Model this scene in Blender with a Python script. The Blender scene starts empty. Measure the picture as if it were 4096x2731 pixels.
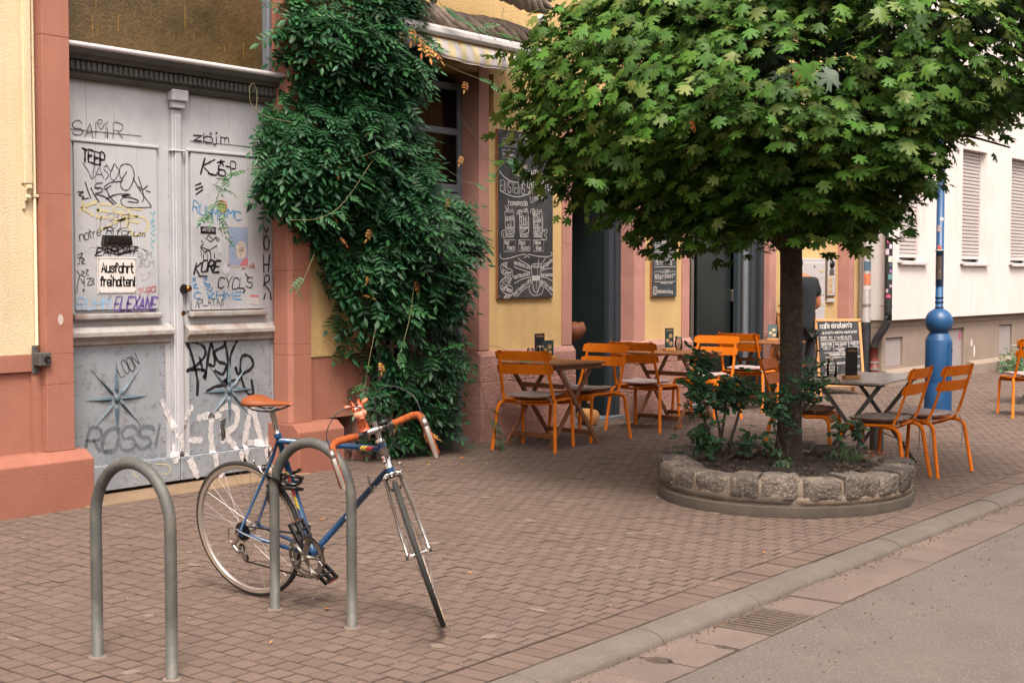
import bpy, bmesh, math, random
from math import sin, cos, pi, radians, sqrt, atan2
from mathutils import Vector, Matrix, Euler, noise
SC = bpy.context.scene
COL = SC.collection
R = random.Random(7)

# ------------------------------------------------------------ camera
CAM_H = 1.57
cd = bpy.data.cameras.new('camera'); cam = bpy.data.objects.new('camera', cd); COL.objects.link(cam)
cd.lens = 48.98; cd.sensor_width = 36; cd.clip_start = .05; cd.clip_end = 600
AZ = radians(37.3417); PT = radians(2.6302)
fw = Vector((cos(AZ)*cos(PT), sin(AZ)*cos(PT), -sin(PT)))
cam.location = (0, 0, CAM_H)
cam.rotation_euler = fw.to_track_quat('-Z', 'Y').to_euler()
SC.camera = cam
SC.render.resolution_x = 1024; SC.render.resolution_y = 682
# ------------------------------------------------------------ world, sun, exposure
SUN_DIR = Vector((-.50, -.55, 1.25)).normalized()       # towards the sun
el = math.asin(SUN_DIR.z); rot = atan2(SUN_DIR.x, SUN_DIR.y)
world = bpy.data.worlds.new('World'); SC.world = world; world.use_nodes = True
nt = world.node_tree; bg = nt.nodes['Background']
sky = nt.nodes.new('ShaderNodeTexSky'); sky.sky_type = 'NISHITA'; sky.sun_disc = False
sky.sun_elevation = el; sky.sun_rotation = rot; sky.dust_density = 4.0; sky.air_density = 1.0; sky.ozone_density = 1.0
hs = nt.nodes.new('ShaderNodeHueSaturation'); hs.inputs['Saturation'].default_value = .22
nt.links.new(sky.outputs[0], hs.inputs['Color'])
mixw = nt.nodes.new('ShaderNodeMix'); mixw.data_type = 'RGBA'; mixw.blend_type = 'MULTIPLY'; mixw.inputs[0].default_value = 1
nt.links.new(hs.outputs[0], mixw.inputs[6]); mixw.inputs[7].default_value = (1.07, .985, .945, 1)
nt.links.new(mixw.outputs[2], bg.inputs['Color']); bg.inputs['Strength'].default_value = .15
sd = bpy.data.lights.new('sun', 'SUN'); sd.energy = 1.5; sd.angle = radians(17); sd.color = (1, .93, .82)
sun = bpy.data.objects.new('sun', sd); COL.objects.link(sun)
sun.rotation_euler = (-SUN_DIR).to_track_quat('-Z', 'Y').to_euler(); sun.location = (0, -3, 12)
vs = SC.view_settings; vs.view_transform = 'Standard'; vs.look = 'None'; vs.gamma = 1; vs.use_curve_mapping = False
vs.exposure = 1.4
SC.display_settings.display_device = 'sRGB'
SC.cycles.max_bounces = 6; SC.cycles.diffuse_bounces = 3; SC.cycles.glossy_bounces = 3; SC.cycles.transmission_bounces = 6; SC.cycles.transparent_max_bounces = 8
SC.cycles.caustics_reflective = False; SC.cycles.caustics_refractive = False

# ------------------------------------------------------------ helpers
def pz(y):                                              # pavement height: it falls towards the kerb
    return .02*(y-3.32) if y > 3.32 else 0.0
def hexc(h):
    h = h.lstrip('#'); v = [int(h[i:i+2], 16)/255 for i in (0, 2, 4)]
    return tuple((c/12.92 if c <= .04045 else ((c+.055)/1.055)**2.4) for c in v)
MATS = {}
def M(name, col, rough=.7, var=.12, scale=6, bump=0, bscale=80, metal=0, spec=.5, stain=None, stain_amt=.5, stain_scale=3, speck=None, speck_scale=120, speck_amt=.3, rnd=0, island=0, trans=0, coat=0, streak=0, alpha=1, hue=0, bdist=.01):
    if isinstance(col, str): col = hexc(col)
    m = bpy.data.materials.new(name); m.use_nodes = True; n = m.node_tree.nodes; l = m.node_tree.links
    b = n['Principled BSDF']; out = n['Material Output']
    tc = n.new('ShaderNodeTexCoord'); co = tc.outputs['Object']
    def noise_(sc, det=4, rg=.55, vec=co):
        t = n.new('ShaderNodeTexNoise'); t.inputs['Scale'].default_value = sc; t.inputs['Detail'].default_value = det; t.inputs['Roughness'].default_value = rg
        l.new(vec, t.inputs['Vector']); return t.outputs['Fac']
    def mix(fac, a, bb, mode='MIX'):
        x = n.new('ShaderNodeMix'); x.data_type = 'RGBA'; x.blend_type = mode
        if isinstance(fac, (int, float)): x.inputs[0].default_value = fac
        else: l.new(fac, x.inputs[0])
        for s, v in ((6, a), (7, bb)):
            if isinstance(v, tuple): x.inputs[s].default_value = (*v[:3], 1)
            else: l.new(v, x.inputs[s])
        return x.outputs[2]
    def ramp(fac, a, c):
        x = n.new('ShaderNodeMapRange'); x.inputs['From Min'].default_value = a; x.inputs['From Max'].default_value = c; l.new(fac, x.inputs['Value']); return x.outputs[0]
    lo = tuple(c*(1-var) for c in col); hi = tuple(min(1, c*(1+var)) for c in col)
    c = mix(ramp(noise_(scale), .3, .7), lo, hi)
    if streak:
        mp = n.new('ShaderNodeMapping'); mp.inputs['Scale'].default_value = (1, 1, .06); l.new(co, mp.inputs['Vector'])
        c = mix(ramp(noise_(9, 4, .6, mp.outputs[0]), .45, .8), c, tuple(x*(1-streak) for x in col))
    if stain:
        st = hexc(stain) if isinstance(stain, str) else stain
        f = n.new('ShaderNodeMath'); f.operation = 'MULTIPLY'; l.new(ramp(noise_(stain_scale, 8, .65), .48, .72), f.inputs[0]); f.inputs[1].default_value = stain_amt
        c = mix(f.outputs[0], c, st)
    if speck:
        sp = hexc(speck) if isinstance(speck, str) else speck
        f = n.new('ShaderNodeMath'); f.operation = 'MULTIPLY'; l.new(ramp(noise_(speck_scale, 2, .5), .55, .68), f.inputs[0]); f.inputs[1].default_value = speck_amt
        c = mix(f.outputs[0], c, sp)
    if rnd or island:
        if island:
            g = n.new('ShaderNodeNewGeometry'); src = g.outputs['Random Per Island']
            oi = n.new('ShaderNodeObjectInfo'); ad = n.new('ShaderNodeMath'); ad.operation = 'ADD'; l.new(src, ad.inputs[0]); l.new(oi.outputs['Random'], ad.inputs[1])
            fr = n.new('ShaderNodeMath'); fr.operation = 'FRACT'; l.new(ad.outputs[0], fr.inputs[0]); src = fr.outputs[0]; amt = island
        else:
            oi = n.new('ShaderNodeObjectInfo'); src = oi.outputs['Random']; amt = rnd
        hv = n.new('ShaderNodeHueSaturation'); l.new(c, hv.inputs['Color'])
        mr = n.new('ShaderNodeMapRange'); mr.inputs['To Min'].default_value = 1-amt; mr.inputs['To Max'].default_value = 1+amt; l.new(src, mr.inputs['Value']); l.new(mr.outputs[0], hv.inputs['Value'])
        if hue:
            wn = n.new('ShaderNodeTexWhiteNoise'); wn.noise_dimensions = '1D'; l.new(src, wn.inputs['W'])
            mh = n.new('ShaderNodeMapRange'); mh.inputs['To Min'].default_value = .5-hue; mh.inputs['To Max'].default_value = .5+hue; l.new(wn.outputs['Value'], mh.inputs['Value']); l.new(mh.outputs[0], hv.inputs['Hue'])
        c = hv.outputs[0]
    l.new(c, b.inputs['Base Color']); b.inputs['Roughness'].default_value = rough; b.inputs['Metallic'].default_value = metal
    b.inputs['Specular IOR Level'].default_value = spec
    if coat: b.inputs['Coat Weight'].default_value = coat; b.inputs['Coat Roughness'].default_value = .15
    if alpha < 1:
        am = n.new('ShaderNodeMapRange'); am.inputs['From Min'].default_value = .35; am.inputs['From Max'].default_value = .6; am.inputs['To Min'].default_value = alpha-.25; am.inputs['To Max'].default_value = min(1, alpha+.1); l.new(noise_(55, 3, .6), am.inputs['Value']); l.new(am.outputs[0], b.inputs['Alpha'])
    if bump:
        bp = n.new('ShaderNodeBump'); bp.inputs['Strength'].default_value = bump; bp.inputs['Distance'].default_value = bdist
        l.new(noise_(bscale, 5, .6), bp.inputs['Height']); l.new(bp.outputs[0], b.inputs['Normal'])
    if trans:
        t = n.new('ShaderNodeBsdfTranslucent'); l.new(c, t.inputs['Color']); ms = n.new('ShaderNodeMixShader'); ms.inputs[0].default_value = trans
        l.new(b.outputs[0], ms.inputs[1]); l.new(t.outputs[0], ms.inputs[2]); l.new(ms.outputs[0], out.inputs['Surface'])
    MATS[name] = m; return m
def glassmat(name, col=(1, 1, 1), rough=.02, tint=.9, bump=0, bscale=40):
    m = bpy.data.materials.new(name); m.use_nodes = True; n = m.node_tree.nodes; l = m.node_tree.links
    n.remove(n['Principled BSDF']); out = n['Material Output']
    t = n.new('ShaderNodeBsdfTransparent'); t.inputs[0].default_value = (*[c*tint for c in col], 1)
    g = n.new('ShaderNodeBsdfGlossy'); g.inputs['Roughness'].default_value = rough
    f = n.new('ShaderNodeFresnel'); f.inputs[0].default_value = 1.45
    mx = n.new('ShaderNodeMixShader'); l.new(f.outputs[0], mx.inputs[0]); l.new(t.outputs[0], mx.inputs[1]); l.new(g.outputs[0], mx.inputs[2]); l.new(mx.outputs[0], out.inputs['Surface'])
    MATS[name] = m; return m

class MB:
    """collects shapes and links them as one mesh object"""
    def __init__(s): s.v = []; s.f = []; s.mi = []; s.cur = 0
    def add(s, vs, fs, T=None):
        o = len(s.v)
        if T is not None: vs = [T @ Vector(p) for p in vs]
        s.v += [tuple(p) for p in vs]; s.f += [tuple(i+o for i in f) for f in fs]; s.mi += [s.cur]*len(fs); return s
    def box(s, x0, x1, y0, y1, z0, z1, T=None, cham=0):
        if cham:
            c = cham; v = []
            for z, k in ((z0, 0), (z1-c, 0), (z1, c)): v += [(x0+k, y0+k, z), (x1-k, y0+k, z), (x1-k, y1-k, z), (x0+k, y1-k, z)]
            f = [(0, 3, 2, 1), (8, 9, 10, 11)]
            for a in (0, 4):
                for i in range(4): j = (i+1) % 4; f.append((a+i, a+j, a+4+j, a+4+i))
            return s.add(v, f, T)
        v = [(x0, y0, z0), (x1, y0, z0), (x1, y1, z0), (x0, y1, z0), (x0, y0, z1), (x1, y0, z1), (x1, y1, z1), (x0, y1, z1)]
        return s.add(v, [(0, 3, 2, 1), (4, 5, 6, 7), (0, 1, 5, 4), (1, 2, 6, 5), (2, 3, 7, 6), (3, 0, 4, 7)], T)
    def prism(s, pts, d0, d1, T=None, ax='y'):
        """2-D outline extruded along an axis: pts are (x,z) for ax y, (x,y) for z, (y,z) for x"""
        n = len(pts)
        def P(p, d): return (p[0], d, p[1]) if ax == 'y' else ((p[0], p[1], d) if ax == 'z' else (d, p[0], p[1]))
        v = [P(p, d0) for p in pts]+[P(p, d1) for p in pts]
        f = [tuple(range(n)), tuple(range(2*n-1, n-1, -1))]+[(i, (i+1) % n, n+(i+1) % n, n+i)[::-1] for i in range(n)]
        return s.add(v, f, T)
    def tube(s, pts, r, n=8, T=None, cap=True, closed=False):
        pts = [Vector(p) for p in pts]; m = len(pts); rs = r if isinstance(r, (list, tuple)) else [r]*m
        v = []; f = []; t0 = None; up = None
        for i, p in enumerate(pts):
            if closed: t = (pts[(i+1) % m]-pts[i-1])
            else: t = pts[min(i+1, m-1)]-pts[max(i-1, 0)]
            if t.length < 1e-9: t = Vector((0, 0, 1))
            t.normalize()
            if up is None:
                a = Vector((0, 0, 1)) if abs(t.z) < .9 else Vector((1, 0, 0)); up = (a-t*a.dot(t)).normalized()
            else:
                up = (up-t*up.dot(t)); up = up.normalized() if up.length > 1e-6 else t.orthogonal().normalized()
            sd_ = t.cross(up)
            ri = rs[i]; ra, rb = (ri if isinstance(ri, tuple) else (ri, ri))
            for k in range(n): a = 2*pi*k/n; v.append(p+up*(ra*cos(a))+sd_*(rb*sin(a)))
        for i in range(m if closed else m-1):
            a = i*n; b = ((i+1) % m)*n
            for k in range(n): k2 = (k+1) % n; f.append((a+k, b+k, b+k2, a+k2)[::-1])
        if cap and not closed: f.append(tuple(range(n))[::-1][::-1]); f.append(tuple(range((m-1)*n, m*n))[::-1])
        return s.add(v, f, T)
    def lathe(s, prof, n=24, T=None, a0=0, a1=2*pi):
        full = abs(a1-a0-2*pi) < 1e-6; m = len(prof); v = []; f = []; cols = n if full else n+1
        for k in range(cols):
            a = a0+(a1-a0)*k/n
            for r, z in prof: v.append((r*cos(a), r*sin(a), z))
        for k in range(n):
            k2 = (k+1) % cols
            for i in range(m-1): f.append((k*m+i, k2*m+i, k2*m+i+1, k*m+i+1))
        return s.add(v, f, T)
    def sphere(s, c, r, n=12, m=8, T=None):
        rx, ry, rz = (r if isinstance(r, (tuple, list)) else (r, r, r)); v = []; f = []
        for j in range(m+1):
            a = pi*j/m
            for k in range(n): b = 2*pi*k/n; v.append((c[0]+rx*sin(a)*cos(b), c[1]+ry*sin(a)*sin(b), c[2]+rz*cos(a)))
        for j in range(m):
            for k in range(n): k2 = (k+1) % n; f.append((j*n+k, (j+1)*n+k, (j+1)*n+k2, j*n+k2))
        return s.add(v, f, T)
    def build(s, name, mat, parent=None, off=None, smooth=False, bevel=0, bseg=1, mats=None, auto=None):
        me = bpy.data.meshes.new(name)
        o3 = Vector(off) if off is not None else (Vector(parent['_o']) if parent is not None and '_o' in parent else None)
        vs_ = s.v if o3 is None else [(p[0]-o3.x, p[1]-o3.y, p[2]-o3.z) for p in s.v]
        me.from_pydata(vs_, [], s.f); me.update()
        ob = bpy.data.objects.new(name, me); COL.objects.link(ob)
        for m in (mats or [mat]): me.materials.append(MATS[m] if isinstance(m, str) else m)
        if mats: me.polygons.foreach_set('material_index', s.mi)
        if smooth or auto:
            me.polygons.foreach_set('use_smooth', [True]*len(me.polygons))
            if auto:
                me.set_sharp_from_angle(angle=radians(auto))
        if parent is not None:
            ob.parent = parent
            if '_o' in parent: ob['_o'] = parent['_o']
        elif off is not None: ob.location = off
        if bevel:
            bm = ob.modifiers.new('bevel', 'BEVEL'); bm.width = bevel; bm.segments = bseg; bm.limit_method = 'ANGLE'; bm.angle_limit = radians(35)
        return ob
LABELS = []
def tag(o, label=None, cat=None, group=None, kind=None):
    if label: o['label'] = label
    if cat: o['category'] = cat
    if group: o['group'] = group
    if kind: o['kind'] = kind
    return o
def thing(name, label, cat, loc=(0, 0, 0), rz=0, group=None, world_verts=False):
    o = bpy.data.objects.new(name, None); COL.objects.link(o); o.empty_display_size = .2
    o.location = loc; o.rotation_euler = (0, 0, rz); tag(o, label, cat, group)
    if world_verts: o['_o'] = tuple(loc)
    return o
CHILD = {}
def copy_tree(o, loc=None, rz=None, label=None, group=None):
    kids = {}
    for x in COL.objects:
        if x.parent: kids.setdefault(x.parent.name, []).append(x)
    def cp(x, par):
        c = x.copy(); COL.objects.link(c); c.parent = par
        for k in kids.get(x.name, []): cp(k, c)
        return c
    r = cp(o, None)
    if loc is not None: r.location = loc
    if rz is not None: r.rotation_euler = (0, 0, rz)
    if label: r['label'] = label
    if group: r['group'] = group
    return r
def smooth_poly(pl, n=4, closed=False):
    if len(pl) < 3: return [Vector(p) for p in pl]
    P = [Vector(p) for p in pl]; out = []; m = len(P)
    rng = range(m if closed else m-1)
    for i in rng:
        p0 = P[i-1] if (i > 0 or closed) else P[0]*2-P[1]; p1 = P[i]; p2 = P[(i+1) % m]; p3 = P[(i+2) % m] if (i+2 < m or closed) else p2*2-p1
        for k in range(n):
            t = k/n; out.append(.5*((2*p1)+(p2-p0)*t+(2*p0-5*p1+4*p2-p3)*t*t+(3*p1-p0-3*p2+p3)*t**3))
    if not closed: out.append(P[-1])
    return out
# ------------------------------------------------------------ single-stroke lettering
O_ = '12 03 07 18 38 47 43 32 12'
FONT = {'A': '02 28 42|14 34', 'B': '02 08 28 37 36 25 05|25 34 33 22 02', 'C': '47 38 18 07 03 12 32 43', 'D': '02 08 28 46 44 22 02', 'E': '48 08 02 42|05 35', 'F': '48 08 02|05 35', 'G': '47 38 18 07 03 12 32 43 45 25', 'H': '02 08|42 48|05 45', 'I': '22 28', 'J': '48 43 32 12 03', 'K': '02 08|48 05 42', 'L': '08 02 42', 'M': '02 08 25 48 42', 'N': '02 08 42 48', 'O': O_, 'P': '02 08 38 47 46 35 05', 'Q': O_+'|24 41', 'R': '02 08 38 47 46 35 05|25 42', 'S': '47 38 18 07 06 15 35 44 43 32 12 03', 'T': '08 48|28 22', 'U': '08 03 12 32 43 48', 'V': '08 22 48', 'W': '08 12 26 32 48', 'X': '08 42|02 48', 'Y': '08 25 48|25 22', 'Z': '08 48 02 42',
 'a': '45 36 16 05 03 12 32 43|46 42', 'b': '08 02|05 16 36 45 43 32 12 03', 'c': '45 36 16 05 03 12 32 43', 'd': '48 42|45 36 16 05 03 12 32 43', 'e': '04 44 45 36 16 05 03 12 32 43', 'f': '47 38 28 17 12|06 36', 'g': '45 36 16 05 03 12 32 43|46 41 30 10 01', 'h': '08 02|05 16 36 45 42', 'i': '16 12|18 19', 'j': '26 21 10 00|28 29', 'k': '08 02|46 04 42', 'l': '18 13 22', 'm': '06 02|05 16 25 22|25 36 45 42', 'n': '06 02|05 16 36 45 42', 'o': '12 03 05 16 36 45 43 32 12', 'p': '06 00|05 16 36 45 43 32 12 03', 'q': '46 40|45 36 16 05 03 12 32 43', 'r': '06 02|04 16 36', 's': '45 36 16 05 34 43 32 12 03', 't': '18 13 22 32|06 36', 'u': '06 03 12 32 43|46 42', 'v': '06 22 46', 'w': '06 12 25 32 46', 'x': '06 42|02 46', 'y': '06 13 33|46 41 30 10', 'z': '06 46 02 42', 'ü': '06 03 12 32 43|46 42|17 18|37 38', 'Ü': '07 03 12 32 43 47|18 19|38 39', 'ä': '45 36 16 05 03 12 32 43|46 42|07 08|47 48',
 '0': O_, '1': '16 28 22', '2': '07 18 38 47 46 02 42', '3': '07 18 38 47 46 35 44 43 32 12 03|35 25', '4': '32 38 04 44', '5': '48 08 05 35 44 43 32 12 03', '6': '47 38 18 07 03 12 32 43 44 35 15 04', '7': '08 48 12', '8': '15 06 07 18 38 47 46 35 15 04 03 12 32 43 44 35', '9': '03 12 32 43 47 38 18 07 06 15 35 46',
 '-': '15 35', '.': '12 13', ',': '21 13', '!': '28 24|22 23', "'": '28 26', '/': '02 48', '+': '05 45|27 23', '*': '26 24|16 34|36 14', ':': '13 14|16 17', '|': '20 29', '&': '42 07 18 28 27 04 03 12 22 44', '°': '17 28 37 26 17', '·': '14 15'}
NARROW = {'I': 1.6, 'i': 1.6, 'l': 2.2, '1': 2.8, '!': 1.6, '.': 1.8, "'": 1.6, ':': 1.8, 'f': 3.6, 't': 3.4, 'r': 3.6, 'j': 2.4, '-': 4, ' ': 3}
def letters(text, p0, p1, h, jit=.25, slant=0):
    """polylines for a line of text fitted between two baseline points in a 2-D plane"""
    rr = random.Random(hash_(text)); p0 = Vector(p0); p1 = Vector(p1); u = p1-p0; L = u.length; u = u/L; w = Vector((-u.y, u.x))
    adv = [NARROW.get(c, 4.6)+1.2 for c in text]; tot = sum(adv)-1.2; out = []; x = 0
    for c, a in zip(text, adv):
        g = FONT.get(c)
        if g:
            xo = 0 if a > 5 else (2-(a-1.2)/2)
            dy = rr.uniform(-jit, jit)
            for st in g.split('|'):
                pl = []
                for q in st.split(' '):
                    gx = int(q[0])+rr.uniform(-jit, jit)*.5-xo; gy = int(q[1])-2+rr.uniform(-jit, jit)*.5+dy
                    pl.append(p0+u*((x+gx*(a-1.2)/4 if a > 5 else x+gx)/tot*L)+w*(gy*h/6)+u*(gy*slant*h/6))
                out.append(pl)
        x += a
    return out
def hash_(t):
    k = 5
    for c in t: k = (k*31+ord(c)) % 1000003
    return k
def ribbon(mb, pl, w, to3, step=None, jit=.12):
    """flat pen stroke along a 2-D polyline; to3 maps (x,z) into the scene"""
    if step:
        q = [pl[0]]
        for a, b in zip(pl, pl[1:]):
            n = max(1, int((b-a).length/step))
            for k in range(1, n+1): q.append(a.lerp(b, k/n))
        pl = q
    m = len(pl); v = []; f = []
    if m < 2: return
    ln = (pl[1]-pl[0]); ln = ln.normalized() if ln.length > 0 else Vector((1, 0))
    ln2 = (pl[-1]-pl[-2]); ln2 = ln2.normalized() if ln2.length > 0 else Vector((1, 0))
    pts = [pl[0]-ln*w*.45]+list(pl)+[pl[-1]+ln2*w*.45]
    for i, p in enumerate(pts):
        a = pts[max(0, i-1)]; b = pts[min(len(pts)-1, i+1)]; t = b-a
        t = t.normalized() if t.length > 1e-9 else Vector((1, 0)); nn = Vector((-t.y, t.x))
        ww = w*.5*(.45 if i in (0, len(pts)-1) else 1)*(1+R.uniform(-jit, jit))
        v.append(to3(p+nn*ww)); v.append(to3(p-nn*ww))
    for i in range(len(pts)-1): f.append((2*i, 2*i+2, 2*i+3, 2*i+1))
    mb.add(v, f)
def write_block(data, to3, parent, name, step=None, jit=.25, wj=.12):
    by = {}
    for it in data:
        col, w = it[1], it[2]; mb = by.setdefault(col, MB())
        if it[0] == 'T':
            for pl in letters(it[3], it[4], it[5], it[6], jit, R.uniform(-.15, .35) if jit > .3 else 0):
                ribbon(mb, [Vector(p) for p in (smooth_poly(pl, 3) if len(pl) > 4 else pl)], w*(R.uniform(.75, 1.2) if jit > .3 else 1), to3, step, wj)
        else:
            for pl in it[3]: ribbon(mb, smooth_poly(pl, 4) if it[4] else [Vector(p) for p in pl], w, to3, step, wj)
    return [mb.build(name, c, parent) for c, mb in by.items()]
def write_items(data, to3, parent, name, step=None):
    for it in data: write_block([it], to3, parent, name, step, .55, .3)
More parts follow.
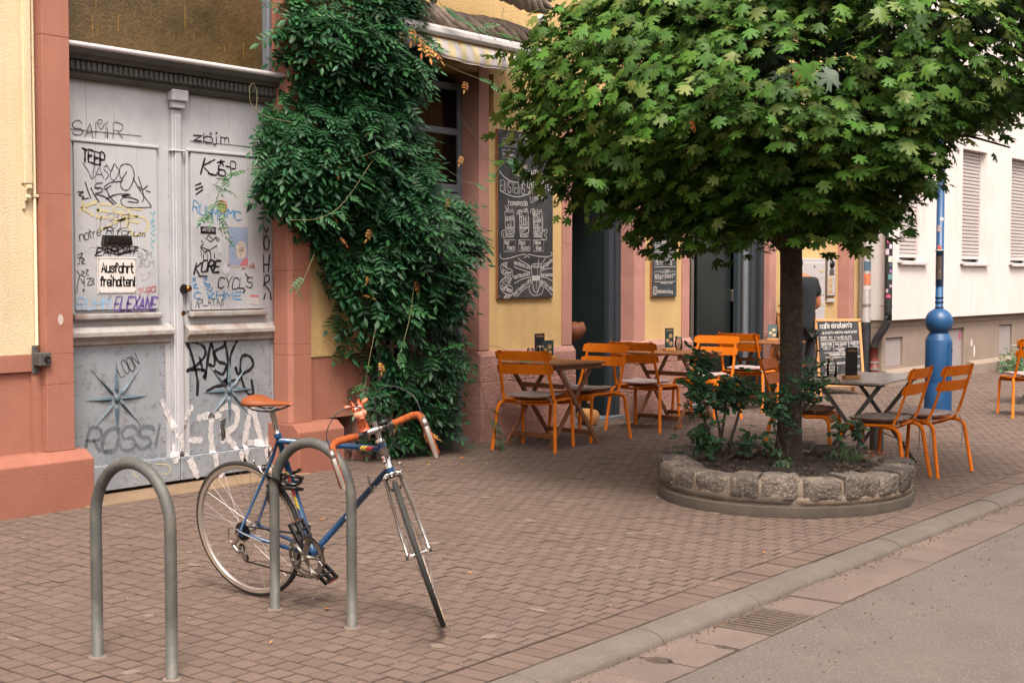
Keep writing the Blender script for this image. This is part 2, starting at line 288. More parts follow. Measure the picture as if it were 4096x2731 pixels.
GRAFFITI=[
 ('T', 'ink_grey', 0.006, 'SAMiR', (5.616, 2.502), (6.014, 2.521), 0.097),
 ('L','ink_grey',0.005,[[(5.824,2.604),(5.814,2.616),(5.819,2.629),(5.84,2.631),(5.848,2.619),(5.834,2.601),(5.824,2.604)]],1),
 ('T', 'ink_black', 0.016, 'TEEP', (5.678, 2.343), (5.855, 2.32), 0.084),
 ('L','ink_grey',0.005,[[(5.678,2.334),(5.722,2.277),(5.752,2.226),(5.761,2.28),(5.773,2.327)],[(5.767,2.236),(5.793,2.282),(5.809,2.308),(5.824,2.275),(5.841,2.24)],[(5.788,2.26),(5.832,2.265)],[(5.876,2.325),(5.85,2.315),(5.849,2.294),(5.875,2.278),(5.88,2.253),(5.854,2.23)],[(5.866,2.333),(5.906,2.289),(5.928,2.342),(5.895,2.262),(5.926,2.229),(5.969,2.292),(5.933,2.342)]],1),
 ('L','ink_grey',0.008,[[(5.999,2.229),(5.974,2.267),(5.978,2.319),(6.012,2.344),(6.065,2.34),(6.091,2.3),(6.09,2.247),(6.057,2.184),(6.02,2.165),(5.983,2.189),(5.989,2.233),(6.032,2.292)],[(6.085,2.251),(6.137,2.179),(6.18,2.128),(6.234,2.069),(6.201,2.057),(6.028,2.05),(5.981,2.085),(6.003,2.116),(6.072,2.116),(6.125,2.1),(6.114,2.086),(6.04,2.091)],[(5.833,2.207),(5.792,2.201),(5.771,2.178),(5.801,2.163)],[(5.989,2.224),(5.905,2.215),(5.848,2.182),(5.853,2.165),(5.905,2.194)],[(6.128,2.267),(6.149,2.215),(6.174,2.128),(6.158,2.092)],[(6.153,2.18),(6.138,2.197)],[(6.164,2.176),(6.208,2.208)],[(6.191,2.173),(6.229,2.164)]],1),
 ('L','ink_grey',0.009,[[(5.635,2.136),(5.682,2.138),(5.645,2.117),(5.684,2.106),(5.669,2.09),(5.719,2.099)],[(5.696,2.204),(5.72,2.141),(5.739,2.1)],[(5.741,2.168),(5.765,2.127),(5.805,2.077)],[(5.771,2.17),(5.822,2.172),(5.827,2.147),(5.775,2.131),(5.852,2.113),(5.923,2.065)],[(5.863,2.166),(5.893,2.115),(5.939,2.074)],[(5.862,2.101),(5.945,2.135),(6.051,2.14),(5.987,2.124),(6.062,2.136)]],1),
 ('T', 'ink_yellow', 0.018, 'KESE', (5.652, 1.986), (6.134, 1.95), 0.093),
 ('L','ink_yellow',0.016,[[(5.838,1.898),(5.985,1.963),(6.134,1.99),(6.204,1.952),(6.176,1.881),(6.079,1.861),(6.047,1.912),(5.985,1.998)],[(5.797,1.888),(5.859,1.907)]],1),
 ('T', 'ink_brown', 0.004, '1310', (5.787, 1.905), (6.037, 1.912), 0.09),
 ('T', 'ink_grey', 0.006, 'notre', (5.649, 1.808), (5.817, 1.854), 0.059),
 ('T', 'ink_grey', 0.006, 'Rifcrum', (5.858, 1.864), (6.176, 1.854), 0.043),
 ('T', 'ink_black', 0.009, 'EARDAT', (5.774, 1.72), (6.109, 1.734), 0.052),
 ('L','ink_black',0.007,[[(5.764,1.72),(5.867,1.765),(5.981,1.736),(6.12,1.773)],[(5.785,1.776),(5.939,1.727),(6.12,1.756)],[(5.847,1.786),(5.918,1.744),(6.024,1.789)]],1),
 ('T', 'ink_pale', 0.005, 'RUM', (6.119, 1.694), (6.234, 1.704), 0.044),
 ('T', 'ink_pale', 0.005, 'BUM', (6.129, 1.641), (6.249, 1.646), 0.044),
 ('L','ink_turq',0.006,[[(6.222,2.033),(6.244,2.011),(6.266,2.034),(6.243,1.971)],[(6.226,1.962),(6.271,1.972),(6.232,1.944),(6.27,1.932),(6.231,1.918)],[(6.275,1.91),(6.231,1.882),(6.269,1.865)],[(6.225,1.846),(6.252,1.82),(6.274,1.847)],[(6.241,1.82),(6.229,1.793),(6.251,1.776),(6.24,1.749)]],1),
 ('L','ink_white',0.005,[[(6.129,1.597),(6.172,1.579),(6.149,1.544),(6.216,1.606),(6.171,1.553),(6.243,1.61)],[(5.688,1.741),(5.724,1.775),(5.785,1.772),(5.744,1.741)],[(6.131,1.782),(6.196,1.748),(6.153,1.774),(6.229,1.753)],[(5.632,1.981),(5.651,1.918),(5.678,1.893)]],1),
 ('T', 'ink_red', 0.005, 'supa', (6.116, 1.464), (6.258, 1.467), 0.053),
 ('L','ink_red',0.004,[[(6.202,1.446),(6.225,1.499),(6.269,1.512),(6.258,1.472),(6.203,1.481)]],1),
 ('L','ink_grey',0.006,[[(5.628,1.719),(5.668,1.732),(5.647,1.698),(5.642,1.664),(5.627,1.659)],[(5.628,1.702),(5.668,1.702)],[(5.662,1.655),(5.662,1.694),(5.682,1.689),(5.662,1.672),(5.687,1.66)],[(5.621,1.613),(5.641,1.587),(5.635,1.562)],[(5.656,1.613),(5.681,1.604),(5.651,1.587),(5.685,1.575)],[(5.691,1.621),(5.711,1.617),(5.691,1.596),(5.716,1.583)],[(5.619,1.468),(5.625,1.528),(5.64,1.566)],[(5.65,1.562),(5.67,1.528),(5.675,1.562),(5.679,1.511)],[(5.7,1.562),(5.731,1.562),(5.7,1.519),(5.74,1.523),(5.755,1.527),(5.745,1.545)],[(5.731,1.566),(5.756,1.557),(5.735,1.54)],[(5.664,1.485),(5.677,1.494),(5.671,1.477),(5.664,1.485)]],1),
 ('T', 'ink_black', 0.01, 'zbjm', (6.63, 2.551), (6.959, 2.567), 0.06),
 ('L','ink_black',0.005,[[(6.781,2.614),(6.791,2.624),(6.802,2.613),(6.788,2.605),(6.781,2.614)]],1),
 ('T', 'ink_black', 0.014, 'K', (6.68, 2.308), (6.775, 2.304), 0.119),
 ('T', 'ink_black', 0.012, 'b', (6.847, 2.317), (6.914, 2.312), 0.065),
 ('T', 'ink_black', 0.012, 'P', (6.969, 2.324), (7.018, 2.327), 0.104),
 ('L','ink_black',0.012,[[(6.836,2.409),(6.903,2.421)],[(6.872,2.43),(6.86,2.388)],[(6.866,2.421),(6.896,2.39)],[(6.921,2.387),(6.957,2.385)],[(6.751,2.325),(6.823,2.316),(6.835,2.335)]],1),
 ('L','ink_black',0.014,[[(6.632,2.233),(6.679,2.248)],[(6.634,2.204),(6.696,2.226)],[(6.637,2.169),(6.696,2.203)]],1),
 ('T', 'ink_white', 0.004, 'oRall3r', (6.731, 2.172), (6.998, 2.222), 0.065),
 ('L','ink_white',0.004,[[(6.821,2.158),(6.857,2.176),(6.912,2.157)],[(6.834,2.279),(6.865,2.295),(6.895,2.273),(6.858,2.257),(6.834,2.279)]],1),
 ('T', 'ink_blue', 0.009, 'RUHM', (6.606, 2.047), (6.831, 1.99), 0.073),
 ('T', 'ink_blue', 0.01, 'AMC', (6.855, 2.019), (7.064, 1.998), 0.061),
 ('T', 'ink_white', 0.005, 'ARTEFISE', (6.616, 1.901), (7.038, 1.912), 0.064),
 ('L','ink_black',0.007,[[(6.68,1.838),(6.697,1.811),(6.673,1.792),(6.732,1.774)],[(6.721,1.857),(6.769,1.831),(6.817,1.864),(6.853,1.842)],[(6.673,1.783),(6.72,1.756),(6.804,1.794),(6.865,1.823)],[(6.714,1.746),(6.738,1.774),(6.768,1.747)],[(6.733,1.862),(6.751,1.877),(6.781,1.85)],[(6.817,1.85),(6.853,1.814),(6.828,1.795)],[(6.696,1.7),(6.702,1.746)],[(6.737,1.7),(6.732,1.742)],[(6.767,1.701),(6.765,1.742)],[(6.803,1.71),(6.797,1.747)],[(6.673,1.764),(6.684,1.718)]],1),
 ('T', 'ink_black', 0.015, 'KORE', (6.612, 1.602), (6.838, 1.608), 0.079),
 ('L','ink_grey',0.012,[[(6.653,1.58),(6.73,1.578)]],1),
 ('T', 'ink_grey', 0.009, 'CYCLS', (6.83, 1.491), (7.159, 1.489), 0.079),
 ('L','ink_grey',0.009,[[(7.097,1.599),(7.135,1.561)],[(7.021,1.49),(7.083,1.484),(7.077,1.451),(7.096,1.475)]],1),
 ('L','ink_blue',0.01,[[(6.594,1.566),(6.623,1.543)],[(6.623,1.57),(6.594,1.538)],[(6.599,1.515),(6.634,1.524),(6.605,1.497),(6.646,1.492)],[(6.669,1.455),(6.634,1.464),(6.61,1.441),(6.627,1.418),(6.668,1.422)],[(6.694,1.561),(6.729,1.561),(6.699,1.533),(6.741,1.519)],[(6.711,1.515),(6.746,1.496),(6.753,1.524)],[(6.722,1.487),(6.764,1.468),(6.776,1.496)],[(6.728,1.459),(6.752,1.431),(6.794,1.458)],[(6.74,1.426),(6.799,1.412)]],1),
 ('T', 'ink_blue', 0.011, 'HME', (6.811, 1.411), (7.057, 1.408), 0.052),
 ('T', 'ink_red', 0.007, 'A', (7.064, 1.629), (7.091, 1.629), 0.021),
 ('T', 'ink_red', 0.007, 'AB', (7.136, 1.639), (7.199, 1.645), 0.029),
 ('L','ink_black',0.012,[[(7.312,1.948),(7.331,1.91),(7.351,1.949)],[(7.325,1.89),(7.305,1.851),(7.307,1.803),(7.33,1.776),(7.354,1.804),(7.354,1.862),(7.325,1.89)],[(7.297,1.74),(7.302,1.609)],[(7.362,1.741),(7.344,1.609)],[(7.3,1.667),(7.355,1.668)],[(7.301,1.502),(7.315,1.58),(7.354,1.58),(7.351,1.541),(7.314,1.522),(7.359,1.463)],[(7.313,1.444),(7.3,1.405)],[(7.366,1.453),(7.372,1.404)]],1),
 ('T', 'ink_ltblue', 0.009, 'RUHM', (5.622, 1.357), (5.876, 1.353), 0.075),
 ('T', 'ink_purple', 0.013, 'ELEXANE', (5.908, 1.344), (6.264, 1.342), 0.093),
 ('L','ink_purple',0.008,[[(5.884,1.447),(5.89,1.439)],[(5.871,1.429),(5.877,1.423)]],1),
 ('T', 'ink_grey', 0.006, 'PLAYA', (6.65, 1.358), (6.852, 1.364), 0.052),
 ('L','ink_grey',0.006,[[(6.62,1.351),(6.639,1.397),(6.657,1.35)],[(6.859,1.347),(6.872,1.411),(6.882,1.364)]],1),
 ('T', 'ink_black', 0.006, 'LOON', (5.98, 0.873), (6.135, 0.965), 0.094),
 ('T', 'spray_grey', 0.026, 'ROSSI', (5.669, 0.397), (6.278, 0.364), 0.151),
 ('L','spray_white',0.048,[[(6.327,0.689),(6.38,0.588),(6.449,0.445),(6.519,0.3),(6.604,0.135)],[(6.582,0.63),(6.507,0.498),(6.448,0.377),(6.411,0.266)],[(6.578,0.393),(6.667,0.385)],[(6.654,0.549),(6.743,0.56),(6.849,0.551)],[(6.774,0.557),(6.764,0.417),(6.791,0.178),(6.829,0.115)],[(6.877,0.359),(6.879,0.525),(6.878,0.383)],[(6.865,0.597),(6.942,0.615),(7.019,0.574),(7.002,0.467),(6.909,0.404),(7.0,0.3),(7.077,0.148)],[(7.062,0.173),(7.104,0.386),(7.162,0.587),(7.224,0.424),(7.319,0.146)],[(7.127,0.324),(7.272,0.31)],[(7.321,0.33),(7.319,0.109)]],1),
 ('L','spray_black',0.023,[[(6.552,1.111),(6.594,1.011),(6.643,0.835),(6.641,0.719)],[(6.559,1.116),(6.691,1.077),(6.719,1.006),(6.629,0.928),(6.549,0.898),(6.644,0.904),(6.718,0.889),(6.702,0.843)],[(6.667,0.985),(6.696,0.89)],[(6.717,0.831),(6.749,1.004),(6.78,1.085),(6.808,0.931),(6.748,0.934)],[(6.917,1.103),(6.886,1.057),(6.81,1.025),(6.839,0.953),(6.915,0.926),(6.884,0.856),(6.808,0.884)],[(6.902,1.11),(6.931,0.972),(6.929,0.783)],[(7.026,1.099),(6.962,0.995),(6.929,0.83),(6.883,0.797),(7.038,0.806)],[(7.008,0.897),(7.038,0.848),(7.133,0.867),(7.182,0.913),(7.15,0.974),(7.071,0.978),(7.054,0.871),(7.084,0.761),(7.131,0.692),(7.179,0.695),(7.164,0.793)],[(6.731,0.736),(6.806,0.767),(6.913,0.772)]],1),
 ('L','ink_yellow',0.007,[[(5.781,0.25),(5.832,0.244),(5.806,0.22),(5.838,0.194)],[(6.043,0.232),(6.063,0.185),(6.111,0.207)],[(6.221,0.257),(6.29,0.253),(6.36,0.231),(6.346,0.181),(6.289,0.182)]],1),
]
CHALK=[
 ('L','chalk',0.004,[[(10.11,2.839),(10.325,2.841),(10.325,2.771),(10.11,2.77),(10.11,2.839)]],0),
 ('T', 'chalk', 0.004, 'Minze-Waldbeere', (10.117, 2.784), (10.319, 2.786), 0.031),
 ('L','chalk',0.004,[[(10.199,2.887),(10.173,2.869),(10.199,2.855),(10.207,2.882)],[(10.199,2.853),(10.242,2.833)],[(10.216,2.841),(10.229,2.855),(10.242,2.843),(10.255,2.857),(10.264,2.839)]],1),
 ('L','chalk',0.004,[[(10.471,2.917),(10.467,2.871)],[(10.4,2.84),(10.405,2.774)],[(10.48,2.856),(10.473,2.803)],[(10.369,2.885),(10.418,2.891),(10.427,2.863),(10.382,2.838),(10.356,2.857),(10.369,2.885)],[(10.369,2.882),(10.4,2.863),(10.418,2.889)],[(10.4,2.863),(10.369,2.842)],[(10.396,2.839),(10.436,2.856),(10.489,2.862),(10.436,2.848),(10.4,2.837)],[(10.418,2.83),(10.427,2.794)],[(10.445,2.838),(10.44,2.784)],[(10.462,2.834),(10.413,2.787)]],1),
 ('L','chalk',0.004,[[(10.102,2.733),(10.299,2.734),(10.299,2.66),(10.102,2.66),(10.102,2.733)]],0),
 ('T', 'chalk', 0.004, 'Zitrone-Limette', (10.112, 2.682), (10.286, 2.682), 0.026),
 ('L','chalk',0.004,[[(10.198,2.743),(10.19,2.729),(10.211,2.723),(10.229,2.737),(10.207,2.746)],[(10.225,2.742),(10.238,2.73),(10.22,2.723)]],1),
 ('T', 'chalk', 0.005, 'homemade', (10.255, 2.513), (10.472, 2.506), 0.039),
 ('T', 'chalk', 0.006, 'Juice', (10.49, 2.521), (10.653, 2.557), 0.043),
 ('L','chalk',0.004,[[(10.414,2.587),(10.49,2.586)]],1),
 ('T', 'chalk', 0.004, 'und', (10.427, 2.594), (10.481, 2.595), 0.024),
 ('L','chalk',0.007,[[(10.07,2.538),(10.121,2.494),(10.224,2.458),(10.33,2.448),(10.436,2.462),(10.544,2.489),(10.644,2.53),(10.745,2.552),(10.819,2.562)]],1),
 ('L','chalk',0.007,[[(10.069,2.364),(10.155,2.336),(10.277,2.316),(10.365,2.318),(10.49,2.344),(10.598,2.376),(10.69,2.402),(10.764,2.412),(10.829,2.404),(10.885,2.379),(10.909,2.35)]],1),
 ('T', 'chalk', 0.006, 'EINSTEINS', (10.078, 2.356), (10.445, 2.34), 0.099),
 ('T', 'chalk', 0.006, 'SOMMERDRINKS', (10.503, 2.356), (10.876, 2.428), 0.096),
 ('T', 'chalk', 0.006, 'homemade', (10.198, 2.231), (10.49, 2.243), 0.05),
 ('T', 'chalk', 0.006, 'Limos', (10.544, 2.272), (10.731, 2.323), 0.059),
 ('L','chalk',0.005,[[(10.146,2.172),(10.151,2.036),(10.159,1.952),(10.172,1.942),(10.268,1.945),(10.279,1.96),(10.281,2.04),(10.277,2.177)]],1),
 ('L','chalk',0.005,[[(10.277,2.122),(10.29,2.114),(10.288,1.998),(10.277,1.981)]],1),
 ('L','chalk',0.004,[[(10.146,2.172),(10.164,2.189),(10.19,2.179),(10.207,2.196),(10.233,2.181),(10.255,2.195),(10.277,2.177),(10.211,2.169),(10.146,2.172)]],1),
 ('L','chalk',0.004,[[(10.151,2.031),(10.207,2.023),(10.277,2.033)],[(10.155,1.978),(10.207,1.972),(10.279,1.982)]],1),
 ('T', 'chalk', 0.003, 'MINZTEE', (10.165, 1.947), (10.268, 1.949), 0.022),
 ('L','chalk',0.005,[[(10.365,2.18),(10.369,2.042),(10.378,1.957),(10.392,1.947),(10.49,1.95),(10.501,1.966),(10.503,2.046),(10.499,2.185)]],1),
 ('L','chalk',0.005,[[(10.499,2.129),(10.512,2.122),(10.511,2.003),(10.499,1.987)]],1),
 ('L','chalk',0.004,[[(10.365,2.18),(10.383,2.197),(10.409,2.187),(10.427,2.204),(10.454,2.189),(10.476,2.203),(10.499,2.185),(10.432,2.178),(10.365,2.18)]],1),
 ('L','chalk',0.004,[[(10.369,2.037),(10.427,2.029),(10.499,2.04)],[(10.374,1.984),(10.427,1.977),(10.501,1.988)]],1),
 ('T', 'chalk', 0.003, 'MINZSIRUP', (10.385, 1.952), (10.49, 1.955), 0.022),
 ('L','chalk',0.005,[[(10.58,2.188),(10.585,2.048),(10.594,1.962),(10.608,1.952),(10.709,1.955),(10.72,1.971),(10.723,2.052),(10.718,2.194)]],1),
 ('L','chalk',0.005,[[(10.718,2.137),(10.732,2.129),(10.73,2.009),(10.718,1.992)]],1),
 ('L','chalk',0.004,[[(10.58,2.188),(10.598,2.205),(10.626,2.196),(10.644,2.212),(10.672,2.197),(10.695,2.212),(10.718,2.194),(10.649,2.186),(10.58,2.188)]],1),
 ('L','chalk',0.004,[[(10.585,2.043),(10.644,2.035),(10.718,2.046)],[(10.59,1.989),(10.644,1.983),(10.72,1.994)]],1),
 ('T', 'chalk', 0.003, 'ZITRONENSAFT', (10.601, 1.957), (10.709, 1.96), 0.023),
 ('T', 'chalk', 0.005, 'GINGER', (10.159, 2.086), (10.272, 2.095), 0.039),
 ('T', 'chalk', 0.005, 'ALE', (10.185, 2.034), (10.251, 2.039), 0.034),
 ('T', 'chalk', 0.003, 'RHABARBER', (10.162, 2.011), (10.272, 2.018), 0.015),
 ('T', 'chalk', 0.003, 'INGWER', (10.162, 1.984), (10.272, 1.989), 0.019),
 ('T', 'chalk', 0.006, 'SOdA', (10.376, 2.05), (10.49, 2.056), 0.088),
 ('T', 'chalk', 0.004, 'RHABARBER', (10.378, 2.019), (10.49, 2.024), 0.019),
 ('T', 'chalk', 0.004, 'SAFT', (10.387, 1.989), (10.463, 1.994), 0.023),
 ('T', 'chalk', 0.005, 'SPICY', (10.589, 2.127), (10.69, 2.134), 0.043),
 ('T', 'chalk', 0.005, 'GINGER', (10.588, 2.081), (10.701, 2.089), 0.033),
 ('T', 'chalk', 0.005, 'SODA', (10.597, 1.995), (10.695, 1.998), 0.07),
 ('L','chalk',0.005,[[(10.151,2.229),(10.147,2.213),(10.172,2.198),(10.181,2.177)],[(10.181,2.23),(10.198,2.21),(10.177,2.193)],[(10.33,2.147),(10.325,2.172),(10.356,2.192),(10.392,2.185),(10.4,2.149)],[(10.356,2.189),(10.361,2.148)],[(10.33,2.167),(10.392,2.159)],[(10.539,2.169),(10.544,2.202),(10.58,2.214),(10.608,2.199),(10.599,2.156)],[(10.571,2.211),(10.576,2.156)],[(10.436,2.187),(10.463,2.212),(10.49,2.205),(10.454,2.188)]],1),
 ('L','chalk',0.005,[[(10.142,2.003),(10.103,1.993),(10.095,1.961),(10.121,1.933),(10.151,1.933)],[(10.129,1.983),(10.121,1.962),(10.133,1.946)],[(10.718,1.982),(10.727,2.014),(10.755,2.023),(10.751,1.999),(10.774,2.024),(10.802,2.022),(10.797,1.994),(10.755,1.972),(10.793,1.956),(10.788,1.923),(10.755,1.933),(10.727,1.927),(10.714,1.949)]],1),
 ('L','chalk',0.004,[[(10.129,1.912),(10.303,1.916),(10.303,1.81),(10.129,1.807),(10.129,1.912)]],0),
 ('T', 'chalk', 0.005, 'Red-', (10.145, 1.873), (10.224, 1.88), 0.032),
 ('T', 'chalk', 0.005, 'Peach', (10.181, 1.826), (10.29, 1.825), 0.04),
 ('L','chalk',0.004,[[(10.354,1.918),(10.531,1.922),(10.531,1.816),(10.354,1.813),(10.354,1.918)]],0),
 ('T', 'chalk', 0.005, 'Rosa-', (10.367, 1.874), (10.468, 1.88), 0.036),
 ('T', 'chalk', 0.005, 'Rhubarb', (10.392, 1.827), (10.526, 1.828), 0.04),
 ('L','chalk',0.004,[[(10.583,1.922),(10.751,1.926),(10.751,1.819),(10.583,1.816),(10.583,1.922)]],0),
 ('T', 'chalk', 0.005, 'Yellow', (10.597, 1.881), (10.698, 1.884), 0.036),
 ('T', 'chalk', 0.005, 'Ginger', (10.626, 1.833), (10.718, 1.832), 0.036),
 ('L','chalk',0.006,[[(10.073,1.783),(10.073,1.756),(10.12,1.739),(10.207,1.747),(10.33,1.77),(10.418,1.784),(10.463,1.782),(10.468,1.766),(10.436,1.753)],[(10.522,1.757),(10.495,1.767),(10.499,1.783),(10.544,1.783),(10.636,1.771),(10.746,1.767),(10.84,1.77),(10.882,1.785),(10.882,1.804),(10.863,1.808)]],1),
 ('L','chalk',0.006,[[(10.346,1.75),(10.383,1.728),(10.522,1.681)],[(10.281,1.67),(10.356,1.65),(10.54,1.616)],[(10.287,1.513),(10.401,1.552),(10.549,1.575)],[(10.323,1.393),(10.419,1.45),(10.518,1.488)],[(10.788,1.758),(10.746,1.726),(10.709,1.69)],[(10.709,1.628),(10.784,1.65),(10.897,1.659)],[(10.696,1.573),(10.784,1.568),(10.892,1.536)],[(10.754,1.483),(10.822,1.447),(10.888,1.402)]],1),
 ('T', 'chalk', 0.005, 'Iced Matcha Latte', (10.281, 1.695), (10.536, 1.646), 0.033),
 ('T', 'chalk', 0.005, 'Iced Macchiato', (10.279, 1.557), (10.528, 1.592), 0.035),
 ('T', 'chalk', 0.005, 'Iced Vanilla Latte', (10.277, 1.395), (10.554, 1.538), 0.035),
 ('T', 'chalk', 0.005, 'Iced Cappucino', (10.717, 1.641), (10.894, 1.727), 0.036),
 ('T', 'chalk', 0.005, 'Iced Americano', (10.708, 1.581), (10.899, 1.583), 0.03),
 ('T', 'chalk', 0.005, 'Iced Chai Latte', (10.696, 1.529), (10.892, 1.438), 0.033),
 ('L','chalk',0.006,[[(10.549,1.678),(10.586,1.457),(10.664,1.456),(10.705,1.687)]],1),
 ('L','chalk',0.005,[[(10.549,1.678),(10.572,1.692),(10.617,1.698),(10.691,1.701),(10.705,1.687),(10.672,1.668),(10.599,1.662),(10.549,1.678)],[(10.572,1.681),(10.599,1.67),(10.608,1.687),(10.636,1.668),(10.654,1.687),(10.682,1.676)],[(10.668,1.746),(10.627,1.459)],[(10.565,1.584),(10.691,1.587)],[(10.576,1.541),(10.682,1.543)]],1),
 ('L','chalk',0.006,[[(10.57,1.581),(10.687,1.583)]],0),
 ('L','chalk',0.006,[[(10.57,1.576),(10.687,1.578)]],0),
 ('L','chalk',0.006,[[(10.57,1.571),(10.687,1.574)]],0),
 ('L','chalk',0.006,[[(10.57,1.567),(10.687,1.569)]],0),
 ('L','chalk',0.006,[[(10.57,1.562),(10.687,1.564)]],0),
 ('L','chalk',0.006,[[(10.57,1.557),(10.687,1.559)]],0),
 ('L','chalk',0.006,[[(10.57,1.552),(10.687,1.554)]],0),
 ('L','chalk',0.006,[[(10.57,1.547),(10.687,1.549)]],0),
 ('L','chalk',0.005,[[(10.563,1.524),(10.522,1.492),(10.522,1.444),(10.572,1.405),(10.636,1.399),(10.71,1.415),(10.742,1.458),(10.724,1.508),(10.682,1.519)],[(10.71,1.499),(10.691,1.489),(10.636,1.397)],[(10.696,1.502),(10.714,1.505),(10.712,1.486),(10.696,1.486),(10.696,1.502)]],1),
 ('L','chalk',0.005,[[(10.181,1.71),(10.103,1.694),(10.086,1.667),(10.086,1.631),(10.12,1.599),(10.246,1.565),(10.253,1.637),(10.164,1.657),(10.181,1.71)],[(10.108,1.689),(10.164,1.66),(10.181,1.665)],[(10.246,1.565),(10.181,1.499)],[(10.164,1.578),(10.082,1.536),(10.073,1.479),(10.112,1.441),(10.164,1.42),(10.253,1.414),(10.251,1.484),(10.172,1.496),(10.086,1.536)],[(10.164,1.415),(10.125,1.378)],[(10.253,1.414),(10.207,1.377)]],1),
 ('L','chalk',0.003,[[(10.099,1.541),(10.151,1.578)]],0),
 ('L','chalk',0.003,[[(10.133,1.378),(10.168,1.414)]],0),
 ('L','chalk',0.003,[[(10.114,1.537),(10.162,1.576)]],0),
 ('L','chalk',0.003,[[(10.143,1.378),(10.177,1.413)]],0),
 ('L','chalk',0.003,[[(10.13,1.532),(10.173,1.573)]],0),
 ('L','chalk',0.003,[[(10.152,1.378),(10.187,1.413)]],0),
 ('L','chalk',0.003,[[(10.145,1.527),(10.184,1.57)]],0),
 ('L','chalk',0.003,[[(10.162,1.378),(10.197,1.413)]],0),
 ('L','chalk',0.003,[[(10.161,1.522),(10.196,1.568)]],0),
 ('L','chalk',0.003,[[(10.171,1.378),(10.206,1.413)]],0),
 ('L','chalk',0.003,[[(10.177,1.518),(10.207,1.565)]],0),
 ('L','chalk',0.003,[[(10.181,1.377),(10.216,1.413)]],0),
 ('L','chalk',0.003,[[(10.192,1.513),(10.218,1.562)]],0),
 ('L','chalk',0.003,[[(10.19,1.377),(10.225,1.413)]],0),
 ('L','chalk',0.003,[[(10.208,1.508),(10.23,1.56)]],0),
 ('L','chalk',0.003,[[(10.2,1.377),(10.235,1.413)]],0),
 ('L','chalk',0.003,[[(10.224,1.503),(10.241,1.557)]],0),
 ('L','chalk',0.003,[[(10.21,1.377),(10.244,1.413)]],0),
 ('L','chalk',0.003,[[(10.112,1.689),(10.125,1.668)]],0),
 ('L','chalk',0.003,[[(10.121,1.691),(10.134,1.668)]],0),
 ('L','chalk',0.003,[[(10.131,1.694),(10.144,1.668)]],0),
 ('L','chalk',0.003,[[(10.14,1.697),(10.153,1.668)]],0),
 ('L','chalk',0.003,[[(10.15,1.699),(10.163,1.668)]],0),
 ('L','chalk',0.003,[[(10.159,1.702),(10.172,1.668)]],0),
 ('T', 'chalk', 0.006, 'Iced', (10.099, 1.615), (10.229, 1.584), 0.045),
 ('T', 'chalk', 0.006, 'Coffees', (10.09, 1.463), (10.242, 1.43), 0.039),
]
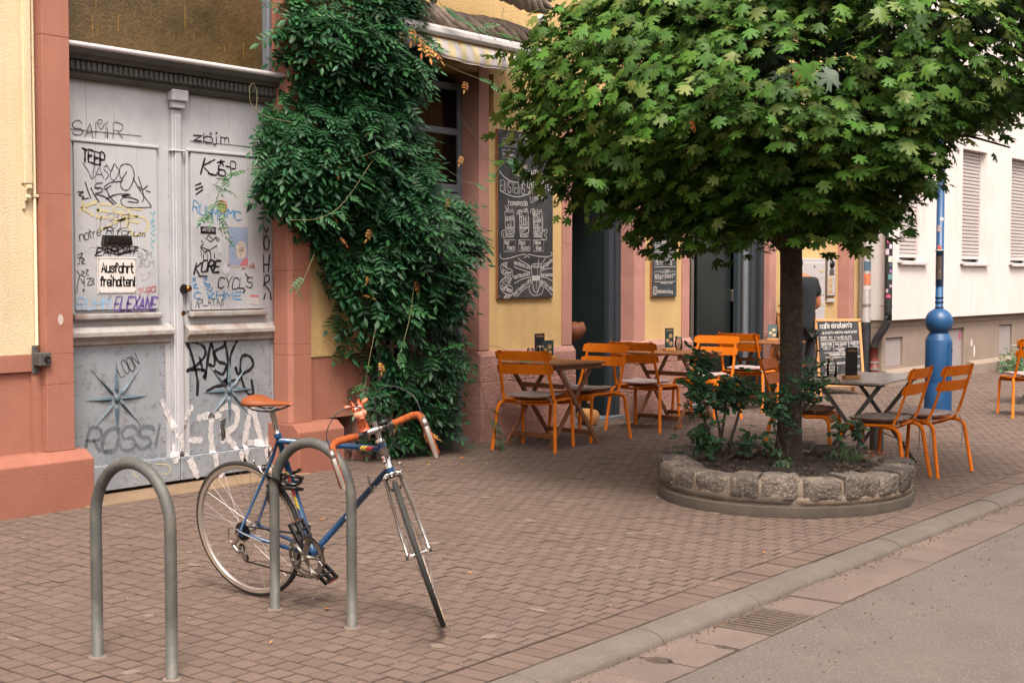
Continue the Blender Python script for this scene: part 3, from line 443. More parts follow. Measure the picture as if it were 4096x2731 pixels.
CHALK2=[
 ('L','chalk',0.005,[[(12.714,2.037),(12.89,2.04)]],1),
 ('T', 'chalk', 0.005, 'Suppe', (12.718, 2.046), (12.908, 2.054), 0.038),
 ('T', 'chalk', 0.004, 'und', (12.903, 2.084), (12.953, 2.087), 0.022),
 ('L','chalk',0.004,[[(13.062,2.074),(13.161,2.075),(13.161,2.0),(13.062,2.0),(13.062,2.074)]],0),
 ('T', 'chalk', 0.004, '10-22', (13.068, 2.017), (13.154, 2.017), 0.038),
 ('L','chalk',0.004,[[(13.056,2.116),(13.056,2.08)]],1),
 ('L','chalk',0.005,[[(12.872,1.943),(12.756,1.941),(12.759,1.838),(13.187,1.848),(13.184,1.95),(13.063,1.946)]],0),
 ('T', 'chalk', 0.005, 'FRÜHSTÜCK', (12.878, 1.93), (13.061, 1.934), 0.028),
 ('L','chalk',0.005,[[(12.874,1.794),(12.757,1.793),(12.76,1.681),(13.188,1.687),(13.185,1.798),(13.065,1.796)]],0),
 ('T', 'chalk', 0.005, 'MITTAGSTISCH', (12.879, 1.781), (13.063, 1.784), 0.028),
 ('L','chalk',0.005,[[(12.875,1.633),(12.758,1.634),(12.762,1.523),(13.19,1.525),(13.187,1.636),(13.066,1.634)]],0),
 ('T', 'chalk', 0.005, 'A LA CARTE', (12.881, 1.62), (13.064, 1.622), 0.029),
 ('T', 'chalk', 0.006, 'TäGlich 09', (12.769, 1.859), (13.013, 1.864), 0.057),
 ('T', 'chalk', 0.004, '00', (13.014, 1.903), (13.038, 1.903), 0.017),
 ('T', 'chalk', 0.006, '-14', (13.04, 1.864), (13.107, 1.866), 0.053),
 ('T', 'chalk', 0.004, '00', (13.113, 1.904), (13.139, 1.905), 0.018),
 ('T', 'chalk', 0.006, 'MO-FR', (12.786, 1.703), (12.933, 1.705), 0.062),
 ('T', 'chalk', 0.006, '11', (12.982, 1.709), (13.003, 1.71), 0.057),
 ('T', 'chalk', 0.004, '45', (13.009, 1.748), (13.038, 1.75), 0.021),
 ('T', 'chalk', 0.006, '-15', (13.055, 1.706), (13.119, 1.706), 0.066),
 ('T', 'chalk', 0.004, '00', (13.129, 1.752), (13.162, 1.753), 0.018),
 ('T', 'chalk', 0.005, 'MO-FR ab 14', (12.772, 1.55), (12.929, 1.55), 0.052),
 ('T', 'chalk', 0.003, '00', (12.931, 1.578), (12.958, 1.578), 0.018),
 ('L','chalk',0.005,[[(12.974,1.613),(12.974,1.545)]],1),
 ('T', 'chalk', 0.005, 'Sa+So ab 12', (12.984, 1.567), (13.142, 1.567), 0.041),
 ('T', 'chalk', 0.003, '00', (13.148, 1.589), (13.18, 1.589), 0.019),
 ('T', 'chalk', 0.003, '*sonntags nur bis 21:00h', (12.882, 1.504), (13.132, 1.503), 0.015),
 ('L','chalk',0.007,[[(12.741,1.469),(12.804,1.467),(12.804,1.397),(12.742,1.397),(12.741,1.469)]],1),
 ('L','chalk',0.004,[[(12.754,1.458),(12.791,1.458),(12.792,1.406),(12.754,1.406),(12.754,1.458)],[(12.773,1.447),(12.76,1.433),(12.773,1.417),(12.785,1.433),(12.773,1.447)]],1),
 ('T', 'chalk', 0.005, 'cafeeinstein.freiburg', (12.813, 1.406), (13.138, 1.4), 0.033),
]
# ------------------------------------------------------------ materials
M('plaster_cream', '#c8b796', .95, .06, 2, bump=.5, bscale=80, bdist=.010, streak=.12, stain='#b89f78', stain_amt=.35, stain_scale=1.5, speck='#b99b67', speck_scale=60, speck_amt=.35)
M('plaster_yellow', '#c6a772', .95, .08, 2, bump=.8, bscale=75, bdist=.010, speck='#94703a', speck_scale=90, speck_amt=.4, streak=.12, stain='#a98452', stain_amt=.4, stain_scale=1.6)
M('plaster_white', '#d4cbc6', .9, .03, 3, bump=.15, bscale=120, streak=.08,stain='#bfaea0', stain_amt=.45, stain_scale=.9)
M('paint_salmon', '#986452', .85, .08, 3, bump=.25, bscale=90, stain='#84503d', stain_amt=.55, stain_scale=2.5, streak=.08, speck='#8d5340', speck_scale=110, speck_amt=.25)
M('paint_salmon_rough', '#8e5a49', .9, .1, 6, bump=.6, bscale=110, bdist=.010, stain='#7b4736', stain_amt=.6, stain_scale=3, rnd=.05)
M('sandstone_pink', '#a97a6e', .9, .1, 5, bump=.3, bscale=120, speck='#8f5f53', speck_scale=220, speck_amt=.4, rnd=.05, stain='#a16d60', stain_amt=.4)
M('sandstone_plinth', '#a0776b', .95, .16, 7, bump=1, bscale=45, bdist=.02, stain='#83584b', stain_amt=.7, stain_scale=4, speck='#d5a899', speck_scale=90, speck_amt=.3, rnd=.07)
M('gate_paint', '#adadae', .55, .05, 3, bump=.12, bscale=50, streak=.08, stain='#8a8a94', stain_amt=.6, stain_scale=2)
M('gate_paint_low', '#888d92', .5, .08, 4, bump=.2, bscale=40, streak=.1, stain='#69717b', stain_amt=.6, stain_scale=2.5, speck='#5a4238', speck_scale=26, speck_amt=.35)
M('gate_worn', '#98938f', .8, .15, 8, bump=.6, bscale=60, stain='#7a5a44', stain_amt=.8, stain_scale=7)
M('gate_star', '#445660', .5, .1, 12, bump=.2, bscale=60, stain='#6d7c85', stain_amt=.5, stain_scale=12)
M('cornice_grey', '#46443f', .65, .1, 6, bump=.3, bscale=60, stain='#2b2a28', stain_amt=.6, stain_scale=5)
M('frame_grey', '#6b7078', .5, .06, 4, bump=.1)
M('frame_dark', '#2b343a', .45, .08, 4)
M('frame_teal', '#171f1f', .4, .08, 4)
M('gutter_white', '#b9b3b1', .45, .05, 5)
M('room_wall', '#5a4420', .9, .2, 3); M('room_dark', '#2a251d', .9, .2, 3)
M('chrome', '#b9b4ae', .22, .05, 20, metal=1); M('alu', '#9a958d', .38, .08, 20, metal=1); M('brass', '#8d6a3a', .35, .2, 30, metal=1); M('steel_dark', '#55524d', .4, .15, 30, metal=1)
M('galvanised', '#53534f', .6, .16, 9, bump=.25, bscale=160, metal=.25, stain='#6f6a60', stain_amt=.7, stain_scale=14, streak=.2)
M('orange_paint', '#c4660e', .6, .06, 6, spec=.15, bump=.03, bscale=60, speck='#86410f', speck_scale=45, speck_amt=.35)
M('cushion', '#86786f', .95, .1, 10, bump=.5, bscale=260, stain='#6f6259', stain_amt=.3); M('cushion_light', '#a59490', .95, .08, 10, bump=.5, bscale=260)
M('cushion_brown', '#6b4f3c', .95, .25, 14, bump=.5, bscale=260)
M('wood_table', '#7c4f2c', .55, .2, 14, bump=.2, bscale=60, rnd=.12, stain='#5d3a20', stain_amt=.5, stain_scale=8)
M('wood_leg', '#74492a', .6, .2, 12, rnd=.1); M('wood_pale', '#bf8a58', .6, .08, 10, bump=.1); M('wood_block', '#b07a45', .7, .1, 30)
M('table_grey', '#8d8983', .3, .08, 8, rnd=.06, coat=.2); M('metal_grey', '#4c4a47', .45, .12, 10)
M('blackboard', '#28282a', .75, .2, 4, stain='#47474a', stain_amt=.8, stain_scale=3, bump=.05); M('blackboard_slate', '#2b3134', .7, .12, 5, stain='#3d4447', stain_amt=.5)
M('chalk', '#c4bfba', .95, .12, 60); M('board_edge', '#8b5a35', .8, .2, 20)
M('white_enamel', '#d3cdc8', .3, .03, 10, stain='#b49a83', stain_amt=.25, stain_scale=8); M('ink_black', '#1d1d20', .6, .2, 30); M('ink_grey', '#38373a', .7, .3, 30)
M('ink_blue', '#4f82ab', .7, .15, 20); M('ink_ltblue', '#86a9c4', .7, .1, 20); M('ink_turq', '#79a9b5', .7, .1, 20); M('ink_purple', '#62508a', .7, .15, 20)
M('ink_red', '#b0605a', .7, .15, 20); M('ink_yellow', '#b9ad84', .75, .08, 20); M('ink_brown', '#7b6358', .7, .1, 20); M('ink_pale', '#85858d', .7, .1, 20); M('ink_white', '#b6b4ba', .7, .08, 20)
M('spray_grey', '#60676d', .7, .2, 16, alpha=.75, stain='#858c93', stain_amt=.6, stain_scale=18); M('spray_white', '#c6c0be', .7, .06, 14, alpha=.95, stain='#9ea0a6', stain_amt=.6, stain_scale=12); M('spray_black', '#141418', .5, .2, 20, alpha=.95)
M('brick_paver', '#5e4d43', .92, .10, 9, bump=.8, bscale=150, bdist=.006, speck='#87766a', speck_scale=150, speck_amt=.5, island=.10, hue=.008, stain='#4f3f35', stain_amt=.7, stain_scale=.9)
M('brick_edge', '#4a3c33', .95, .2, 30, stain='#594940', stain_amt=1, stain_scale=1.1)
M('sand_joint', '#251c15', 1, .2, 40, bump=.3)
M('kerb_stone', '#5a5048', .92, .08, 6, bump=.7, bscale=150, bdist=.005, speck='#82776d', speck_scale=190, speck_amt=.55, rnd=.05, stain='#6c625a', stain_amt=.4)
M('gutter_slab', '#5f5149', .92, .08, 5, bump=.6, bscale=150, bdist=.004, speck='#968679', speck_scale=130, speck_amt=.3, rnd=.06, stain='#776459', stain_amt=.5, stain_scale=2)
M('asphalt', '#5a504a', .9, .1, 3, bump=1, bscale=120, bdist=.006, speck='#8b7e75', speck_scale=150, speck_amt=.55, stain='#5d524b', stain_amt=.5, stain_scale=1)
M('iron', '#574b42', .7, .2, 20, bump=.4, bscale=90, metal=.1, stain='#6d5140', stain_amt=.5, stain_scale=12); M('void', '#050505', 1, 0)
M('threshold', '#7d664f', .9, .12, 4, bump=.5, bscale=120, stain='#6f5b46', stain_amt=.5)
M('soil', '#241a14', 1, .35, 14, bump=1, bscale=50, bdist=.03, speck='#6b5442', speck_scale=70, speck_amt=.6)
M('planter_stone', '#5b5149', .95, .35, 7, bump=1, bscale=28, bdist=.04, stain='#1d1c1e', stain_amt=1, stain_scale=4.5, speck='#a8988b', speck_scale=60, speck_amt=.35, rnd=.32)
M('planter_mortar', '#77695b', .95, .15, 8, bump=.8, bscale=60, bdist=.015, stain='#57493e', stain_amt=.5)
M('planter_concrete', '#4d443b', .95, .15, 6, bump=.7, bscale=90, bdist=.01, stain='#38312b', stain_amt=.7, stain_scale=4)
M('bark', '#3a2f27', .95, .35, 16, bump=1, bscale=40, bdist=.03, stain='#4b4a33', stain_amt=.6, stain_scale=9, speck='#77695a', speck_scale=40, speck_amt=.35)
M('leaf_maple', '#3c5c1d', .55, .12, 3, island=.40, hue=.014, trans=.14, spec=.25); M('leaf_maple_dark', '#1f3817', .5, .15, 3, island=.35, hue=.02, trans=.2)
M('leaf_maple_light', '#667632', .55, .1, 3, island=.2, hue=.02, trans=.3); M('leaf_rust', '#99552c', .7, .25, 10, island=.3, trans=.2)
M('leaf_vine', '#1f4425', .5, .15, 3, island=.5, hue=.02, trans=.15, spec=.3); M('leaf_vine_light', '#2f6030', .5, .12, 3, island=.25, hue=.02, trans=.25); M('leaf_vine_pale', '#68795a', .5, .1, 3, island=.2, trans=.2)
M('leaf_rose', '#2d4b2e', .5, .15, 5, island=.35, hue=.02, trans=.12, spec=.3); M('leaf_weed', '#47603a', .6, .2, 5, island=.35, hue=.03, trans=.25)
M('rose_stem', '#2f261b', .8, .3, 20, bump=.4); M('vine_stem', '#6d6a45', .8, .2, 20); M('vine_wood', '#87776a', .95, .25, 12, bump=1, bscale=50, bdist=.02)
M('petal', '#c9bb9c', .7, .1, 20)
M('bike_blue', '#0f3a5e', .3, .08, 10, coat=.5); M('rubber', '#232220', .75, .15, 20, bump=.2, bscale=200); M('sidewall', '#a38a6c', .8, .08, 20); M('rim_alu', '#b0a59c', .35, .05, 20, metal=.6)
M('leather_tan', '#7c3d17', .5, .12, 20, bump=.1, bscale=150); M('bar_tape', '#94450f', .85, .15, 20, bump=.6, bscale=160); M('plastic_black', '#1a1a1b', .4, .1, 20); M('plastic_gloss', '#101012', .18, .1, 20)
M('decal_red', '#b3311c', .5, .05); M('decal_yellow', '#c7a92e', .5, .05); M('decal_white', '#c9c2bd', .5, .05)
M('toy_orange', '#b5532c', .42, .05, 10); M('toy_pink', '#c47a5e', .5, .05); M('toy_brown', '#6b2f17', .5, .1); M('toy_white', '#ddd6cc', .4, .02); M('toy_black', '#111111', .3, .02); M('toy_red', '#8f1f16', .4, .02)
M('pole_blue', '#16446f', .42, .12, 5, bump=.1, bscale=40, stain='#245a86', stain_amt=.4, stain_scale=6)
M('shutter', '#b3aaa7', .5, .04, 8); M('sill', '#c3bbb9', .35, .03, 8)
M('concrete_plinth', '#8a7a6c', .92, .1, 3, bump=.3, bscale=90, streak=.1, stain='#75665a', stain_amt=.5, stain_scale=1.5); M('hatch', '#948a88', .8, .05, 5, streak=.05)
M('pipe_grey', '#7c7573', .5, .12, 6, streak=.15); M('pipe_black', '#23262a', .5, .25, 9, stain='#46403d', stain_amt=.5, stain_scale=9); M('pipe_red', '#6b2c1e', .55, .25, 9, stain='#3f332d', stain_amt=.7, stain_scale=8)
M('sticker_a', '#b9aca6', .6, .3, 30, island=.3, hue=.3); M('sticker_b', '#51607c', .6, .35, 40, island=.4, hue=.3); M('sticker_c', '#b8604a', .6, .35, 40, island=.3, hue=.1)
M('letterbox_white', '#b4aeae', .45, .04, 8); M('label_yellow', '#b7ab84', .7, .05); M('lens_dark', '#0d0f12', .12, .05)
M('skin', '#a8674b', .6, .1, 8); M('shirt_black', '#11151a', .9, .1, 20, bump=.2, bscale=120); M('trousers', '#2a2a2c', .9, .1, 20); M('hair', '#23180f', .7, .2, 60)
M('awning_yellow', '#c6b68e', .9, .05, 8); M('awning_white', '#bcb2b2', .9, .05, 8, stain='#a4988f', stain_amt=.4); M('awning_seam', '#9a6a35', .9, .2, 20)
M('menu_teal', '#18302f', .65, .1, 8); M('menu_print', '#9d7a52', .6, .5, 60, stain='#c9b28c', stain_amt=.8, stain_scale=60); M('card_black', '#161a1c', .45, .1, 8); M('paper', '#c9c0b6', .8, .05)
M('poster_blue', '#818ea4', .6, .15, 8, stain='#9f9fae', stain_amt=.6, stain_scale=6); M('poster_cream', '#b6a79c', .7, .08); M('poster_red', '#b5626a', .7, .08); M('sticker_green', '#9a9a58', .6, .1)
M('litter_brown', '#5e4a38', .95, .4, 40)
M('litter', '#a9a099', .8, .2, 30); M('leaf_dry', '#9c6a35', .8, .3, 20, island=.3, hue=.03)
M('facade_opposite', '#b08355', .95, .1, 1); M('frost_glass', '#55442a', .28, .25, 30, bump=.5, bscale=55, bdist=.01, stain='#27200f', stain_amt=.8, stain_scale=1.6)
glassmat('glass_clear'); glassmat('glass_dark', (.5, .55, .5), .02, .5); glassmat('jar_glass', (.95, .95, .93), .05, .93); glassmat('plastic_sleeve', (.95, .9, .85), .12, .9)
# coloured streaks on the frosted glass above the gate
# ============================================================ ground, road, kerb, pavement
ZR = -.05
def struct(mb, name, mat, parent=None, **k):
    o = mb.build(name, mat, parent, **k)
    if parent is None: o['kind'] = 'structure'
    return o
struct(MB().add([(-150, -150, -.4), (250, -150, -.4), (250, 200, -.4), (-150, 200, -.4)], [(0, 1, 2, 3)]), 'ground', 'threshold')
mb = MB(); N = 40
mb.add([(-40, -60, ZR), (160, -60, ZR), (160, 2.844, ZR), (-40, 2.844, ZR)], [(0, 1, 2, 3)])
struct(mb, 'road', 'asphalt')
# worn edge of the asphalt against the gutter
pav = MB()
pav.add([(-20, 3.32, -.009), (60, 3.32, -.009), (60, 9.2, pz(9.2)-.009), (-20, 9.2, pz(9.2)-.009)], [(0, 1, 2, 3)])
pavement = struct(pav, 'pavement', 'sand_joint')
def scr(p):                                            # is a point inside the photograph, and how near is it
    d = Vector(p)-cam.location; z = d.dot(fw)
    if z < .5: return None
    rt = Vector((sin(AZ), -cos(AZ), 0)); up_ = rt.cross(fw)
    return (d.dot(rt)/z, d.dot(up_)/z, z)
TX, TY = 18/48.98, 12/48.98
bricks = []
x = 2.6; i = 0
while x < 27:
    y0 = 3.515+(.05 if i % 2 else 0)-.1
    y = y0
    while y < 8.2:
        a, b = max(y, 3.515), min(y+.1, 8.18)
        if b-a > .03: bricks.append((x, a, b))
        y += .1
    x += .1; i += 1
for k in range(260): bricks.append((1.9+k*.1, 3.322, 3.512))
HOLES = [(9.0, 4.45, .96)]
def brick_pts(x, a, b):
    g = .0018+R.uniform(0, .0018); ch = .0042; z = R.gauss(0, .0012); tx = R.gauss(0, .010); ty = R.gauss(0, .006)
    X0, X1, Y0, Y1 = x+g*R.uniform(.5, 1.2), x+.1-g*R.uniform(.5, 1.2), a+g, b-g; mx, my = (X0+X1)/2, (Y0+Y1)/2
    v = []
    for k, dz in ((0, -.012), (0, -ch*.6), (ch, 0)):
        for px, py in ((X0+k, Y0+k), (X1-k, Y0+k), (X1-k, Y1-k), (X0+k, Y1-k)):
            v.append((px, py, pz(py)+z+dz+(px-mx)*tx+(py-my)*ty))
    f = [(8, 9, 10, 11)]
    for q in (0, 4):
        for j in range(4): f.append((q+j, q+(j+1) % 4, q+4+(j+1) % 4, q+4+j))
    return v, f
def edge_slots(me):
    me.materials.append(MATS['brick_edge'])
    me.polygons.foreach_set('material_index', [0 if i % 9 == 0 else 1 for i in range(len(me.polygons))])
vis = []
for bk in bricks:
    s = scr((bk[0]+.05, (bk[1]+bk[2])/2, 0))
    inside = s and abs(s[0]) < TX*1.0 and abs(s[1]) < TY*1.0
    full = abs(bk[2]-bk[1]-.1) < .002 or bk[1] < 3.4
    vis.append((s[2] if inside and full else 1e3, bk))
vis.sort(key=lambda t: t[0])
# the nearest 300 are bricks of their own (a few shared shapes), the others one mesh
shapes = []
for L_ in (.1, .19):
    for q in range(4):
        v, f = brick_pts(-.05, -L_/2, L_/2); v = [(p[0], p[1], p[2]-(.0 if p[1] < 3.32 else 0)) for p in v]
        mb = MB().add(v, f); me = bpy.data.meshes.new('brick'); me.from_pydata(mb.v, [], mb.f); me.materials.append(MATS['brick_paver']); edge_slots(me); shapes.append(me)
for d, bk in vis[:300]:
    L_ = bk[2]-bk[1]; me = shapes[(0 if L_ < .12 else 4)+R.randrange(4)]; yc = (bk[1]+bk[2])/2
    o = bpy.data.objects.new('brick', me); COL.objects.link(o); o.location = (bk[0]+.05, yc, pz(yc)); o.parent = pavement
    o.rotation_euler = (.02 if yc > 3.5 else 0, 0, R.choice((0, pi)))
    if o.rotation_euler.z > 1: o.rotation_euler.x = -.02 if yc > 3.5 else 0
mb = MB()
for d, bk in vis[300:]: mb.add(*brick_pts(*bk))
o = mb.build('brick_courses', 'brick_paver', pavement); o['kind'] = 'stuff'; edge_slots(o.data)
mb = MB()                                              # pale mortar smears and chewing gum
for k in range(34):
    a = R.uniform(3.0, 7.5); b = R.uniform(3.6, 6.2); rx, ry = R.uniform(.012, .045), R.uniform(.02, .05); n = 11
    v = [(a, b, pz(b)+.004)]+[(a+rx*cos(2*pi*j/n)*R.uniform(.7, 1.2), b+ry*sin(2*pi*j/n)*R.uniform(.7, 1.2), pz(b)+.0025+.02*ry*sin(2*pi*j/n)) for j in range(n)]
    mb.add(v, [(0, j+1, (j+1) % n+1) for j in range(n)])
M('smear', '#74665b', .95, .12, 40, bump=.5, bscale=200, speck='#7b685b', speck_scale=200, speck_amt=.6)
R2 = random.Random(5)
o = mb.build('mortar_smear', 'smear', pavement); o['kind'] = 'stuff'
# kerb stones with a rounded nose
kerb = struct(MB().add([(-20, 3.17, -.06), (60, 3.17, -.06), (60, 3.31, -.03), (-20, 3.31, -.03)], [(0, 1, 2, 3)]), 'kerb', 'sand_joint')
prof = [(3.317, -.1), (3.317, -.003), (3.255, -.002), (3.222, -.006), (3.196, -.014), (3.176, -.027), (3.164, -.042), (3.160, -.1)]
for k in range(-4, 26):
    x0 = 5.264+.9105*k; dx = .004; mb = MB()
    nx = 4; v = []; f = []; z = R.gauss(0, .002)
    for j in range(nx+1):
        xx = x0+dx+(.9105-2*dx)*j/nx; kk = .004 if j in (0, nx) else 0
        for yy, zz in prof: v.append((xx, yy+(kk if yy < 3.24 else 0), zz-kk*.5+z+R.gauss(0, .0008)))
    n = len(prof)
    for j in range(nx):
        for q in range(n-1): f.append((j*n+q, j*n+q+1, (j+1)*n+q+1, (j+1)*n+q))
    f += [tuple(range(n)), tuple(range(nx*n, nx*n+n))[::-1]]
    mb.add(v, f).build('kerb_stone', 'kerb_stone', kerb, smooth=False, auto=40)
# gutter slabs
gm = MB()
for a_, b_ in ((-20, 5.69), (6.13, 60)): gm.add([(a_, 2.84, -.085), (b_, 2.84, -.085), (b_, 3.17, -.085), (a_, 3.17, -.085)], [(0, 1, 2, 3)])
gut = struct(gm, 'gutter', 'sand_joint')
gx = [5.02, 5.37, 5.68]; back = [5.02]
while back[-1] > 2: back.append(back[-1]-(.31 if len(back) % 2 else .47))
fwdl = [6.14, 6.45]
while fwdl[-1] < 26: fwdl.append(fwdl[-1]+(.47 if len(fwdl) % 2 == 0 else .31))
segs = [(b_, a_) for a_, b_ in zip(back, back[1:])][::-1]+[(5.02, 5.37), (5.37, 5.68)]+list(zip(fwdl, fwdl[1:]))
for (a, b) in segs:
    z = ZR+.004+R.gauss(0, .002); g = .0055; y0, y1 = 2.856, 3.150
    out = [(a+g, y0), (b-g, y0), (b-g, y1), (a+g, y1)]
    if abs(a-4.71) < .02: out = [(a+g, y0), (b-g, y0), (b-g, 2.985), (b-.035, 3.0), (b-.05, 3.03), (b-.045, 3.08), (b-.02, 3.10), (b-g, y1), (a+g, y1)]
    if abs(a-5.02) < .01: out = [(a+g, y0), (b-.03, y0), (b-.05, 2.92), (b-.02, 2.97), (b-.03, 3.05), (b-g, 3.07), (b-g, y1), (a+g, y1), (a+g, 3.12), (a+.04, 3.09), (a+.05, 3.03), (a+.02, 2.99), (a+g, 2.98)]
    if abs(a-5.37) < .01: out = [(a+.02, y0), (b-g, y0), (b-g, y1), (a+g, y1), (a+.012, 3.0), (a+.03, 2.95)]
    tl = R.gauss(0, .003)
    mb = MB().prism(out, z-.04, z, ax='z'); mb.v = [(p[0], p[1], p[2]+(p[0]-a)*tl*3) for p in mb.v]
    mb.build('gutter_slab', 'gutter_slab', gut, bevel=.003)
mb = MB()                                              # grit and bits of leaf gathered along the kerb
for k in range(900):
    x = R.uniform(3.5, 14); y = 3.156-abs(R.gauss(0, .035)) if k % 3 else R.uniform(2.4, 2.86); s = R.uniform(.002, .006)
    T_ = Matrix.Translation((x, y, ZR+.007 if y > 2.86 else ZR+.003)) @ Matrix.Rotation(R.uniform(0, 6), 4, 'Z'); mb.box(-s, s, -s*.6, s*.6, -.002, .002, T_)
o = mb.build('gutter_grit', 'litter_brown', gut); o['kind'] = 'stuff'
# road drain
drain = thing('drain_grate', 'rusty slotted iron drain grate set in the gutter beside the kerb', 'drain grate', (5.91, 3.0, ZR), 0, world_verts=True)
mb = MB()
for (x0, x1, y0, y1) in ((5.685, 6.135, 3.12, 3.15), (5.685, 6.135, 2.852, 2.875), (5.685, 5.715, 2.876, 3.119), (6.105, 6.135, 2.876, 3.119)): mb.box(x0, x1, y0, y1, ZR-.03, ZR+.003)
mb.build('frame', 'iron', drain, bevel=.002)
MB().box(5.69, 6.13, 2.86, 3.14, -.2, -.19).build('pit', 'void', drain)
for k in range(9): MB().box(5.726+k*.0425, 5.744+k*.0425, 2.877, 3.118, ZR-.012, ZR+.004, cham=.002).build('bar', 'iron', drain)

# ============================================================ cafe building
GY = 7.95                                              # plane of the gate leaves
cafe = thing('cafe_building', 'yellow plastered cafe with pink sandstone jambs and a grey carriage gate covered in graffiti', 'building', (5.2, 7.85, .09), 0, world_verts=True)
def part(mb, name, mat, parent=cafe, **k): return mb.build(name, mat, parent, **k)
def bx(name, mat, x0, x1, y0, y1, z0, z1, parent=cafe, **k): return MB().box(x0, x1, y0, y1, z0, z1).build(name, mat, parent, **k)
# left cream wall and pink base
bx('plaster_wall', 'plaster_cream', 1.0, 5.236, 7.80, 8.1, 1.082, 6.2)
bx('base_panel', 'paint_salmon', 1.0, 5.17, 7.80, 8.1, .40, 1.079)
bx('base_band', 'paint_salmon', 1.0, 5.236, 7.775, 7.799, .975, 1.081)
bx('base_border', 'paint_salmon', 5.171, 5.236, 7.775, 8.09, .40, .974)
mb = MB(); mb.prism([(7.62, .05), (7.62, .40), (7.70, .455), (8.0, .455), (8.0, .05)], 1.0, 5.515, ax='x'); part(mb, 'base_course', 'paint_salmon_rough', bevel=.008, bseg=2)
def pier(x0, x1, y, yb, zs, mat, name='stone_block', ch=.0025, parent=cafe, jit=.0015):
    for a, b in zip(zs, zs[1:]):
        dy = R.uniform(0, jit); MB().box(x0, x1, y+dy, yb, a+.0006, b-.0006).build(name, mat, parent, bevel=ch)
pier(5.238, 5.44, 7.72, 8.2, [.456, .885, 1.08, 2.1, 3.1, 4.3], 'paint_salmon')
# right gate pier with splayed inner corner
def ppier(pts, zs, mat):
    for a, b in zip(zs, zs[1:]): MB().prism(pts, a+.0006, b-.0006, ax='z').build('stone_block', mat, cafe, bevel=.0025)
ppier([(7.355, 7.75), (7.385, 7.72), (7.575, 7.72), (7.575, 8.2), (7.41, 8.2), (7.41, 7.97), (7.355, 7.9)][::-1], [.46, .98, 1.06, 1.62, 2.4, 3.1, 4.3], 'paint_salmon')
mb = MB(); mb.prism([(7.61, .05), (7.61, .40), (7.68, .46), (8.0, .46), (8.0, .05)], 7.33, 7.82, ax='x'); part(mb, 'base_course', 'paint_salmon_rough', bevel=.008, bseg=2)
bx('base_panel', 'paint_salmon', 7.577, 8.2, 7.80, 8.1, .462, .95)
bx('plaster_wall', 'plaster_yellow', 7.577, 8.2, 7.79, 8.1, .952, 3.4)
bx('window_jamb', 'sandstone_pink', 8.2, 8.32, 7.80, 8.3, .08, 3.4)
bx('upper_wall', 'plaster_yellow', 7.577, 10.0, 7.84, 8.14, 3.4, 6.2)
bx('upper_wall', 'plaster_yellow', 5.238, 7.576, 7.86, 8.14, 4.31, 6.2)
bx('plaster_wall', 'plaster_yellow', 10.001, 18.18, 7.84, 8.14, 3.02, 6.2)
bx('plaster_wall', 'plaster_yellow', 9.926, 11.082, 7.85, 8.1, .90, 3.02)
bx('plaster_wall', 'plaster_yellow', 12.591, 13.366, 7.85, 8.1, .90, 3.02)
bx('plaster_wall', 'plaster_yellow', 15.625, 15.90, 7.85, 8.1, .90, 3.02)
bx('niche_wall', 'plaster_yellow', 15.90, 17.80, 8.0, 8.2, .08, 3.02)
bx('plaster_wall', 'plaster_yellow', 17.972, 18.18, 7.85, 8.1, .08, 3.02)
zs = [.91, 1.9, 2.62, 3.5]
pier(9.777, 9.924, 7.83, 8.2, zs, 'sandstone_pink'); pier(11.084, 11.235, 7.83, 8.2, zs, 'sandstone_pink')
pier(12.368, 12.589, 7.83, 8.2, [.9, 1.6, 2.3, 3.1], 'sandstone_pink'); pier(13.368, 13.52, 7.83, 8.2, [.9, 1.75, 2.5, 3.1], 'sandstone_pink')
pier(15.448, 15.623, 7.83, 8.2, [.9, 1.3, 2.1, 3.1], 'sandstone_pink'); pier(17.80, 17.97, 7.83, 8.2, [.08, .9, 2.0, 3.1], 'sandstone_pink')
def plinth(x0, x1, rows, y=7.80):
    for (z0, z1, n) in rows:
        cuts = [x0]+sorted(x0+(x1-x0)*(k+R.uniform(-.25, .25))/n for k in range(1, n))+[x1]
        for a, b in zip(cuts, cuts[1:]):
            dy = R.uniform(-.006, .006); top = z1 > .85; mb = MB()
            if top: pr = [(y+dy, z0), (y+dy, z1-.05), (y+.035, z1), (8.1, z1), (8.1, z0)]
            else: pr = [(y+dy, z0), (y+dy, z1), (8.1, z1), (8.1, z0)]
            mb.prism(pr, a+.003, b-.003, ax='x'); mb.build('plinth_stone', 'sandstone_plinth', cafe, bevel=.007, bseg=2)
plinth(9.76, 11.262, [(.06, .38, 2), (.38, .62, 2), (.62, .905, 3)])
plinth(12.345, 13.55, [(.06, .36, 2), (.36, .66, 3), (.66, .905, 3)]); plinth(15.43, 15.90, [(.06, .5, 1), (.5, .905, 1)])
bx('foundation', 'sand_joint', 9.78, 11.24, 7.83, 8.1, .02, .88); bx('foundation', 'sand_joint', 12.37, 13.53, 7.83, 8.1, .02, .88)
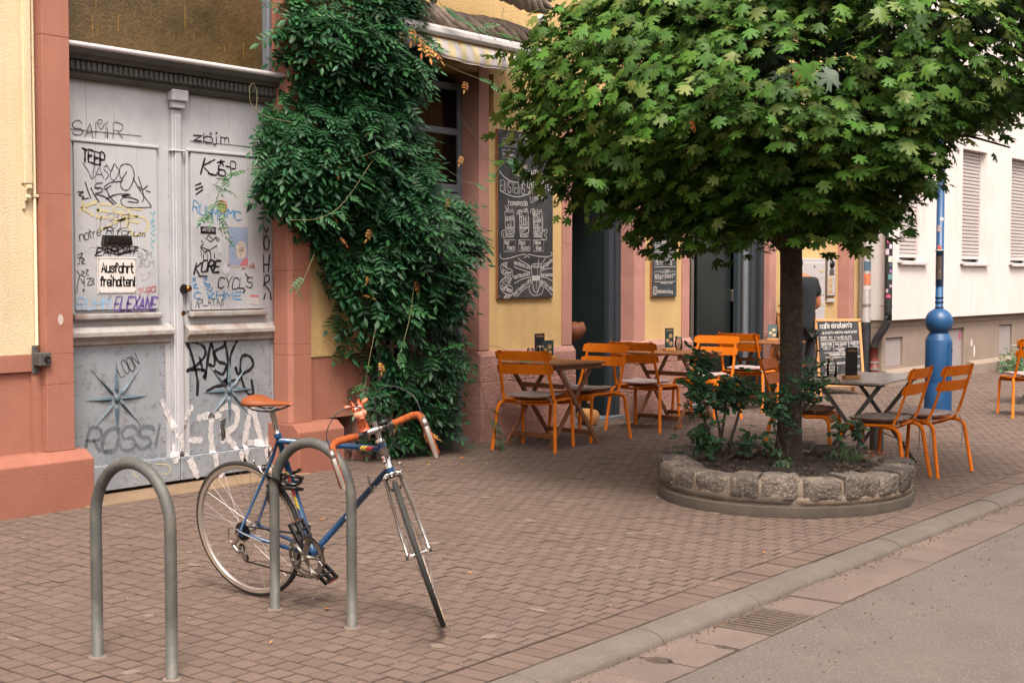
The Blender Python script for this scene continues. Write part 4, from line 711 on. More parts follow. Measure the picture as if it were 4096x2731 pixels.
# dark rooms behind the openings
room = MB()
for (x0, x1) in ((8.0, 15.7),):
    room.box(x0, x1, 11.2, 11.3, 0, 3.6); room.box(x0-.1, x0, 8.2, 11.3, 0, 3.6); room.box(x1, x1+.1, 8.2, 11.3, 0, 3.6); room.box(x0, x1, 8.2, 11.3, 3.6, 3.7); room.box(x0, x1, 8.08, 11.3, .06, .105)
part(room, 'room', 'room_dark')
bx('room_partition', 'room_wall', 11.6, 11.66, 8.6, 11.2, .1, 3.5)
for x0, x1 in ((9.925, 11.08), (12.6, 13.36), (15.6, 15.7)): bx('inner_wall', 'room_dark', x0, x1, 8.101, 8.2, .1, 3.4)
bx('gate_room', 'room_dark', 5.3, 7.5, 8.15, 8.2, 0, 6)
bx('roof', 'cornice_grey', 1.0, 18.2, 7.5, 13.5, 6.2, 6.35); bx('rear_wall', 'plaster_cream', 1.0, 18.2, 13.2, 13.5, 0, 6.2); bx('side_wall', 'plaster_cream', .7, 1.0, 7.8, 13.5, 0, 6.2)
bx('threshold', 'threshold', 5.44, 7.41, 7.56, 8.2, .07, .0945, bevel=.004)
for x0, x1 in ((8.32, 9.77), (11.25, 12.35), (13.53, 15.44)):
    bx('door_sill', 'frame_grey', x0, x1, 7.93, 8.12, .06, .125, bevel=.005)
# ---- the window above the gate
mb = MB(); mb.box(5.44, 7.41, 7.99, 8.0, 3.10, 4.3); part(mb, 'frosted_pane', 'frost_glass')
mb = MB()
for k in range(30):
    a = R.uniform(5.6, 7.3); z = R.uniform(3.15, 4.0); h_ = R.uniform(.02, .16)
    mb.box(a, a+R.uniform(.001, .003), 7.9885, 7.9895, z, z+h_)
M('drip', '#a57e33', .5, .3, 50); part(mb, 'drip_marks', 'drip')
bx('window_frame', 'frame_grey', 7.345, 7.41, 7.93, 8.0, 3.08, 4.3, bevel=.006); bx('window_frame', 'frame_grey', 5.44, 7.344, 7.95, 8.0, 3.06, 3.115, bevel=.006)
# ---- the gate
gate = MB()
zb = .118
gate.box(5.44, 6.408, GY, GY+.05, zb, 2.93); gate.box(6.412, 7.41, GY, GY+.05, zb, 2.93)
gate = part(gate, 'gate', 'gate_paint')
def g(name, mat, x0, x1, y0, y1, z0, z1, bev=.004, bs=1): return MB().box(x0, x1, y0, y1, z0, z1).build(name, mat, gate, bevel=bev, bseg=bs)
def planks(x0, x1, z0, z1, n, y):
    for k in range(n):
        a = x0+(x1-x0)*k/n; b = x0+(x1-x0)*(k+1)/n
        g('plank', 'gate_paint', a+.001, b-.001, y+R.uniform(0, .0006), GY-.001, z0, z1, .0015)
PF = 7.930
planks(5.612, 6.29, 1.352, 2.465, 4, PF); planks(6.592, 7.28, 1.335, 2.465, 4, PF)
planks(5.50, 6.17, 2.55, 2.90, 3, 7.944); planks(6.60, 7.33, 2.55, 2.88, 4, 7.944)
for x0, x1 in ((5.585, 6.31), (6.56, 7.30)):           # mouldings round the raised panels
    g('panel_moulding', 'gate_paint', x0, x1, 7.922, GY-.001, 2.470, 2.492, .006, 2); g('panel_moulding', 'gate_worn', x0, x1, 7.90, GY-.001, 1.285, 1.325, .01, 2)
    g('panel_moulding', 'gate_paint', x0-.012, x0+.012, 7.928, GY-.001, 1.33, 2.469, .004)
for x0, x1, zt in ((5.44, 6.40, 1.245), (6.53, 7.40, 1.235)):
    mb = MB(); mb.prism([(GY-.001, zt), (7.915, zt-.02), (7.885, zt-.045), (7.885, zt-.075), (7.90, zt-.085), (7.92, zt-.105), (7.925, zt-.13), (GY-.001, zt-.135)], x0, x1, ax='x'); mb.build('ledge', 'gate_worn' , gate, bevel=.003)
for x0, x1 in ((5.44, 6.36), (6.57, 7.37)):
    g('sheet_panel', 'gate_paint_low', x0, x1, GY-.004, GY-.001, .29, 1.095, .001)
g('kickboard', 'gate_paint_low', 5.50, 6.455, 7.912, GY-.001, zb, .292, .006, 2); g('kickboard', 'gate_paint_low', 6.462, 7.40, 7.912, GY-.001, zb, .285, .006, 2)
# centre post
mb = MB(); mb.box(6.425, 6.51, 7.925, GY-.001, .30, 2.76); mb.box(6.44, 6.495, 7.912, 7.9248, .32, 2.72)
mb.build('centre_post', 'gate_paint', gate, bevel=.005)
mb = MB(); mb.box(6.395, 6.54, 7.88, GY-.001, 2.815, 2.895); mb.box(6.41, 6.525, 7.90, GY-.001, 2.765, 2.8149); mb.build('post_capital', 'gate_paint', gate, bevel=.008, bseg=2)
g('post_ring', 'gate_paint', 6.405, 6.53, 7.905, GY-.001, 2.46, 2.475, .005)
# cornice with dentils, grey moulding and a pale gutter pipe
mb = MB(); mb.prism([(GY, 2.885), (7.90, 2.885), (7.885, 2.905), (7.885, 2.925), (7.865, 2.93), (7.865, 2.995), (7.83, 3.0), (7.815, 3.015), (7.79, 3.03), (7.775, 3.055), (7.775, 3.075), (GY+.03, 3.10), (GY+.03, 2.885)], 5.441, 7.42, ax='x')
mb.build('cornice', 'cornice_grey', gate)
mb = MB()
for k in range(46): mb.box(5.455+k*.0425, 5.480+k*.0425, 7.848, 7.8648, 2.935, 2.99)
o = mb.build('dentils', 'cornice_grey', gate, bevel=.002)
MB().tube([(5.445, 7.775, 3.082), (7.44, 7.775, 3.082)], .019, 12).build('gutter_pipe', 'gutter_white', gate, auto=40)
mb = MB(); mb.box(5.445, 7.41, 7.79, 7.95, 3.098, 3.104); mb.build('flashing', 'gutter_white', gate)
# stars
def star(cx, cz, r, name='star'):
    for k in range(8):
        a = pi/2*k/2+.0; L_ = r*(1 if k % 2 == 0 else 1.22); u = Vector((cos(a), sin(a))); w = Vector((-u.y, u.x)); v = []
        wd = .019 if k % 2 == 0 else .012
        st = [(.04, .35), (.065, 1), (.12, .8), (.2, .35), (L_, .02)]
        for t, ww in st:
            c = Vector((cx, cz))+u*t
            for q, dy in ((1, 0), (0, -.02*ww), (-1, 0)): p = c+w*wd*ww*q; v.append((p.x, GY-.0045+dy, p.y))
        f = []
        for i in range(len(st)-1):
            for q in range(2): f.append((i*3+q, (i+1)*3+q, (i+1)*3+q+1, i*3+q+1))
        MB().add(v, f).build('star_ray', 'gate_star', gate)
    MB().sphere((cx, GY-.006, cz), (.027, .022, .03), 14, 8).build('star_boss', 'gate_star', gate, smooth=True)
star(5.94, .739, .26); star(6.945, .728, .25)
mb = MB()                                              # rows of rivets
def rivets(x0, x1, z0, z1, n, m, r=.0055, y=GY-.004):
    pts = [(x0+(x1-x0)*k/n, z0) for k in range(n+1)]+[(x0+(x1-x0)*k/n, z1) for k in range(n+1)]+[(x0, z0+(z1-z0)*k/m) for k in range(1, m)]+[(x1, z0+(z1-z0)*k/m) for k in range(1, m)]
    for a, b in pts: mb.sphere((a+R.gauss(0, .001), y, b), (r, r*.7, r), 6, 4)
rivets(5.60, 6.34, .32, 1.07, 9, 8, .0075); rivets(6.585, 7.35, .32, 1.07, 9, 8, .0075); rivets(5.62, 6.26, .38, 1.02, 40, 40, .0028); rivets(6.66, 7.28, .38, 1.0, 40, 40, .0028)
rivets(5.55, 6.44, .15, .27, 7, 1, .0075, 7.912); rivets(6.49, 7.36, .145, .265, 7, 1, .0075, 7.912)
for k in range(12): mb.sphere((6.405, GY, .35+k*.18), (.006, .004, .006), 6, 4)
o = mb.build('rivets', 'gate_paint_low', gate, smooth=True); o['kind'] = 'stuff'
# knob, keyhole, letter slot, sign
mb = MB(); mb.lathe([(0, .055), (.018, .053), (.024, .045), (.024, .035), (.012, .028), (.010, .012), (.022, .010), (.024, 0)], 20, Matrix.Translation((6.525, 7.925, 1.49)) @ Matrix.Rotation(pi/2, 4, 'X')); mb.build('door_knob', 'brass', gate, smooth=True)
mb = MB(); mb.lathe([(0, .006), (.034, .006), (.036, 0)], 20, Matrix.Translation((6.50, 7.911, 1.487)) @ Matrix.Rotation(pi/2, 4, 'X')); mb.build('knob_plate', 'plastic_black', gate)
mb = MB(); mb.lathe([(0, .008), (.017, .008), (.019, 0)], 16, Matrix.Translation((6.495, 7.911, 1.315)) @ Matrix.Rotation(pi/2, 4, 'X')); mb.build('keyhole', 'brass', gate)
mb = MB(); mb.prism([(5.811, 1.785), (5.824, 1.856), (6.052, 1.856), (6.062, 1.790)][::-1], 7.905, PF); mb.build('letter_slot', 'plastic_black', gate, bevel=.004)
mb = MB(); mb.prism([(5.84, 1.806), (5.846, 1.842), (6.034, 1.842), (6.04, 1.808)][::-1], 7.898, 7.9045); mb.build('letter_flap', 'steel_dark', gate, bevel=.002)
sgn = MB(); sgn.box(5.783, 6.103, PF-.004, PF-.0005, 1.460, 1.706); sgn = sgn.build('sign', 'white_enamel', gate, bevel=.002)
def surf_gate(x, z):
    if z < .288 and x > 5.5: return 7.9105
    if 6.425 < x < 6.51: return 7.9105 if 6.437 < x < 6.498 else 7.9235
    if (5.60 < x < 6.292 or 6.58 < x < 7.285) and 1.335 < z < 2.465: return PF-.0012
    if z < 1.095 and (x < 6.36 or x > 6.57): return GY-.0055
    if z > 2.53: return 7.9425
    return GY-.0015
def tog(p): return (p.x, surf_gate(p.x, p.y)-.0006, p.y)
write_items(GRAFFITI, tog, gate, 'graffiti', step=.02)
mb = MB()
def tos(p): return (p.x, PF-.0055, p.y)
for t, a, b, h_ in (('Ausfahrt', (5.815, 1.606), (6.078, 1.603), .062), ('freihalten!', (5.806, 1.513), (6.088, 1.511), .062)):
    for pl in letters(t, a, b, h_, jit=0): ribbon(mb, [Vector(p) for p in pl], .0125, tos, None, 0)
mb.build('sign_lettering', 'ink_black', gate)
mb = MB()
for a, b, c, d in ((5.789, 6.097, 1.698, 1.700), (5.789, 6.097, 1.466, 1.468), (5.789, 5.791, 1.4685, 1.6975), (6.095, 6.097, 1.4685, 1.6975)): mb.box(a, b, PF-.0056, PF-.005, c, d)
mb.build('sign_border', 'ink_grey', gate)
mb = MB()
for a in (5.797, 6.089):
    for c in (1.475, 1.693): mb.sphere((a, PF-.0045, c), (.004, .002, .004), 8, 4)
mb.build('sign_screw', 'iron', gate)
def gp(px, pz_, Y=PF): return (px, Y, pz_)
def flat(name, mat, pts, y=PF-.0016, th=.0006, parent=gate):
    return MB().prism(pts[::-1], y-th, y).build(name, mat, parent)
def disc(cx, cz, rx, rz, n=24, jag=0): return [(cx+rx*cos(2*pi*k/n)*(1+R.uniform(-jag, jag)), cz+rz*sin(2*pi*k/n)*(1+R.uniform(-jag, jag))) for k in range(n)]
# stickers, poster on the gate
flat('sticker', 'ink_red', disc(6.88, 2.09, .046, .048)); flat('sticker', 'sticker_green', disc(6.88, 2.09, .032, .040), PF-.0024)
flat('sticker', 'plastic_black', [(6.673, 1.888), (6.817, 1.886), (6.817, 1.937), (6.673, 1.939)])
mb = MB()
for pl in letters('ARTEFIX', (6.69, 1.905), (6.80, 1.904), .022): ribbon(mb, [Vector(q) for q in pl], .003, lambda p: (p.x, PF-.0035, p.y))
mb.build('sticker_print', 'ink_white', gate)
flat('poster', 'poster_cream', [(6.924, 1.650), (7.133, 1.645), (7.133, 1.952), (6.924, 1.956)])
flat('poster_print', 'poster_blue', [(6.934, 1.66), (7.123, 1.655), (7.123, 1.942), (6.934, 1.946)], PF-.0024)
flat('poster_print', 'poster_cream', disc(7.058, 1.775, .052, .066), PF-.0032); flat('poster_print', 'poster_red', [(7.04, 1.661), (7.12, 1.66), (7.12, 1.72), (7.08, 1.705)], PF-.0032)
mb = MB()
for pl in ([(7.03, 1.83), (7.045, 1.79), (7.035, 1.74)], [(7.05, 1.835), (7.06, 1.79), (7.05, 1.74), (7.06, 1.715)], [(7.07, 1.83), (7.078, 1.79), (7.07, 1.75)], [(7.035, 1.775), (7.06, 1.765), (7.085, 1.785), (7.06, 1.79), (7.035, 1.775)], [(7.05, 1.778), (7.062, 1.77), (7.072, 1.78)]):
    ribbon(mb, smooth_poly(pl, 4), .003, lambda p: (p.x, PF-.0042, p.y))
for k in range(3):
    for pl in letters('schrift'[:5+k], (6.945, 1.86-.03*k), (6.99, 1.86-.03*k), .008): ribbon(mb, [Vector(q) for q in pl], .0018, lambda p: (p.x, PF-.0034, p.y))
mb.build('poster_drawing', 'ink_grey', gate)
flat('sticker', 'ink_white', disc(6.909, 1.636, .036, .042, 14, .12)); flat('sticker', 'letterbox_white', [(7.14, 1.372), (7.227, 1.364), (7.227, 1.436), (7.14, 1.438)]); flat('sticker', 'ink_red', [(7.14, 1.424), (7.227, 1.421), (7.227, 1.436), (7.14, 1.438)], PF-.0024)
flat('torn_paper', 'ink_white', disc(6.85, 1.79, .022, .05, 9, .3)); flat('torn_paper', 'ink_white', disc(6.68, 1.52, .012, .02, 8, .3))
# chip in the left pier
MB().prism(disc(5.345, 1.30, .020, .034, 15, .16)[::-1], 7.7185, 7.7195).build('chipped_spot', 'poster_cream', cafe)

# ---- shop window beside the vine
WY = 8.02
def frame_rect(name, x0, x1, z0, z1, w, y0, y1, mat, parent, n=None):
    mb = MB(); mb.box(x0, x0+w, y0, y1, z0, z1); mb.box(x1-w, x1, y0, y1, z0, z1); mb.box(x0+w, x1-w, y0, y1, z0, z0+w); mb.box(x0+w, x1-w, y0, y1, z1-w, z1)
    return mb.build(name, mat, parent, bevel=.004)
sw = MB(); sw.box(9.72, 9.776, WY, WY+.07, .125, 3.30); sw.box(8.32, 9.72, WY, WY+.07, 3.24, 3.30); sw.box(8.32, 9.72, WY-.01, WY+.07, 2.33, 2.40); sw.box(8.32, 9.72, WY-.015, WY+.07, 2.22, 2.32); sw.box(8.32, 9.72, WY, WY+.07, 2.84, 2.90)
sw.box(9.10, 9.17, WY, WY+.07, 2.4, 3.24); sw.box(8.32, 8.38, WY, WY+.07, .125, 3.24); sw.box(9.02, 9.10, WY, WY+.07, .125, 2.22)
sw = part(sw, 'shop_window', 'frame_grey', bevel=.004)
fd = MB(); fd.box(9.66, 9.715, WY+.01, WY+.05, .14, 2.20); fd.box(9.11, 9.165, WY+.01, WY+.05, .14, 2.20); fd.box(9.165, 9.66, WY+.01, WY+.05, .14, .26); fd.box(9.165, 9.66, WY+.01, WY+.05, 2.12, 2.20)
fd.build('door_leaf', 'frame_dark', sw, bevel=.004)
for x0, x1, z0, z1 in ((9.17, 9.72, 2.40, 2.84), (9.17, 9.72, 2.90, 3.24), (8.38, 9.10, 2.40, 2.84), (8.38, 9.10, 2.90, 3.24), (9.166, 9.66, .26, 2.12), (8.38, 9.02, .125, 2.22)):
    MB().box(x0, x1, WY+.025, WY+.031, z0, z1).build('pane', 'glass_dark', sw)
MB().tube([(8.5, WY-.05, 2.0), (9.6, WY-.05, 2.0)], .006, 6).build('curtain_rod', 'alu', sw)
rail = thing('window_grille', 'grey metal bar grille half hidden behind the climbing vine', 'grille', (8.3, 7.93, .1), 0, world_verts=True)
for k in range(9): MB().tube([(8.2+k*.1, 7.90, .13), (8.2+k*.1, 7.90, 1.22)], .007, 6).build('bar', 'alu', rail)
MB().box(8.15, 9.05, 7.892, 7.908, .98, 1.005).build('crossbar', 'alu', rail); MB().box(8.15, 9.05, 7.892, 7.908, .14, .165).build('crossbar', 'alu', rail)
# ---- doorway 1
d1 = MB(); d1.box(12.27, 12.366, 7.99, 8.07, .125, 2.95); d1.box(12.17, 12.268, 8.01, 8.09, .125, 2.95); d1.box(11.24, 12.17, 8.0, 8.07, 2.88, 2.95)
d1 = part(d1, 'door_frame', 'frame_dark', bevel=.004)
dl = MB(); T_ = Matrix.Translation((12.17, 8.06, 0)) @ Matrix.Rotation(radians(97), 4, 'Z'); dl.box(0, .9, -.02, .02, .14, 2.86, T_); dl.build('door_leaf', 'frame_teal', d1, bevel=.004)
# dark notice frame inside
nf = MB().box(11.58, 11.80, 8.50, 8.52, 1.35, 1.85); part(nf, 'notice_board', 'plastic_black')
MB().box(11.63, 11.75, 8.494, 8.499, 1.45, 1.77).build('notice_sheet', 'room_wall', COL.objects['notice_board'])
# ---- doorway 2
d2 = MB(); d2.box(13.74, 13.81, 7.94, 8.03, .125, 2.95); d2.box(13.53, 13.74, 7.97, 8.0, 2.88, 2.95); d2.box(13.53, 15.44, 7.98, 8.06, 2.90, 2.97)
d2 = part(d2, 'door_frame', 'alu', bevel=.004)
MB().box(13.53, 13.74, 7.975, 7.981, .13, 2.88).build('pane', 'glass_dark', d2)
for x0, x1, y0, y1, mt in ((15.36, 15.445, 7.90, 7.98, 'frame_dark'), (15.22, 15.35, 7.95, 8.03, 'frame_dark'), (15.12, 15.21, 7.99, 8.06, 'frame_grey'), (15.02, 15.11, 8.03, 8.10, 'frame_dark')):
    MB().box(x0, x1, y0, y1, .125, 2.9).build('folding_leaf_edge', mt, d2, bevel=.006)
for xx, yy in ((15.355, 7.94), (15.215, 7.985), (15.115, 8.025)): MB().box(xx-.012, xx, yy-.012, yy, .125, 2.9).build('edge_strip', 'alu', d2)
MB().box(14.2, 15.0, 8.12, 8.15, .13, 2.88).build('door_leaf', 'frame_teal', d2, bevel=.004)
MB().box(14.98, 15.0, 8.08, 8.12, 1.28, 1.42).build('handle', 'alu', d2, bevel=.004)
# ---- woodwork: driftwood bowl and log in the doorway
def lump(mb, c, r, n=18, m=12, amp=.15, fq=3, seed=0, sq=0):
    o = len(mb.v); mb.sphere(c, r, n, m); rr = r if isinstance(r, (tuple, list)) else (r, r, r)
    for i in range(o, len(mb.v)):
        p = Vector(mb.v[i]); d = Vector(((p.x-c[0])/rr[0], (p.y-c[1])/rr[1], (p.z-c[2])/rr[2]))
        k = 1+amp*noise.noise(d*fq+Vector((seed*7.1, seed*3.3, seed)))
        mb.v[i] = (c[0]+d.x*k*rr[0], c[1]+d.y*k*rr[1], c[2]+d.z*k*rr[2])
bowl = thing('driftwood_bowl', 'carved reddish driftwood bowl on a trunk stand in the open doorway', 'wooden bowl', (11.42, 8.15, .12), 0, world_verts=True)
mb = MB(); c = (11.49, 8.10, 1.04)
for k in range(24):
    for j, (rr, zz) in enumerate([(0, -.13), (.10, -.125), (.18, -.08), (.215, 0), (.20, .07), (.18, .075), (.165, .01), (.12, -.05), (0, -.07)]):
        a = 2*pi*k/24; q = 1+.18*noise.noise(Vector((cos(a)*1.5, sin(a)*1.5, zz*5))); mb.v.append((c[0]+rr*q*1.35*cos(a), c[1]+rr*q*sin(a)*.8, c[2]+zz+.03*noise.noise(Vector((cos(a)*2, sin(a)*2, 4)))))
for k in range(24):
    for j in range(8): k2 = (k+1) % 24; mb.f.append((k*9+j, k2*9+j, k2*9+j+1, k*9+j+1)); mb.mi.append(0)
M('driftwood', '#6e3b20', .5, .3, 9, bump=.3, bscale=30, stain='#4a2413', stain_amt=.6, stain_scale=6); mb.build('bowl', 'driftwood', bowl, smooth=True)
mb = MB(); mb.tube(smooth_poly([(11.42, 8.16, .12), (11.40, 8.12, .35), (11.45, 8.15, .6), (11.40, 8.13, .93)], 4), [.09, .085, .075, .07, .065, .06, .05, .055, .06, .06, .055, .06, .08], 10); mb.build('stand', 'bark', bowl, smooth=True)
mb = MB(); mb.tube(smooth_poly([(11.66, 7.92, .30), (11.62, 7.93, .55), (11.70, 7.95, .78)], 4), .02, 8); mb.build('branch', 'driftwood', bowl, smooth=True)
mb = MB(); T_ = Matrix.Translation((11.56, 7.86, .175)) @ Matrix.Rotation(radians(75), 4, 'Z') @ Matrix.Rotation(pi/2, 4, 'Y'); mb.lathe([(0, -.10), (.065, -.10), (.078, -.09), (.082, 0), (.075, .09), (.064, .10), (0, .10)], 14, T_)
lg = mb.build('log', 'wood_pale', None, off=(11.56, 7.86, .1), auto=40); tag(lg, 'short sawn log lying on the sill of the open cafe doorway', 'log')
# paper bag and pots seen in the glazed doorway
bg_ = MB(); bg_.box(13.57, 13.70, 8.25, 8.36, 1.55, 1.86); o = bg_.build('paper_bag', 'wood_pale', None, off=(13.63, 8.3, 1.55), bevel=.01); tag(o, 'brown paper bag on the window shelf inside the glazed doorway', 'paper bag')
bg_ = MB(); bg_.box(13.55, 13.73, 8.22, 8.40, .75, 1.02); o = bg_.build('plant_box', 'wood_block', None, off=(13.63, 8.3, .75), bevel=.01); tag(o, 'brown wooden plant box behind the narrow glass strip', 'plant box')

# ---- wall chalkboards
for nm, x0, x1, z0, z1, lab, dat, mt in (('wall_blackboard', 10.045, 10.90, 1.377, 2.918, 'tall chalkboard of iced coffees and homemade lemonades on the yellow wall', CHALK, 'blackboard'), ('wall_blackboard', 12.714, 13.222, 1.362, 2.32, 'narrow chalkboard with opening hours between the two cafe doorways', CHALK2, 'blackboard_slate')):
    t = thing(nm, lab, 'blackboard', (x0, 7.848, z0), 0, 'chalkboards fixed to the cafe wall', True)
    MB().box(x0, x1, 7.822, 7.848, z0, z1).build('board', mt, t, bevel=.002)
    MB().box(x0-.006, x0-.0005, 7.824, 7.848, z0, z1).build('edge', 'board_edge', t)
    write_block(dat, lambda p: (p.x, 7.8212, p.y), t, 'chalk_writing')
    mb = MB()
    for a in (x0+.02, x1-.02):
        for b in (z0+.02, z1-.02): mb.sphere((a, 7.821, b), (.006, .003, .006), 8, 4)
    mb.build('screw', 'alu', t)
# ---- letter boxes, intercom
t = thing('letterbox_unit', 'white metal letter box column on the yellow wall behind the tree trunk', 'letter boxes', (16.5, 8.0, .1), 0, world_verts=True)
MB().box(16.35, 17.19, 7.90, 7.999, .35, 1.815).build('casing', 'letterbox_white', t, bevel=.006)
zt = 1.77
for k, hh in enumerate((.44, .44, .22, .22, .3)):
    MB().box(16.38, 17.155, 7.888, 7.8995, zt-hh+.006, zt-.006).build('door', 'letterbox_white', t, bevel=.006)
    MB().box(16.98, 17.12, 7.884, 7.8875, zt-.13, zt-.10).build('name_plate', 'label_yellow', t)
    if k < 2: MB().box(16.96, 17.13, 7.885, 7.8878, zt-.2, zt-.165).build('sticker', 'letterbox_white', t)
    MB().lathe([(0, .006), (.014, .006), (.016, 0)], 12, Matrix.Translation((16.83, 7.888, zt-.06)) @ Matrix.Rotation(pi/2, 4, 'X')).build('lock', 'steel_dark', t)
    zt -= hh
t = thing('intercom', 'tall silver door intercom with camera and bell buttons on the yellow wall', 'intercom', (17.5, 8.0, 1.3), 0, world_verts=True)
MB().box(17.38, 17.665, 7.965, 7.999, 1.315, 1.83).build('housing', 'alu', t, bevel=.004)
MB().box(17.40, 17.645, 7.960, 7.9645, 1.33, 1.815).build('plate', 'letterbox_white', t, bevel=.002)
MB().sphere((17.52, 7.955, 1.745), (.062, .03, .055), 18, 10).build('camera', 'lens_dark', t, smooth=True)
for k in range(7): MB().box(17.45, 17.60, 7.957, 7.9595, 1.60+k*.011, 1.605+k*.011).build('speaker_slot', 'steel_dark', t)
for k in range(6):
    MB().box(17.42, 17.53, 7.957, 7.9595, 1.36+k*.038, 1.39+k*.038).build('name_plate', 'label_yellow' if k % 2 else 'wood_pale', t); MB().box(17.55, 17.63, 7.955, 7.9595, 1.36+k*.038, 1.39+k*.038).build('button', 'letterbox_white', t, bevel=.002)
t = tag(MB().box(17.43, 17.66, 7.97, 7.999, 1.235, 1.285).build('bell_plate', 'letterbox_white', None, off=(17.5, 8, 1.23), bevel=.004), 'small white bell plate just below the tall intercom', 'bell plate')
# ---- cable duct, conduit and key switch on the cream wall
t = thing('cable_duct', 'cream painted cable duct running down the left wall with a scrolled end', 'cable duct', (5.14, 7.8, 2.0), 0, world_verts=True)
mb = MB(); mb.prism([(5.128, 7.80), (5.128, 7.765), (5.136, 7.762), (5.136, 7.745), (5.176, 7.745), (5.176, 7.762), (5.186, 7.765), (5.186, 7.80)], 2.16, 6, ax='z'); mb.build('duct', 'plaster_cream', t, bevel=.002)
mb = MB(); mb.prism([(7.80, 2.16), (7.75, 2.16), (7.745, 2.13), (7.765, 2.11), (7.77, 2.09), (7.755, 2.075), (7.77, 2.05), (7.80, 2.045)], 5.14, 5.175, ax='x'); mb.build('end_bracket', 'plaster_cream', t, bevel=.003)
mb = MB(); mb.box(5.13, 5.15, 7.785, 7.799, 2.0, 2.14); mb.build('foot_plate', 'plaster_cream', t, bevel=.002)
t = thing('conduit', 'thin cream pipe running down to the grey key switch', 'conduit', (5.21, 7.8, 1.1), 0, world_verts=True)
MB().tube([(5.212, 7.783, 1.12), (5.212, 7.783, 6)], .0085, 10).build('pipe', 'plaster_cream', t, smooth=True); MB().box(5.20, 5.235, 7.77, 7.799, 2.075, 2.095).build('clip', 'plaster_cream', t, bevel=.003); MB().tube([(5.212, 7.775, 1.10), (5.212, 7.775, 1.135)], .012, 10).build('gland', 'brass', t, auto=40)
t = thing('key_switch', 'grey weathered metal key switch box at the end of the thin pipe', 'key switch', (5.21, 7.775, .98), 0, world_verts=True)
MB().box(5.165, 5.215, 7.765, 7.7745, .96, 1.14).build('back_plate', 'galvanised', t, bevel=.003); MB().box(5.172, 5.258, 7.695, 7.764, 1.01, 1.095).build('box', 'galvanised', t, bevel=.006, bseg=2)
MB().lathe([(0, .01), (.010, .01), (.012, .012), (.020, .012), (.022, 0)], 16, Matrix.Translation((5.225, 7.695, 1.052)) @ Matrix.Rotation(pi/2, 4, 'X')).build('lock', 'plastic_black', t)
for z in (.975, 1.125): MB().sphere((5.19, 7.765, z), .006, 8, 5).build('screw', 'steel_dark', t)

# ---- awning
aw = thing('awning', 'rolled up cream and yellow striped awning with white cassette over the shop window', 'awning', (9.0, 7.8, 3.4), 0, world_verts=True)
AX0, AX1, AYf = 8.22, 10.12, 7.40
mb = MB(); mb.prism([(AYf+.05, 3.53), (AYf+.01, 3.535), (AYf-.005, 3.56), (AYf+.0, 3.60), (AYf+.03, 3.625), (AYf+.10, 3.63), (AYf+.12, 3.60), (AYf+.10, 3.54)], AX0, AX1, ax='x'); mb.build('front_bar', 'gutter_white', aw, bevel=.004)
mb = MB(); mb.box(AX0+.02, AX1-.02, AYf+.03, AYf+.05, 3.515, 3.53); mb.build('seam', 'awning_seam', aw)
def zbot(x): t_ = (x-AX0)/(AX1-AX0); return 3.365+.06*max(0, 1-t_*2.6)**1.5+.010*sin(t_*9)-.006*t_
n = 96; vv = []; ff = []
mb = MB(); xs = [AX0+(AX1-AX0)*k/n for k in range(n+1)]; m = 7
for x in xs:
    for j in range(m):
        s = j/(m-1); zb_ = zbot(x); z = 3.52*(1-s)+zb_*s; mb.v.append((x+.04*s*s*max(0, 1-(x-AX0)*2), AYf+.03-.03*sin(s*2.2)+.012*sin(x*23)*s, z))
for k in range(n):
    for j in range(m-1): mb.f.append((k*m+j, k*m+j+1, (k+1)*m+j+1, (k+1)*m+j)); mb.mi.append((k//4) % 2)
o = mb.build('valance', 'awning_yellow', aw, mats=['awning_yellow', 'awning_white'], smooth=True)
sl = o.modifiers.new('s', 'SOLIDIFY'); sl.thickness = .003
mb = MB(); mb.tube([(x, AYf+.03-.03*sin(2.2)+.012*sin(x*23), zbot(x)-.002) for x in xs], .004, 6); mb.build('hem', 'awning_white', aw, smooth=True)
mb = MB(); mb.add([(AX0+.03, AYf+.1, 3.60), (AX1-.03, AYf+.1, 3.60), (AX1-.03, 7.83, 3.74), (AX0+.03, 7.83, 3.74), (AX0+.03, AYf+.1, 3.605), (AX1-.03, AYf+.1, 3.605), (AX1-.03, 7.83, 3.745), (AX0+.03, 7.83, 3.745)], [(0, 3, 2, 1), (4, 5, 6, 7), (0, 1, 5, 4), (2, 3, 7, 6), (1, 2, 6, 5), (0, 4, 7, 3)]); mb.build('canopy', 'cushion_brown', aw)
for x in (8.5, 9.85): MB().tube([(x, 7.83, 3.5), (x+.05, 7.62, 3.52), (x, AYf+.08, 3.57)], .014, 8).build('arm', 'gutter_white', aw)
mb = MB(); mb.lathe([(0, .05), (.045, .05), (.055, .04), (.055, 0)], 20, Matrix.Translation((10.70, 7.84, 3.985)) @ Matrix.Rotation(pi/2, 4, 'X')); o = mb.build('wall_lamp', 'gutter_white', None, off=(10.70, 7.84, 3.985), auto=40); tag(o, 'small round white fitting on the yellow wall above the awning', 'wall lamp')

